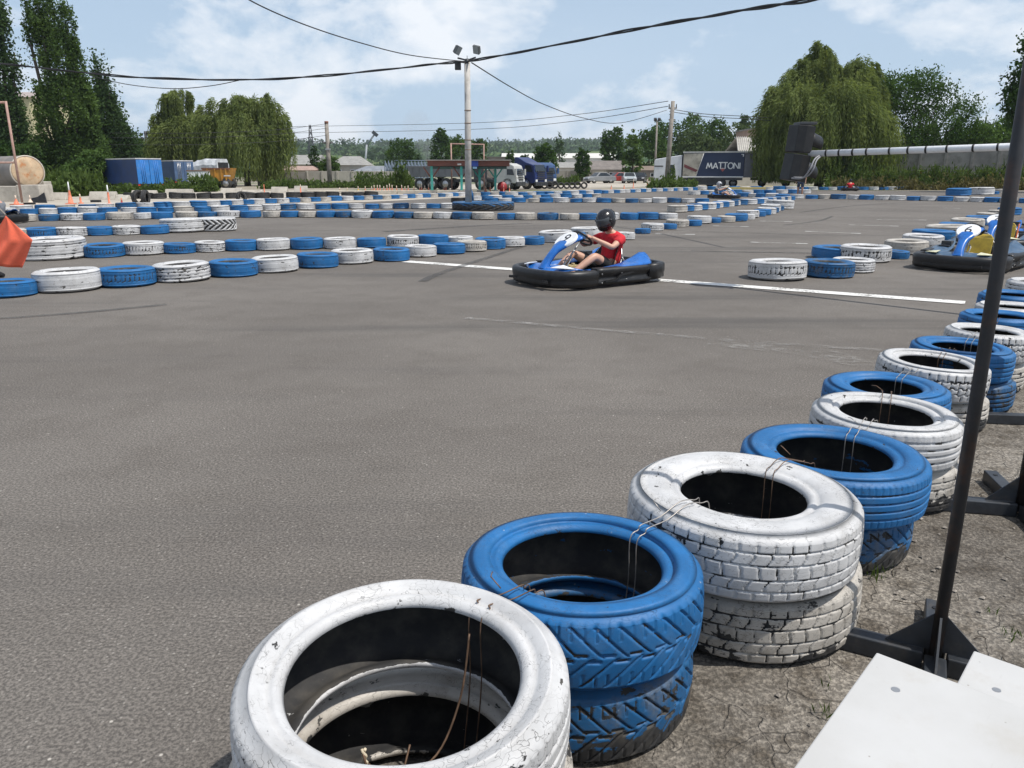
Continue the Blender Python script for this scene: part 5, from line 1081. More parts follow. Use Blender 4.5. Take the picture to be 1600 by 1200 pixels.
wire('power_cable', 'thick twisted black cable rising from the lamp pole to the top right', [at(731, 96, 30.3), at(800, 83.5, 28.5), at(900, 64, 26), at(1000, 44.5, 23.5), at(1100, 27, 21), at(1180, 12.5, 19), at(1262, 0, 17), at(1400, -32, 14)], .042, 2)
wire('overhead_wire', 'thin wire running from the lamp pole up to the top left', [at(725, 96, 30.3), at(640, 86, 28), at(560, 66, 25.5), at(480, 40, 23), at(405, 8, 21), at(340, -30, 19)], .016)
wire('overhead_wire', 'thin wire sagging from the lamp pole to the wooden pole at right', [at(737, 98, 30.5), at(800, 137, 38), at(850, 163, 46), at(910, 184, 56), at(970, 192, 64), at(1042, 172, 74)], .022)
wire('overhead_wire', 'thin wire sagging behind the poplars towards the cable', [at(140, 118, 60), at(200, 132, 60), at(270, 138.5, 60), at(330, 134, 60), at(376, 125, 60)], .03)
for k, (ya, yb) in enumerate(((192, 158), (202, 166))): wire('overhead_wire', '%s faint power line crossing to the wooden pole at right' % ('upper' if k == 0 else 'lower'), [at(450, ya+6, 130), at(740, ya, 110), at(900, ya-13, 92), at(1044, yb, 74)], .03)
for k, (ya, yb) in enumerate(((172, 186), (176, 190))): wire('overhead_wire', '%s of two wires leaving the wooden pole towards the willow' % ('upper' if k == 0 else 'lower'), [at(1046, ya-2, 74), at(1100, ya+6, 74), at(1170, yb-4, 74), at(1240, yb+1, 74)], .03)
for k, yy in enumerate((206, 213, 224)): wire('overhead_wire', '%s faint wire crossing in front of the left willows' % ('topmost', 'middle', 'lowest')[k], [at(170, yy+2, 70), at(300, yy+2, 72), at(430, yy-3, 76), at(513, yy-13, 80)], .02)
def wpole(px, ytop, Y, r, label, extras, mat=WOODPOLE, lean=0):
    b = at(px, 292, Y); h = at(px, ytop, Y).z; t = empty('utility_pole', (b.x, Y, 0), 0, label, 'utility pole'); MB().tube([(0, 0, -.1), (lean*.5, 0, h*.5), (lean, 0, h)], [r*1.15, r, r*.85], 12).build('pole', mat, t); extras(t, h, lean); return t
def ex1(t, h, l):
    mb = MB(); mb.box((l, 0, h-1.75), (1.0, .10, .10)); mb.build('crossarm', WOODPOLE, t)
    for x in (-.38, .38): MB().lathe([(0, .12), (.10, .10), (.20, 0), (.19, -.03), (0, -.02)], 12, (l+x, -.05, h-1.85)).build('lamp_shade', DKSTEEL, t)
    mb = MB(); mb.cyl((l, 0, h), (l, 0, h+.22), .2); mb.build('cap', M('rusty_cap', (.2, .09, .06), .7), t); mb = MB(); mb.box((l+.05, -.2, h*.60), (.5, .1, .12)); mb.build('bracket', STEEL, t)
wpole(516, 193, 80, .22, 'grey wooden pole with two round lamps in front of the concrete wall', ex1)
def ex2(t, h, l):
    mb = MB(); mb.box((l, 0, h-.6), (.75, .1, .12)); mb.box((l, 0, h-1.6), (.6, .1, .12)); mb.build('crossarm', WOODPOLE, t)
    for x in (-.32, 0, .32): MB().tube([(l+x, 0, h-.55), (l+x, 0, h-.25)], .05, 8).build('insulator', DKSTEEL, t)
wpole(1041, 158, 74, .205, 'stout wooden power pole in front of the white lorry cab', ex2, lean=.22)
def ex3(t, h, l):
    for x in (-.25, .25): MB().box((x, 0, h+.1), (.34, .3, .36), rot=Matrix.Rotation(.4, 3, 'X')).build('floodlight', DKSTEEL, t)
wpole(1022, 188, 105, .13, 'thin lamp post with floodlights in front of the grove', ex3)
wpole(237, 205, 96, .17, 'dark pole with two lamps left of the willows', lambda t, h, l: [MB().ball((x, 0, h-z), (.22, .22, .28), 8).build('lamp', DKSTEEL, t) for x, z in ((-.45, .9), (.3, .2), (.6, .8))], DKSTEEL)
wpole(1557, 134, 88, .12, 'dark thin mast with a lamp cage near the right edge', lambda t, h, l: [MB().box((0, 0, h-.3), (.9, .3, .10)).build('cage', DKSTEEL, t), MB().box((0, 0, h+.3), (.7, .3, .10)).build('cage', DKSTEEL, t)], DKSTEEL)
def pylon():
    Y = 420; b = at(490, 285, Y); h = at(490, 195, Y).z; t = empty('lattice_pylon', (b.x, Y, 0), .4, 'distant lattice power pylon behind the fir', 'pylon'); mb = MB(); r = .16
    for sx_ in (-1, 1):
        for sy in (-1, 1): mb.tube([(2.2*sx_, 2.2*sy, 0), (.35*sx_, .35*sy, h)], r, 4)
    for k in range(9):
        z0, z1 = h*k/9, h*(k+1)/9; w0, w1 = 2.2-1.85*k/9, 2.2-1.85*(k+1)/9
        for s in (-1, 1): mb.tube([(-w0, w0*s, z0), (w1, w1*s, z1)], r*.6, 4); mb.tube([(w0, w0*s, z0), (-w1, w1*s, z1)], r*.6, 4)
    mb.build('tower', DKSTEEL, t); mb = MB(); mb.tube([(-6.5, 0, h*.68), (6.5, 0, h*.68)], r, 4); mb.tube([(-6.5, 0, h*.68), (0, 0, h*.77)], r*.7, 4); mb.tube([(6.5, 0, h*.68), (0, 0, h*.77)], r*.7, 4); mb.build('crossarm', DKSTEEL, t)
pylon()
def jib():
    a, b = at(573, 226, 400), at(586, 209, 400); t = empty('crane_jib', (a.x, 400, 0), 0, 'distant crane jib poking above the hillside', 'crane'); o = Vector((a.x, 400, 0)); m = M('pale_crane_steel', (.30, .32, .34), .6)
    mb = MB(); mb.tube([Vector((-2, 0, 0)), a-o], .5, 6); mb.build('mast', m, t); mb = MB(); mb.tube([a-o, b-o], .45, 6); mb.build('jib', m, t); mb = MB(); mb.box(b-o, (3.0, 1.5, 1.6), rot=Matrix.Rotation(.7, 3, 'Y')); mb.build('jib_head', DKSTEEL, t)
jib()
# ================================================================ TANK, BLOCKS, BARRIERS, MARKERS ON THE LEFT
TANKEND = M('rust_streaked_cream_paint', (.50, .37, .24), .7, .3, 1.6, dirt=(.42, .155, .04), damt=1.0); TANKSIDE = M('grey_tank_side', (.20, .185, .17), .7, .25, 1, dirt=(.2, .12, .07), damt=.5)
def tank():
    Y = 41; c = at(43, 268, Y); R_ = 24*(Y*CP)/FPX; t = empty('storage_tank', (c.x, Y, 0), math.radians(139), 'rusty cream coloured cylinder tank lying on concrete blocks', 'tank'); q = Matrix.Rotation(-PI/2, 3, 'Y')
    mb = MB(); mb.lathe([(R_, 0), (R_, 3.6)], 40, (0, 0, c.z), Matrix.Rotation(PI/2, 3, 'Y')); mb.build('shell', TANKSIDE, t)
    mb = MB(); mb.lathe([(0, -.09), (R_*.5, -.07), (R_*.85, -.03), (R_*.97, .0), (R_*.97, .02)], 40, (0, 0, c.z), Matrix.Rotation(PI/2, 3, 'Y')); mb.build('end_cap', TANKEND, t)
    mb = MB(); mb.lathe([(R_*.96, -.03), (R_*1.02, -.03), (R_*1.02, .05), (R_*.96, .05)], 40, (0, 0, c.z), Matrix.Rotation(PI/2, 3, 'Y')); mb.build('rim', M('pale_tank_rim', (.50, .45, .38), .7, .15), t); return R_
tank()
def block(px0, px1, ytop, ybase, label, depth=.5, taper=0, group='concrete blocks on the left', name='concrete_block', m=None, rz=0):
    g0, g1 = G(px0, ybase), G(px1, ybase); c = (g0+g1)/2; w = (g1-g0).length; h = at((px0+px1)/2, ytop, c.y).z; o = MB(); w2 = w/2
    if taper: o.prism([(-w2, -depth*.5, 0), (-w2, depth*.5, 0), (-w2, depth*.16, h), (-w2, -depth*.16, h)], (w, 0, 0))
    else: o.box((0, 0, h/2), (w, depth, h))
    ob = o.build(name, m or CONC, None, (c.x, c.y+depth/2, 0), (0, 0, math.atan2(g1.y-g0.y, g1.x-g0.x)+rz), bevel=.025); return tag(ob, label, 'concrete block', group)
block(-40, 28, 291, 315, 'big concrete block left of the ones under the tank', .9); block(28.3, 64, 289, 315, 'big concrete block directly under the rusty tank', 1.2)
block(-30, 2.5, 284, 311, 'concrete block standing behind at the left edge', .6); block(58, 72.5, 283.5, 312, 'narrow upright concrete block right of the tank', .7)
for x0, x1, yt, yb, l in [(60.5, 102.5, 301, 312.5, 'pale concrete barrier just right of the tank'), (138, 178.5, 299.5, 311.5, 'pale concrete barrier behind the leaning marker posts'), (178.8, 198, 305, 311.5, 'low short concrete barrier beside the longer one'), (204, 242, 297.5, 305, 'pale concrete barrier below the blue trailer doors'), (257, 299, 295.5, 304, 'concrete barrier below the white container'), (344, 376, 294, 304, 'concrete barrier below the yellow tipper'), (376.5, 408, 297, 304, 'low concrete barrier right of the tipper'), (423, 448, 292, 300.5, 'concrete barrier in front of the dark wall'), (459, 479, 290.5, 300.5, 'short concrete barrier left of the wooden pole')]: block(x0, x1, yt, yb, l, .62, 1, 'pale concrete barriers on the left', 'concrete_barrier')
KERB = M('cream_kerb_paint', (.52, .47, .39), .8, .18, 1.5, dirt=(.30, .27, .22), damt=.5)
for x0, x1, l in [(480, 556, 'long cream kerb stone behind the rear tyres'), (557, 620, 'cream kerb under the first marker posts'), (621, 672, 'cream kerb under the dense marker posts'), (683, 716, 'cream kerb left of the canopy middle post')]: block(x0, x1, 297.5, 303, l, .4, 0, 'cream kerb stones under the marker posts', 'kerb_stone', KERB)
PINK = M('faded_orange_plastic', (.62, .17, .085), .6, .2, 14, dirt=(.6, .5, .42), damt=.45); PALEO = M('pale_marker_plastic', (.62, .50, .40), .6, .15, 10); REDB = M('red_white_marker', (.40, .06, .05), .6, .2, 10); YEL = M('yellow_marker_plastic', (.60, .36, .05), .6, .15, 10)
def marker(px, ytop, ybase, label, m=PINK, tip=WHITE_PL, lean=0.0, cone=True):
    g = G(px, ybase); h = at(px, ytop, g.y).z; t = empty('marker_post', g, random.uniform(0, 6), label, 'marker post', 'orange and white marker posts'); lx = lean*h; k = .62
    mb = MB()
    if cone: mb.lathe([(.19, 0), (.19, .03), (.12, .04), (.055, h*.45), (.04, h*k)], 10, (0, 0, 0)); mb.box((0, 0, .02), (.40, .40, .04))
    else: mb.lathe([(.12, 0), (.12, .04), (.045, .05), (.04, h*k)], 10)
    mb.build('base', m, t); mb = MB(); mb.tube([(lx*.5*0, 0, h*k*.9), (lx, 0, h)], [.035, .022], 8); mb.build('tip', tip, t)
for px, yt, yb, l, m, tip, cone in [(26, 305, 320, 'pale orange cone post left of the tank shadow', PINK, PALEO, True), (48, 305, 318.5, 'pale orange cone post below the rusty tank', PALEO, PALEO, True), (111, 284, 319, 'tall leaning marker pole with orange cone foot', PINK, WHITE_PL, True), (126.5, 303, 318, 'short orange marker between the two tall poles', PINK, PALEO, False), (171, 289, 319, 'tall marker pole right of the black brick', PINK, WHITE_PL, False), (191, 309, 322, 'small red banded marker left of the upright tyres', REDB, PINK, False), (413.5, 288, 304, 'single orange marker below the willows', PINK, PINK, False), (470, 288, 301, 'pale orange marker at the short barrier', PINK, PALEO, False)]: marker(px, yt, yb, l, m, tip, -.0, cone)
DENSE = [531, 543, 560, 571, 581, 585, 590, 594, 600, 605, 609, 613, 620, 628, 633, 638, 647, 656, 659, 664, 670, 694, 697, 759, 766, 787, 796]
for k, px in enumerate(DENSE):
    y0 = random.choice((287, 289, 290, 291)) if px > 556 else 293
    marker(px, y0, 302.5 if px < 680 else 301.5, 'faded %s marker post, %s from the left in the cluster along the cream kerb' % ('yellow' if px < 561 else 'orange', nth(k+1)), YEL if px < 561 else PINK, PALEO, 0, random.random() < .4)
for k, (px, yb) in enumerate([(955, 295.5), (975, 295), (989.5, 294), (1011, 294)]): marker(px, yb-random.choice((8, 14)), yb, 'thin orange post, %s from the left in front of the parked cars' % nth(k+1), PINK, PALEO, 0, False)
def slab(px, py, w, d, h, m, name, label, cat, rz=0):
    g = G(px, py); return tag(MB().box((0, 0, h/2), (w, d, h)).build(name, m, None, (g.x, g.y, 0), (0, 0, rz), bevel=.01), label, cat)
slab(46.5, 319.5, .42, .25, .09, BLACK_PL, 'rubber_block', 'black rubber block at the foot of the pale cone', 'block'); slab(150, 316, .42, .25, .11, BLACK_PL, 'rubber_block', 'black rubber block between the tall marker poles', 'block')
g = G(60, 317); mb = MB(); mb.prism([(-.45, 0, .0), (.45, -.1, 0), (.30, .05, .48), (.05, .12, .30), (-.35, .1, .22)], (0, .06, 0)); tag(mb.build('rubber_sheet', BLACK_PL, None, g), 'bent black rubber sheet leaning by the concrete barrier', 'sheet')
def frame(p0, p1, ztop, r, m, label, extra=None):
    c = (p0+p1)/2; t = empty('goal_frame', (c.x, c.y, 0), 0, label, 'goal frame'); o = Vector((c.x, c.y, 0)); a, b = p0-o, p1-o; a.z = b.z = 0
    MB().tube([a, a+Vector((0, 0, ztop))], r, 8).build('upright', m, t); MB().tube([b, b+Vector((0, 0, ztop))], r, 8).build('upright', m, t); MB().tube([a+Vector((0, 0, ztop-r)), b+Vector((0, 0, ztop-r))], r*.95, 8).build('crossbar', m, t)
    if extra: MB().tube([a+Vector((0, 0, extra)), b+Vector((0, 0, extra))], r*.8, 8).build('lower_bar', m, t)
RUSTF = M('rusty_pinkish_paint', (.36, .23, .19), .7, .2, 4, dirt=(.25, .11, .06), damt=.6)
z = at(14, 158, 38).z; frame(at(32, 300, 38), at(-75, 300, 38.5), z, .055, RUSTF, 'pinkish rusty pipe goal frame at the left edge', at(14, 254, 38).z)
frame(at(706, 290, 58), at(756.5, 290, 59.5), at(706, 223.5, 58).z, .05, RUSTF, 'thin rusty goal frame in front of the canopy', at(706, 262, 58).z)
# ================================================================ TRAILERS, LORRIES, CARS
TARP_D = M('dark_blue_tarpaulin', (.014, .040, .13), .5, .25, 1.2, dirt=(.03, .04, .07), damt=.4, bump=.01); TARP_L = M('bright_blue_doors', (.035, .20, .56), .4, .15, 2, dirt=(.2, .25, .35), damt=.25)
GREYBLUE = M('grey_blue_tarpaulin', (.07, .12, .22), .6, .2, 1.5); PALEROOF = M('pale_roof_sheet', (.5, .5, .49), .6, .15, 2); TYREB = T_BLACK
def wheels(t, xs, y, r=.5, w=.3, rim=STEEL):
    for x in xs:
        for s in (1, -1):
            mb = MB(); mb.lathe([(r*.55, -w/2), (r*.9, -w/2), (r, -w*.35), (r, w*.35), (r*.9, w/2), (r*.55, w/2)], 20, (x, s*y, r), Matrix.Rotation(PI/2, 3, 'X')); o = mb.build('wheel', TYREB, t)
            MB().lathe([(0, .04), (r*.3, .05), (r*.36, .0), (r*.55, .03), (r*.6, -.02)], 14, (x, s*(y+w*.42), r), Matrix.Rotation(-s*PI/2, 3, 'X')).build('rim', rim, o)
def trailer(loc, rz, L, Wd, z0, z1, label, body, doors, rear=1, wh=(-.3, -.42), bogie=True, group=None):
    t = empty('box_trailer', loc, rz, label, 'trailer', group); MB().box((0, 0, (z0+z1)/2), (L, Wd, z1-z0)).build('body', body, t, bevel=.03); MB().box((0, 0, z1+.045), (L+.04, Wd+.04, .09)).build('roof', PALEROOF, t, bevel=.02)
    x = L/2*rear
    for s in (-1, 1):
        mb = MB(); mb.box((x+.02*rear, s*Wd*.25, (z0+z1)/2), (.05, Wd*.485, z1-z0-.08)); d = mb.build('door', doors, t, bevel=.01); mb = MB()
        for k in (-.35, 0, .35): mb.tube([(x+.07*rear, s*Wd*(.25+.2*k), z0+.05), (x+.07*rear, s*Wd*(.25+.2*k), z1-.1)], .022, 6)
        mb.build('lock_bar', STEEL if doors is not TARP_L else TARP_L, d)
    mb = MB(); mb.box((0, 0, z0-.12), (L*.96, Wd*.5, .2)); mb.box((x*.98, 0, z0-.06), (.15, Wd, .12)); mb.build('chassis', DKSTEEL, t)
    for s in (-1, 1): MB().box((x+.04*rear, s*Wd*.44, z0-.05), (.06, .3, .12)).build('tail_lamp', M('tail_lamp', (.45, .04, .02), .3), t)
    if bogie: wheels(t, [L*w*rear*-1 for w in wh], Wd/2-.2)
    return t
a = at(219, 292, 63); b = at(254, 291, 63.9); rzv = math.atan2(b.y-a.y, b.x-a.x)-PI/2; zt, zb = at(220, 249, 63.3).z, at(220, 288, 63.3).z
dv = Vector((math.cos(rzv+.25), math.sin(rzv+.25), 0)); c = (a+b)/2
Wt = 2.05; Lt = 7.5
ang = math.radians(-40); hx = Vector((math.cos(ang), math.sin(ang), 0)); trailer((c.x-hx.x*Lt/2-1.0*0, c.y-hx.y*Lt/2, 0), ang, Lt, Wt, zb, zt, 'blue box trailer with bright blue rear doors beside the poplars', TARP_D, TARP_L, 1, (-.33, -.2))
zt2, zb2 = at(268, 252, 70).z, at(268, 284, 70).z; c = at(268, 285, 70); trailer((c.x-.9, c.y+2.6, 0), math.radians(-45), 5, 1.75, zb2, zt2, 'smaller grey blue trailer right of the bright blue doors', GREYBLUE, GREYBLUE, 1, (-.3,))
c = at(305, 290, 66); zt3 = at(305, 267.5, 66).z; t = empty('white_container', (c.x, c.y+1, 0), math.radians(8), 'small dented white container between blue trailer and yellow tipper', 'container'); WCON = M('chalky_white_sheet', (.62, .64, .64), .6, .15, 1.5, dirt=(.36, .33, .28), damt=.5)
mb = MB(); mb.box((0, 0, zt3/2), (1.45, 1.6, zt3)); 
for k in range(7): mb.box((-.6+.2*k, -.815, zt3/2), (.09, .03, zt3-.1))
mb.build('body', WCON, t); MB().box((0, 0, zt3+.04), (1.55, 1.7, .08)).build('roof', M('rusty_brown_edge', (.2, .11, .07), .8, .3), t)
# grey truck with pale tarpaulin behind
c = at(322, 285, 76); zt4 = at(318, 248.5, 76).z; t = empty('tarp_truck', (c.x-.4, c.y+2, 0), math.radians(-12), 'old lorry with a crumpled pale tarpaulin behind the yellow tipper', 'lorry'); mb = MB(); rows = []
for i in range(15):
    x = -2.3+3.9*i/14; h = zt4*(.80+.20*min(1, i/8))+.06*math.sin(i*2.3); rows.append([(x, -1.0-.04*math.sin(i*3), .9), (x, -1.05, h*.8), (x, -.75, h), (x, .75, h), (x, 1.05, h*.8), (x, 1.0, .9)])
mb.grid(rows, sm=False); mb.f += [list(range(6))[::-1], list(range(84, 90))]; mb.m += [0, 0]; mb.sm += [False, False]; mb.build('tarpaulin', M('crumpled_pale_tarp', (.50, .52, .54), .7, .25, 2), t)
MB().box((1.62, 0, zt4*.72), (.05, 1.7, .9)).build('rear_opening', INK, t); MB().box((0, 0, .8), (4.2, 1.6, .25)).build('chassis', DKSTEEL, t); wheels(t, (-1.4, 1.1), .85, .48)
# yellow tipper
TIPY = M('rusty_yellow_paint', (.46, .22, .03), .6, .25, 1.6, dirt=(.16, .07, .03), damt=.65); c = at(341, 290, 70); zt5, zm5 = at(341, 262.5, 70).z, at(341, 283, 70).z
t = empty('tipper_truck', (c.x, c.y+.6, 0), 0, 'old rusty yellow tipper truck body under the willows', 'tipper truck'); mb = MB(); w = 1.22
mb.prism([(-w*.86, -.8, zm5), (w*.7, -.8, zm5), (w*.98, -.8, zt5), (-w, -.8, zt5)], (0, 1.8, 0)); mb.build('tipper_body', TIPY, t); mb = MB(); mb.box((0, -.83, zt5-.06), (2.35*w/1.15, .08, .14)); mb.build('top_rail', M('rust_brown', (.17, .075, .04), .8, .3), t)
for x in (-.75, -.1, .45, .85): MB().box((x, -.84, (zt5+zm5)/2), (.10, .08, zt5-zm5-.12)).build('rib', TIPY, t)
MB().box((.95, -.86, (zt5+zm5)/2-.1), (.55, .06, .10)).build('bumper_bar', WCON, t); MB().box((0, 0, zm5-.15), (2.2, .9, .26)).build('chassis', DKSTEEL, t); wheels(t, (-.55, .75), .7, .46)
# lorries
LWHITE = M('white_lorry_paint', (.62, .64, .66), .4, .08, 2, dirt=(.4, .38, .34), damt=.2); LBLUE = M('deep_blue_lorry_paint', (.008, .022, .105), .35, .2, 2); SILVERP = M('silver_lorry_paint', (.45, .45, .43), .4, .1, 2)
def cab(t, x, Wd, zt, body, L=2.1, front=1, z0=.55, deflector=False):
    """cab-over lorry cab, front towards +x*front"""
    f = front; prof = [(0, z0), (L*.97, z0), (L, z0+.5), (L*.98, zt*.52), (L*.86, zt*.86), (L*.60, zt*.95), (0, zt*.95 if not deflector else zt)]
    if deflector: prof = prof[:4]+[(L*.88, zt*.76), (L*.55, zt*.84), (L*.15, zt), (0, zt)]
    mb = MB(); mb.prism([(x+f*px, -Wd/2, pz) for px, pz in prof], (0, Wd, 0)); c = mb.build('cab', body, t, bevel=.05)
    mb = MB(); mb.prism([(x+f*(L*.985+.012), -Wd*.43, zt*.54), (x+f*(L*.985+.012), Wd*.43, zt*.54), (x+f*(L*.895+.012), Wd*.40, zt*.76), (x+f*(L*.895+.012), -Wd*.40, zt*.76)], (-f*.03, 0, 0)); mb.build('windscreen', GLASS, c)
    for s in (-1, 1):
        mb = MB(); mb.prism([(x+f*L*.52, s*(Wd/2+.004), zt*.55), (x+f*L*.88, s*(Wd/2+.004), zt*.53), (x+f*L*.80, s*(Wd/2+.004), zt*.74), (x+f*L*.52, s*(Wd/2+.004), zt*.75)], (0, s*.012, 0)); mb.build('side_window', GLASS, c)
        MB().box((x+f*L*.98, s*(Wd/2+.14), zt*.64), (.12, .2, .5)).build('mirror', body, c); MB().box((x+f*(L+.0), s*Wd*.38, z0+.22), (.05, .3, .2)).build('headlight', WHITE_PL, c)
    mb = MB()
    for k in range(5): mb.box((x+f*(L+.005), 0, z0+.32+.17*k), (.04, Wd*.6, .08))
    mb.build('grille', DKSTEEL, c); MB().box((x+f*(L+.0), 0, z0-.05), (.18, Wd, .34)).build('bumper', DKSTEEL if body is not LWHITE else body, t, bevel=.03); return c
# grey tipping semi-trailer and silver cab under the canopy
c = at(786, 296, 66); zt = at(800, 256, 66).z+.15; t = empty('tipper_lorry', (c.x, 66, 0), math.radians(-20), 'silver cabbed lorry with a long grey tipping trailer behind the canopy', 'lorry'); cab(t, -.2, 2.0, zt, SILVERP, 1.75); wheels(t, (.75,), .85, .5); wheels(t, (-1.6,), .85, .5)
MB().box((-2.0, 0, .75), (4.5, 1.0, .25)).build('chassis', DKSTEEL, t); zb6, zt6 = 1.05, zt*.86
mb = MB(); mb.prism([(-7.9, -1.0, zb6), (-2.9, -1.0, zb6), (-2.7, -1.0, zt6), (-8.3, -1.0, zt6)], (0, 2.0, 0)); 
for k in range(9): mb.box((-7.8+.6*k, -1.02, (zb6+zt6)/2), (.06, .05, zt6-zb6))
mb.box((-5.5, -1.03, zt6-.06), (5.6, .08, .12)); mb.build('tipper_body', M('grey_tipper_paint', (.15, .155, .165), .5, .15, 1), t); wheels(t, (-7.2, -6.0, -4.8), .8, .48)
MB().box((-2.0, 0, 1.4), (.5, 1.7, 1.6)).build('headboard', DKSTEEL, t)
c = at(832, 294, 70); zt = at(820, 247.5, 70).z+.1; t = empty('blue_lorry', (c.x-.2, 70, 0), math.radians(-32), 'deep blue lorry with roof spoiler parked right of the silver cab', 'lorry'); cab(t, -1.0, 2.1, zt, LBLUE, 2.1, 1, .5, True); wheels(t, (.2, -2.2), .9, .5); MB().box((-2.4, 0, .8), (3.0, 1.0, .3)).build('chassis', DKSTEEL, t)
c = at(847, 293, 74); t = empty('blue_lorry', (c.x+.1, 74.5, 0), math.radians(-55), 'pale fronted blue lorry cab furthest right of the parked cabs', 'lorry'); cab(t, -1.2, 2.0, zt*.9, M('mid_blue_lorry_paint', (.03, .07, .17), .4), 2.0); wheels(t, (.1,), .85, .5); MB().box((-1.6, 0, .8), (2.0, 1.0, .3)).build('chassis', DKSTEEL, t)
# lettered curtain trailer with its white cab
Yl = 78; a0 = at(1066, 280, Yl+.9); a1 = at(1200, 279, Yl-1.2); ang = math.atan2(a1.y-a0.y, a1.x-a0.x); zt, zb = at(1120, 238.5, Yl).z, at(1120, 277.5, Yl).z; Lm = (at(1161, 280, Yl-.6)-at(1066, 280, Yl+.9)).length
t = empty('lettered_lorry', (a0.x, a0.y, 0), ang, 'white cabbed lorry with a navy MATTONI curtain trailer', 'lorry'); NAVY = M('navy_trailer_curtain', (.010, .022, .065), .45, .12, 1); h = zt-zb
MB().box((Lm/2, 1.1, (zt+zb)/2), (Lm, 2.2, h)).build('trailer_body', NAVY, t, bevel=.02); MB().box((Lm/2+.9, 1.1, zt+.06), (Lm+1.9, 2.26, .12)).build('roof_rail', M('silver_rail', (.5, .5, .48), .4), t)
PHOTO_L = M('pale_print_panel', (.40, .37, .31), .45, .35, .9, dirt=(.10, .10, .085), damt=.8); mb = MB(); mb.prism([(.02, -.004, zb+.12), (Lm*.225, -.004, zb+.12), (Lm*.335, -.004, zt-.05), (.02, -.004, zt-.05)], (0, -.012, 0)); mb.build('printed_panel', PHOTO_L, t)
mb = MB(); mb.prism([(.12, -.02, zb+h*.42), (Lm*.22, -.02, zb+h*.22), (Lm*.25, -.02, zb+h*.31), (Lm*.12, -.02, zb+h*.44), (.12, -.02, zb+h*.55)], (0, -.008, 0)); mb.build('red_print_streak', M('dark_red_print', (.14, .035, .04), .5), t)
mb = MB(); mb.tube([(Lm*.225, -.02, zb+.12), (Lm*.335, -.02, zt-.05)], .02, 4); mb.box((Lm/2, -.01, zb+.07), (Lm, .04, .10)); mb.build('white_trim', WHITE_PL, t)
mb = MB(); hh = h*.235; st_ = hh*.17; x0 = Lm*.385; zb_ = zb+h*.36
def stroke(p, q, w=st_):
    P, Q = Vector((p[0], 0, p[1])), Vector((q[0], 0, q[1])); d = (Q-P).normalized(); n = Vector((-d.z, 0, d.x))*w/2; mb.prism([P-n+Vector((0, -.018, 0)), Q-n+Vector((0, -.018, 0)), Q+n+Vector((0, -.018, 0)), P+n+Vector((0, -.018, 0))], (0, -.02, 0))
Wtot = Lm*.565; gl = [('M', 1.25), ('A', 1.05), ('T', .88), ('T', .88), ('O', 1.12), ('N', 1.0), ('I', .35)]; unit = Wtot/sum(w for _, w in gl); x = x0
for ch, w in gl:
    a_, b_ = x+unit*.06, x+unit*(w-.10); m_ = (a_+b_)/2; z0_, z1_ = zb_, zb_+hh
    if ch == 'M': stroke((a_, z0_), (a_+(b_-a_)*.22, z1_)); stroke((a_+(b_-a_)*.22, z1_), (m_, z0_+hh*.2)); stroke((m_, z0_+hh*.2), (b_-(b_-a_)*.22, z1_)); stroke((b_-(b_-a_)*.22, z1_), (b_, z0_))
    if ch == 'A': stroke((a_, z0_), (m_, z1_)); stroke((m_, z1_), (b_, z0_)); stroke((a_+(b_-a_)*.2, z0_+hh*.3), (b_-(b_-a_)*.2, z0_+hh*.3), st_*.8)
    if ch == 'T': stroke((a_-unit*.06, z1_+hh*.04), (b_+unit*.06, z1_+hh*.04)); stroke((m_, z0_), (m_, z1_+hh*.04))
    if ch == 'O':
        pts = [(m_+(b_-a_)*.5*math.cos(q), z0_+hh*.5+hh*.5*math.sin(q)) for q in [2*PI*k/20 for k in range(21)]]
        for p, q in zip(pts, pts[1:]): stroke(p, q)
    if ch == 'N': stroke((a_, z0_), (a_, z1_)); stroke((a_, z1_), (b_, z0_)); stroke((b_, z0_), (b_, z1_))
    if ch == 'I': stroke((m_, z0_), (m_, z1_))
    x += unit*w
mb.build('lettering', WHITE_PL, t)
ex, ez = x0+unit*3.15, zb_-hh*.10; mb = MB(); mb.prism([(ex-hh*.42, -.018, ez+hh*.05), (ex-hh*.22, -.018, ez+hh*.22), (ex+hh*.22, -.018, ez+hh*.22), (ex+hh*.42, -.018, ez+hh*.05), (ex, -.018, ez-hh*.45)], (0, -.02, 0)); em = mb.build('emblem', M('dull_red_emblem', (.30, .07, .07), .5), t)
mb = MB(); 
for k in (-.24, 0, .24): mb.prism([(ex+hh*(k-.10), -.039, ez+hh*.06), (ex+hh*k, -.039, ez+hh*.28), (ex+hh*(k+.10), -.039, ez+hh*.06)], (0, -.006, 0))
mb.build('emblem_stars', WHITE_PL, em)
mb = MB(); mb.prism([(Lm*.945, -.018, zt-.14), (Lm*.985, -.018, zt-.14), (Lm*.985, -.018, zt-.38), (Lm*.97, -.018, zt-.38), (Lm*.97, -.018, zt-.20), (Lm*.945, -.018, zt-.20)], (0, -.01, 0)); mb.build('corner_mark', WHITE_PL, t)
MB().box((Lm+.42, 1.0, (zt+zb)/2-.02), (.80, 1.9, h-.06)).build('rear_panel', M('dull_grey_panel', (.12, .12, .14), .5, .15, 2), t)
MB().box((Lm/2, 1.1, zb-.14), (Lm*.98, 2.0, .22)).build('chassis', DKSTEEL, t); wheels(t, (Lm-.9, Lm-2.0, Lm-3.1), 0, .42)
for o in [k for k in t.children if k.name.startswith('wheel')]: o.location.y = 1.0
MB().box((Lm*.45, .25, .45), (Lm*.5, .06, .45)).build('side_guard', DKSTEEL, t)
cx = -.15; c_ = empty('x', (0, 0, 0)); bpy.data.objects.remove(c_)
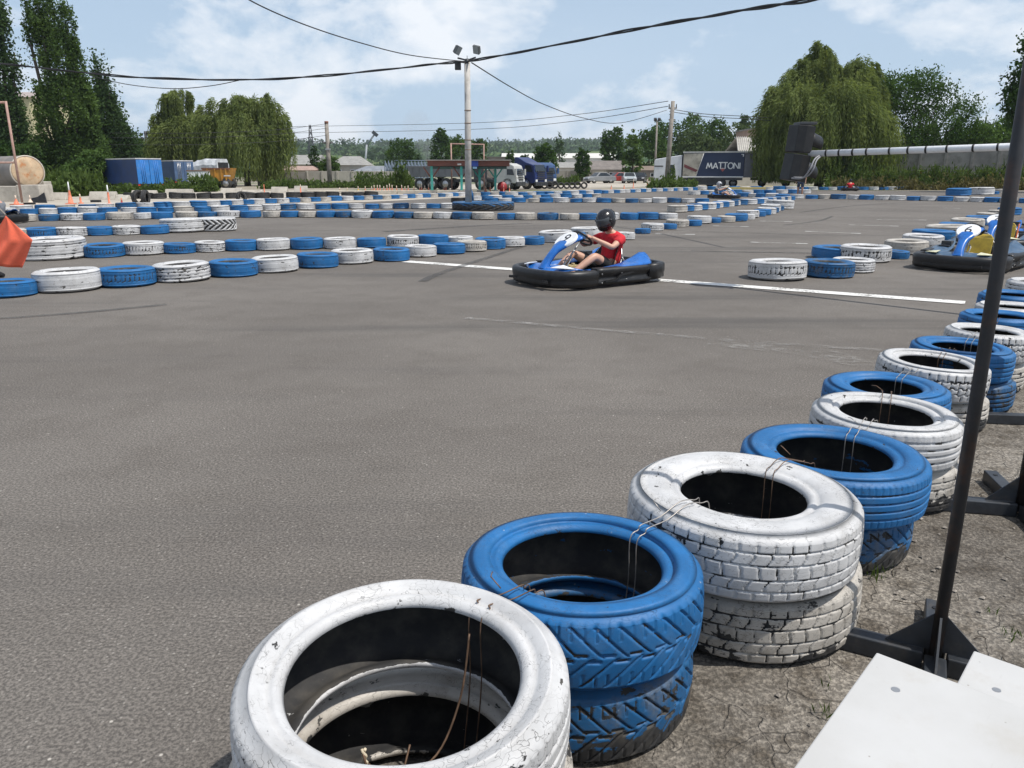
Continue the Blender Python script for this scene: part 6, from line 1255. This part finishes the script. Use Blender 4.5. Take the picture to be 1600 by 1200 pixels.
zc = at(1050, 242, Yl).z; mb = MB(); mb.prism([(-.12, .08, .45), (-2.75, .08, .45), (-2.82, .08, 1.0), (-2.80, .08, zc*.80), (-2.72, .08, zc*.88), (-.12, .08, zc+.02)], (0, 2.1, 0)); cb_ = mb.build('cab', LWHITE, t, bevel=.06)
mb = MB(); mb.prism([(-1.35, .07, zc*.42), (-.86, .07, zc*.42), (-.86, .07, zc*.70), (-1.30, .07, zc*.70)], (0, -.02, 0)); mb.build('side_window', GLASS, cb_); mb = MB(); mb.box((-2.35, .07, zc*.66), (.85, .02, .10)); mb.box((-1.05, .07, zc*.28), (.14, .02, .10)); mb.build('dark_trim', INK, cb_)
wheels(t, (-1.9, -.55), 0, .46)
for o in [k for k in t.children if k.name.startswith('wheel') and abs(k.location.y) < .01]: o.location.y = 1.0
# second trailer half hidden by the willow
a0 = at(1172, 279, 80); t = empty('box_trailer', (a0.x, a0.y, 0), ang, 'pale printed trailer half hidden by the big weeping willow', 'trailer'); MB().box((2.6, 1.2, (zt+zb)/2), (5.2, 2.2, h)).build('body', PHOTO_L, t, bevel=.02); MB().box((2.6, 1.2, zt+.06), (5.3, 2.3, .10)).build('roof', PALEROOF, t); MB().box((2.6, 1.2, zb-.15), (5.1, 1.8, .25)).build('chassis', DKSTEEL, t); wheels(t, (1.2, 3.5), 0, .42)
for o in [k for k in t.children if k.name.startswith('wheel')]: o.location.y = 1.1
slab(1165, 296.8+0, 3.2, .5, .22, M('yellow_painted_beam', (.50, .40, .16), .7, .2), 'beam', 'yellowish beam lying on the ground below the lettered trailer', 'beam', ang); slab(1207, 296.5, 1.2, .5, .30, M('yellow_box', (.55, .38, .06), .6, .2), 'crate', 'yellow crate on the ground at the foot of the willow', 'crate', ang)
# parked cars
def car(px, ybase, L, rz, label, col, kind='sedan', h=1.42):
    g = G(px, ybase); t = empty('parked_car' if kind != 'van' else 'parked_van', (g.x, g.y+.9, 0), rz, label, 'car' if kind != 'van' else 'van', 'vehicles parked by the long shed'); m = M(label[:18].replace(' ', '_'), col, .3, .1, 2); Wd = 1.72; s = L/4.4
    if kind == 'sedan': low = [(-2.15, .3), (2.12, .3), (2.2, .55), (2.1, .78), (1.0, .92), (-1.35, .95), (-2.1, .92), (-2.2, .6)]; top = [(1.05, .9), (.45, h), (-.75, h), (-1.55, .93)]
    elif kind == 'suv': low = [(-2.1, .35), (2.1, .35), (2.15, .7), (2.0, .95), (1.0, 1.05), (-2.1, 1.05), (-2.15, .6)]; top = [(1.05, 1.02), (.6, h+.2), (-1.8, h+.2), (-2.08, 1.03)]
    else: low = [(-2.3, .35), (2.2, .35), (2.3, .7), (2.2, 1.0), (1.75, 1.15), (-2.3, 1.15)]; top = [(1.8, 1.12), (1.2, h), (-2.25, h), (-2.28, 1.12)]
    mb = MB(); mb.prism([(x*s, -Wd/2, z) for x, z in low], (0, Wd, 0)); mb.build('body', m, t, bevel=.07)
    mb = MB(); n = len(top); A = [(x*s, -Wd/2*.98 if z < 1.2 else -Wd*.40, z) for x, z in top]; B = [(p[0], -p[1], p[2]) for p in A]; mb.add(A+B, [(0, 1, 2, 3), (7, 6, 5, 4), (0, 4, 5, 1), (1, 5, 6, 2), (2, 6, 7, 3)]); c = mb.build('cabin', m, t, bevel=.03)
    def on(i, j, f0, f1, g0, g1, k): 
        pass
    # glass set just proud of the cabin faces
    for sgn in (-1, 1):
        P = [Vector((p[0], p[1]*(-sgn), p[2])) for p in A]; ctr = sum(P, Vector())/4; Q = [ctr+(p-ctr)*.80 for p in P]; Q = [q+Vector((0, sgn*.0, 0)) for q in Q]; e = Vector((0, sgn*.02, .004)); MB().prism([q+e*.6 for q in Q], e*.5).build('side_window', GLASS, c)
    for (i, j, nm) in ((0, 1, 'windscreen'), (3, 2, 'rear_window')):
        P = [Vector(A[i]), Vector(B[i]), Vector(B[j]), Vector(A[j])]; ctr = sum(P, Vector())/4; Q = [ctr+(p-ctr)*.84 for p in P]; nn = (P[1]-P[0]).cross(P[3]-P[0]).normalized(); nn = nn if nn.x*(1 if i == 0 else -1) > 0 else -nn; MB().prism([q+nn*.008 for q in Q], nn*.012).build(nm, GLASS, c)
    wheels(t, (1.35*s, -1.32*s), Wd/2-.12, .32, .2)
    for sg in (-1, 1): MB().box((2.14*s, sg*.62, .68), (.08, .32, .14)).build('headlight', WHITE_PL, t, bevel=.02); MB().box((-2.15*s, sg*.66, .72), (.06, .25, .14)).build('tail_light', M('tail_red', (.4, .03, .02), .3), t)
    MB().box((2.19*s, 0, .5), (.05, .9, .16)).build('grille', DKSTEEL, t); return t
car(938, 286.5, 4.3, math.radians(205), 'silver grey car parked at the left end of the car row', (.22, .23, .24)); car(967, 286, 4.3, math.radians(200), 'red car parked left of the white van', (.30, .035, .03))
car(982, 283, 5.2, math.radians(265), 'white van with raised cab parked behind the red car', (.62, .63, .63), 'van', 2.35); car(984, 286.5, 3.6, math.radians(268), 'small pale silver car in front of the white van', (.36, .40, .42), 'sedan', 1.4)
car(1001, 286, 4.2, math.radians(255), 'black car parked right of the white van', (.02, .02, .025)); car(1009, 283, 4.6, math.radians(215), 'dark estate car parked beside the lorry cab', (.04, .05, .065), 'suv', 1.5); car(951, 281, 4.2, math.radians(200), 'dark grey car half hidden behind the red car', (.06, .065, .075))
# ================================================================ CANOPY, WALLS, BUILDINGS
TURQ = M('turquoise_paint', (.05, .34, .28), .6, .2, 4, dirt=(.2, .25, .22), damt=.3); BRICKRED = M('brown_red_fascia', (.17, .062, .042), .75, .25, 1.5, dirt=(.09, .05, .04), damt=.5)
Yc = 54; xL, xR = at(668, 255, Yc).x, at(796, 255, Yc).x; zt, zf = at(730, 251, Yc).z, at(730, 259.5, Yc).z; t = empty('canopy', ((xL+xR)/2, Yc, 0), 0, 'long canopy with brown red fascia on turquoise posts', 'canopy'); o = (xL+xR)/2
MB().box((0, 1.6, (zt+zf)/2), (xR-xL, 3.4, zt-zf)).build('fascia', BRICKRED, t); MB().box((0, 1.6, zt+.03), (xR-xL+.2, 3.6, .06)).build('roof', CONC_GREY, t); MB().box((0, 1.6, zf-.10), (xR-xL-.4, 3.0, .16)).build('beam', M('dark_green_beam', (.05, .10, .085), .7), t)
for px, y2 in ((674.5, 0), (721, 0), (748.5, .9), (773.5, .9)):
    x = at(px, 280, Yc).x-o; MB().box((x, .1+y2, zf/2), (.16, .16, zf-.01)).build('post', TURQ, t, bevel=.01)
    for s in (-1, 1): MB().tube([(x+s*.05, .1+y2, zf-.75), (x+s*.55, .1+y2, zf-.06)], .05, 6).build('brace', BRICKRED if y2 == 0 else TURQ, t)
    MB().box((x+.05, .1+y2, .12), (.5, .4, .24)).build('footing', CONC, t)
x = at(742, 254, Yc).x-o; MB().box((x, -.14, (zt+zf)/2-.02), (.46, .05, .36)).build('sign', M('blue_sign', (.012, .04, .22), .5), t); MB().box((x, -.13, zf-.1), (.28, .04, .12)).build('sign', M('pale_blue_sign', (.2, .35, .5), .5), t); MB().box((at(718, 254, Yc).x-o, -.13, zf+.12), (.26, .04, .12)).build('sign', M('grey_sign', (.35, .33, .31), .5), t)
# round red and white sign and leaning bits by the silver cab
g = G(784.5, 301.5); t = empty('round_sign', g, 0, 'round red and white sign standing between the canopy and silver cab', 'sign'); MB().lathe([(0, -.02), (.36, -.02), (.36, .02), (0, .02)], 20, (0, 0, .42), Matrix.Rotation(PI/2, 3, 'X')).build('disc', M('red_sign_face', (.30, .02, .025), .5), t); MB().lathe([(0, -.03), (.24, -.03), (.24, -.022), (0, -.022)], 20, (0, 0, .40), Matrix.Rotation(PI/2, 3, 'X')).build('white_centre', WHITE_PL, t); MB().box((0, .05, .2), (.06, .06, .4)).build('post', DKSTEEL, t)
def panel_wall(p0, p1, n, hgt, label, m, tk=.14, plinth=False, post_m=None, frac=None):
    d = p1-p0; L = d.length; a = math.atan2(d.y, d.x); t = empty('concrete_wall', (p0.x, p0.y, 0), a, label, 'wall')
    for k in range(n):
        x0, x1 = L*k/n, L*(k+1)/n; mb = MB(); mb.box(((x0+x1)/2, 0, hgt/2), (x1-x0-.14, tk, hgt))
        mb.build('panel', m, t, bevel=.02); 
        if frac: MB().box(((x0+x1)/2, -tk/2-.012, hgt*frac), (x1-x0-.3, .03, .10)).build('rail', m, t)
    for k in range(n+1): MB().box((L*k/n, -.03, hgt/2+.02), (.22, tk+.14, hgt+.04)).build('post', post_m or m, t, bevel=.015)
    return t
z = at(540, 267.5, 92).z; p0, p1 = at(481, 290, 92), at(645, 290, 92); panel_wall(p0, p1, 7, z, 'pale concrete panel wall behind the marker posts', M('pale_panel_concrete', (.37, .345, .30), .9, .2, .5, dirt=(.22, .20, .17), damt=.5))
p0, p1 = at(405, 290, 88), at(480, 290, 92); panel_wall(p0, p1, 3, at(450, 269.5, 90).z, 'dark stained concrete wall left of the pale panel wall', M('dark_stained_concrete', (.13, .12, .105), .9, .3, .6, dirt=(.07, .065, .055), damt=.6))
p0, p1 = at(1318, 290, 78), at(1640, 290, 71); panel_wall(p0, p1, 8, at(1480, 232, 74).z, 'weathered grey concrete panel wall along the right side', CONC_GREY, .16, frac=.55)
p0, p1 = at(846, 290, 128), at(945, 290, 128); panel_wall(p0, p1, 5, at(900, 266.5, 128).z, 'low grey panel wall left of the parked cars', M('grey_brown_wall', (.25, .235, .20), .9, .2, .6, dirt=(.16, .15, .12), damt=.5))
def house(px0, px1, y_eave, y_ridge, Y, dep, label, wall, roof, win=0, hip=0, name='building', flat=False, door=0):
    a, b = at(px0, 290, Y), at(px1, 290, Y); w = b.x-a.x; ze, zr = at(px0, y_eave, Y).z, at(px0, y_ridge, Y).z; t = empty(name, ((a.x+b.x)/2, Y, 0), 0, label, 'building'); MB().box((0, dep/2, ze/2), (w, dep, ze)).build('wall', wall, t)
    if flat: MB().box((0, dep/2, ze+.1), (w+.3, dep+.3, .2)).build('roof', roof, t)
    else:
        e = .3; hp_ = w*hip; mb = MB(); A = [(-w/2-e, -e, ze), (w/2+e, -e, ze), (w/2+e, dep+e, ze), (-w/2-e, dep+e, ze), (-w/2-e+hp_, dep/2, zr), (w/2+e-hp_, dep/2, zr)]; mb.add(A, [(0, 1, 5, 4), (2, 3, 4, 5), (1, 2, 5), (3, 0, 4), (3, 2, 1, 0)]); mb.build('roof', roof, t)
    for k in range(win):
        x = -w/2+w*(k+.5)/win; f = MB().box((x, -.04, ze*.58), (w/win*.42, .06, ze*.36)).build('window', WHITE_PL, t); MB().box((x, -.075, ze*.58), (w/win*.34, .02, ze*.29)).build('pane', GLASS, f)
    return t
SLATE = M('grey_fibre_roof', (.27, .265, .25), .85, .2, 1.5, dirt=(.15, .14, .13), damt=.5); PLAST = M('pale_plaster_wall', (.50, .47, .41), .85, .12, 1); WHITEW = M('whitewashed_wall', (.62, .61, .57), .8, .1, .3, dirt=(.42, .38, .33), damt=.4); BROWNW = M('brown_grey_wall', (.19, .165, .14), .85, .2, .6)
house(452, 492, 257, 241, 112, 9, 'house with a grey roof between willow and fir', PLAST, SLATE, 2); house(424, 486, 266, 259, 102, 5, 'low pale outbuilding below the grey roofed house', PLAST, M('reddish_roof', (.34, .24, .2), .85, .2, 1), 2, .1)
house(518, 566, 258, 243, 112, 9, 'house with a sloping grey hip roof right of the wooden pole', PLAST, SLATE, 2, .28); house(556, 606, 267.5, 259, 106, 6, 'low shed with a long grey roof behind the panel wall', PLAST, M('blue_grey_roof', (.20, .215, .24), .8, .2, 1), 1, .3)
house(785, 962, 247, 238, 250, 22, 'long low white building in front of the hills', WHITEW, M('white_sheet_roof', (.58, .57, .53), .7, .1, .2), 0, 0); house(758, 790, 246, 233, 215, 12, 'brown grey building right of the tree clump', BROWNW, M('brown_roof', (.13, .115, .10), .85, .2, .5), 3, 0, flat=True)
house(868, 925, 262, 253, 150, 8, 'long low shed with a pale grey roof behind the panel wall', PLAST, SLATE, 3); house(918, 976, 265, 250.5, 138, 8, 'long shed with a weathered brown grey roof behind the cars', M('shed_boards', (.24, .215, .18), .9, .2, 1), M('weathered_brown_roof', (.17, .15, .135), .9, .25, 1.2), 4, .03)
house(996, 1026, 266, 259, 132, 6, 'small brown shed left of the white lorry cab', BROWNW, M('rust_roof', (.18, .14, .11), .9, .2, 1), 2)
# corrugated building behind the lorry
a, b = at(1150, 290, 92), at(1240, 290, 92); ze, zr = at(1160, 236, 92).z, at(1160, 214, 97).z; t = empty('corrugated_building', ((a.x+b.x)/2, 92, 0), 0, 'building with ribbed grey roof behind the lettered lorry', 'building'); w = b.x-a.x; MB().box((0, 5, ze/2), (w, 10, ze)).build('wall', PLAST, t); mb = MB(); rows = []; n = 120
for k in range(n+1):
    x = -w/2-.2+(w+.4)*k/n; dz = .09*math.sin(k*PI*.5); rows.append([(x, -.4, ze+dz), (x+1.2, 5, zr+dz), (x+1.2, 10.4, ze+dz)])
mb.grid(rows); mb.build('roof', M('pale_ribbed_roof', (.40, .385, .35), .8, .2, .8, dirt=(.22, .2, .17), damt=.6), t)
house(1173, 1215, 201.5, 200, 120, 10, 'pinkish brick block with a roof railing behind the willow', M('pinkish_brick', (.38, .26, .20), .85, .15, .8), CONC_GREY, 0, flat=True)
a = at(1170, 186, 121); b = at(1212, 186, 121); zz = at(1190, 186, 121).z; z0_ = at(1190, 199, 121).z; mb = MB()
for k in range(8): x = a.x+(b.x-a.x)*k/7; mb.tube([(x, 121, z0_), (x, 121, zz)], .05, 5)
mb.tube([(a.x, 121, zz), (b.x, 121, zz)], .05, 5); mb.tube([(a.x, 121, (zz+z0_)/2), (b.x, 121, (zz+z0_)/2)], .04, 5); mb.build('railing', DKSTEEL, [o for o in bpy.data.objects if o.get('label', '').startswith('pinkish brick')][0])
rl = [o for o in bpy.data.objects if o.name.startswith('railing')][0]; pr_ = rl.parent; rl.location = -Vector(pr_.location)
# yellow house behind the poplars
house(-40, 66, 152, 138, 98, 9, 'yellowish two storey house glimpsed between the poplars', M('yellow_plaster', (.50, .46, .28), .85, .12, 1), M('pink_grey_roof', (.33, .28, .26), .85, .15, 1), 3, .12)
# stacked blue grey steel trusses
t0, t1 = at(600, 270, 96), at(672, 270, 96); zt_, zb_2 = at(640, 251, 96).z, at(640, 270, 96).z; t = empty('steel_trusses', (t0.x, 96, 0), 0, 'stack of blue grey steel trusses behind the panel wall', 'steel trusses'); BG = M('blue_grey_steel', (.12, .16, .21), .6, .2, 2)
for r in range(3):
    mb = MB(); L = t1.x-t0.x; y = r*.9; q = (1, .8, .62)[r]; z0_, z1_ = zb_2-.6, zb_2+(zt_-zb_2)*q
    mb.tube([(0, y, z0_), (L, y, z0_)], .06, 5); mb.tube([(L*(.12*(2-r)), y, z1_), (L, y, z1_)], .06, 5); n = 14
    for k in range(n): mb.tube([(L*k/n, y, z0_), (L*(k+.5)/n, y, z1_)], .05, 5); mb.tube([(L*(k+.5)/n, y, z1_), (L*(k+1)/n, y, z0_)], .05, 5)
    mb.build('truss', BG, t)
for x in (.2, t1.x-t0.x-.2): MB().box((x, .9, (zb_2-.6)/2), (.2, 2.2, zb_2-.66)).build('support', DKSTEEL, t)
# smoke drifting from a fire behind the trees
def smoke():
    m = bpy.data.materials.new('thin_smoke'); m.use_nodes = True; q = NT(m.node_tree); m.node_tree.nodes.clear(); o = q.n('ShaderNodeOutputMaterial'); v = q.n('ShaderNodeVolumePrincipled'); v.inputs['Color'].default_value = (.8, .82, .85, 1); v.inputs['Density'].default_value = .028; q.l(v.outputs[0], o.inputs['Volume'])
    mb = MB(); c = at(672, 262, 240)
    for dx, dz, r in ((2.5, 1, 4), (1, 5, 4.5), (-1.5, 9, 4.5), (-4, 12, 5)): mb.ball(c+Vector((dx, dz*.3, dz)), (r*.9, r*.9, r), 14)
    tag(mb.build('smoke', m), 'thin pale smoke rising between the two tree clumps', 'smoke', None, 'stuff')
smoke()
# ================================================================ THE AIR
def haze():
    m = bpy.data.materials.new('summer_haze'); m.use_nodes = True; q = NT(m.node_tree); m.node_tree.nodes.clear(); o = q.n('ShaderNodeOutputMaterial'); v = q.n('ShaderNodeVolumePrincipled')
    v.inputs['Color'].default_value = (.80, .88, .97, 1); v.inputs['Density'].default_value = .00017; v.inputs['Anisotropy'].default_value = .2; q.l(v.outputs[0], o.inputs['Volume'])
    mb = MB(); mb.box((0, 1770, 47), (7400, 3760, 97)); tag(mb.build('haze', m), 'thin pale summer haze lying over the whole scene', 'haze', None, 'stuff')
haze()
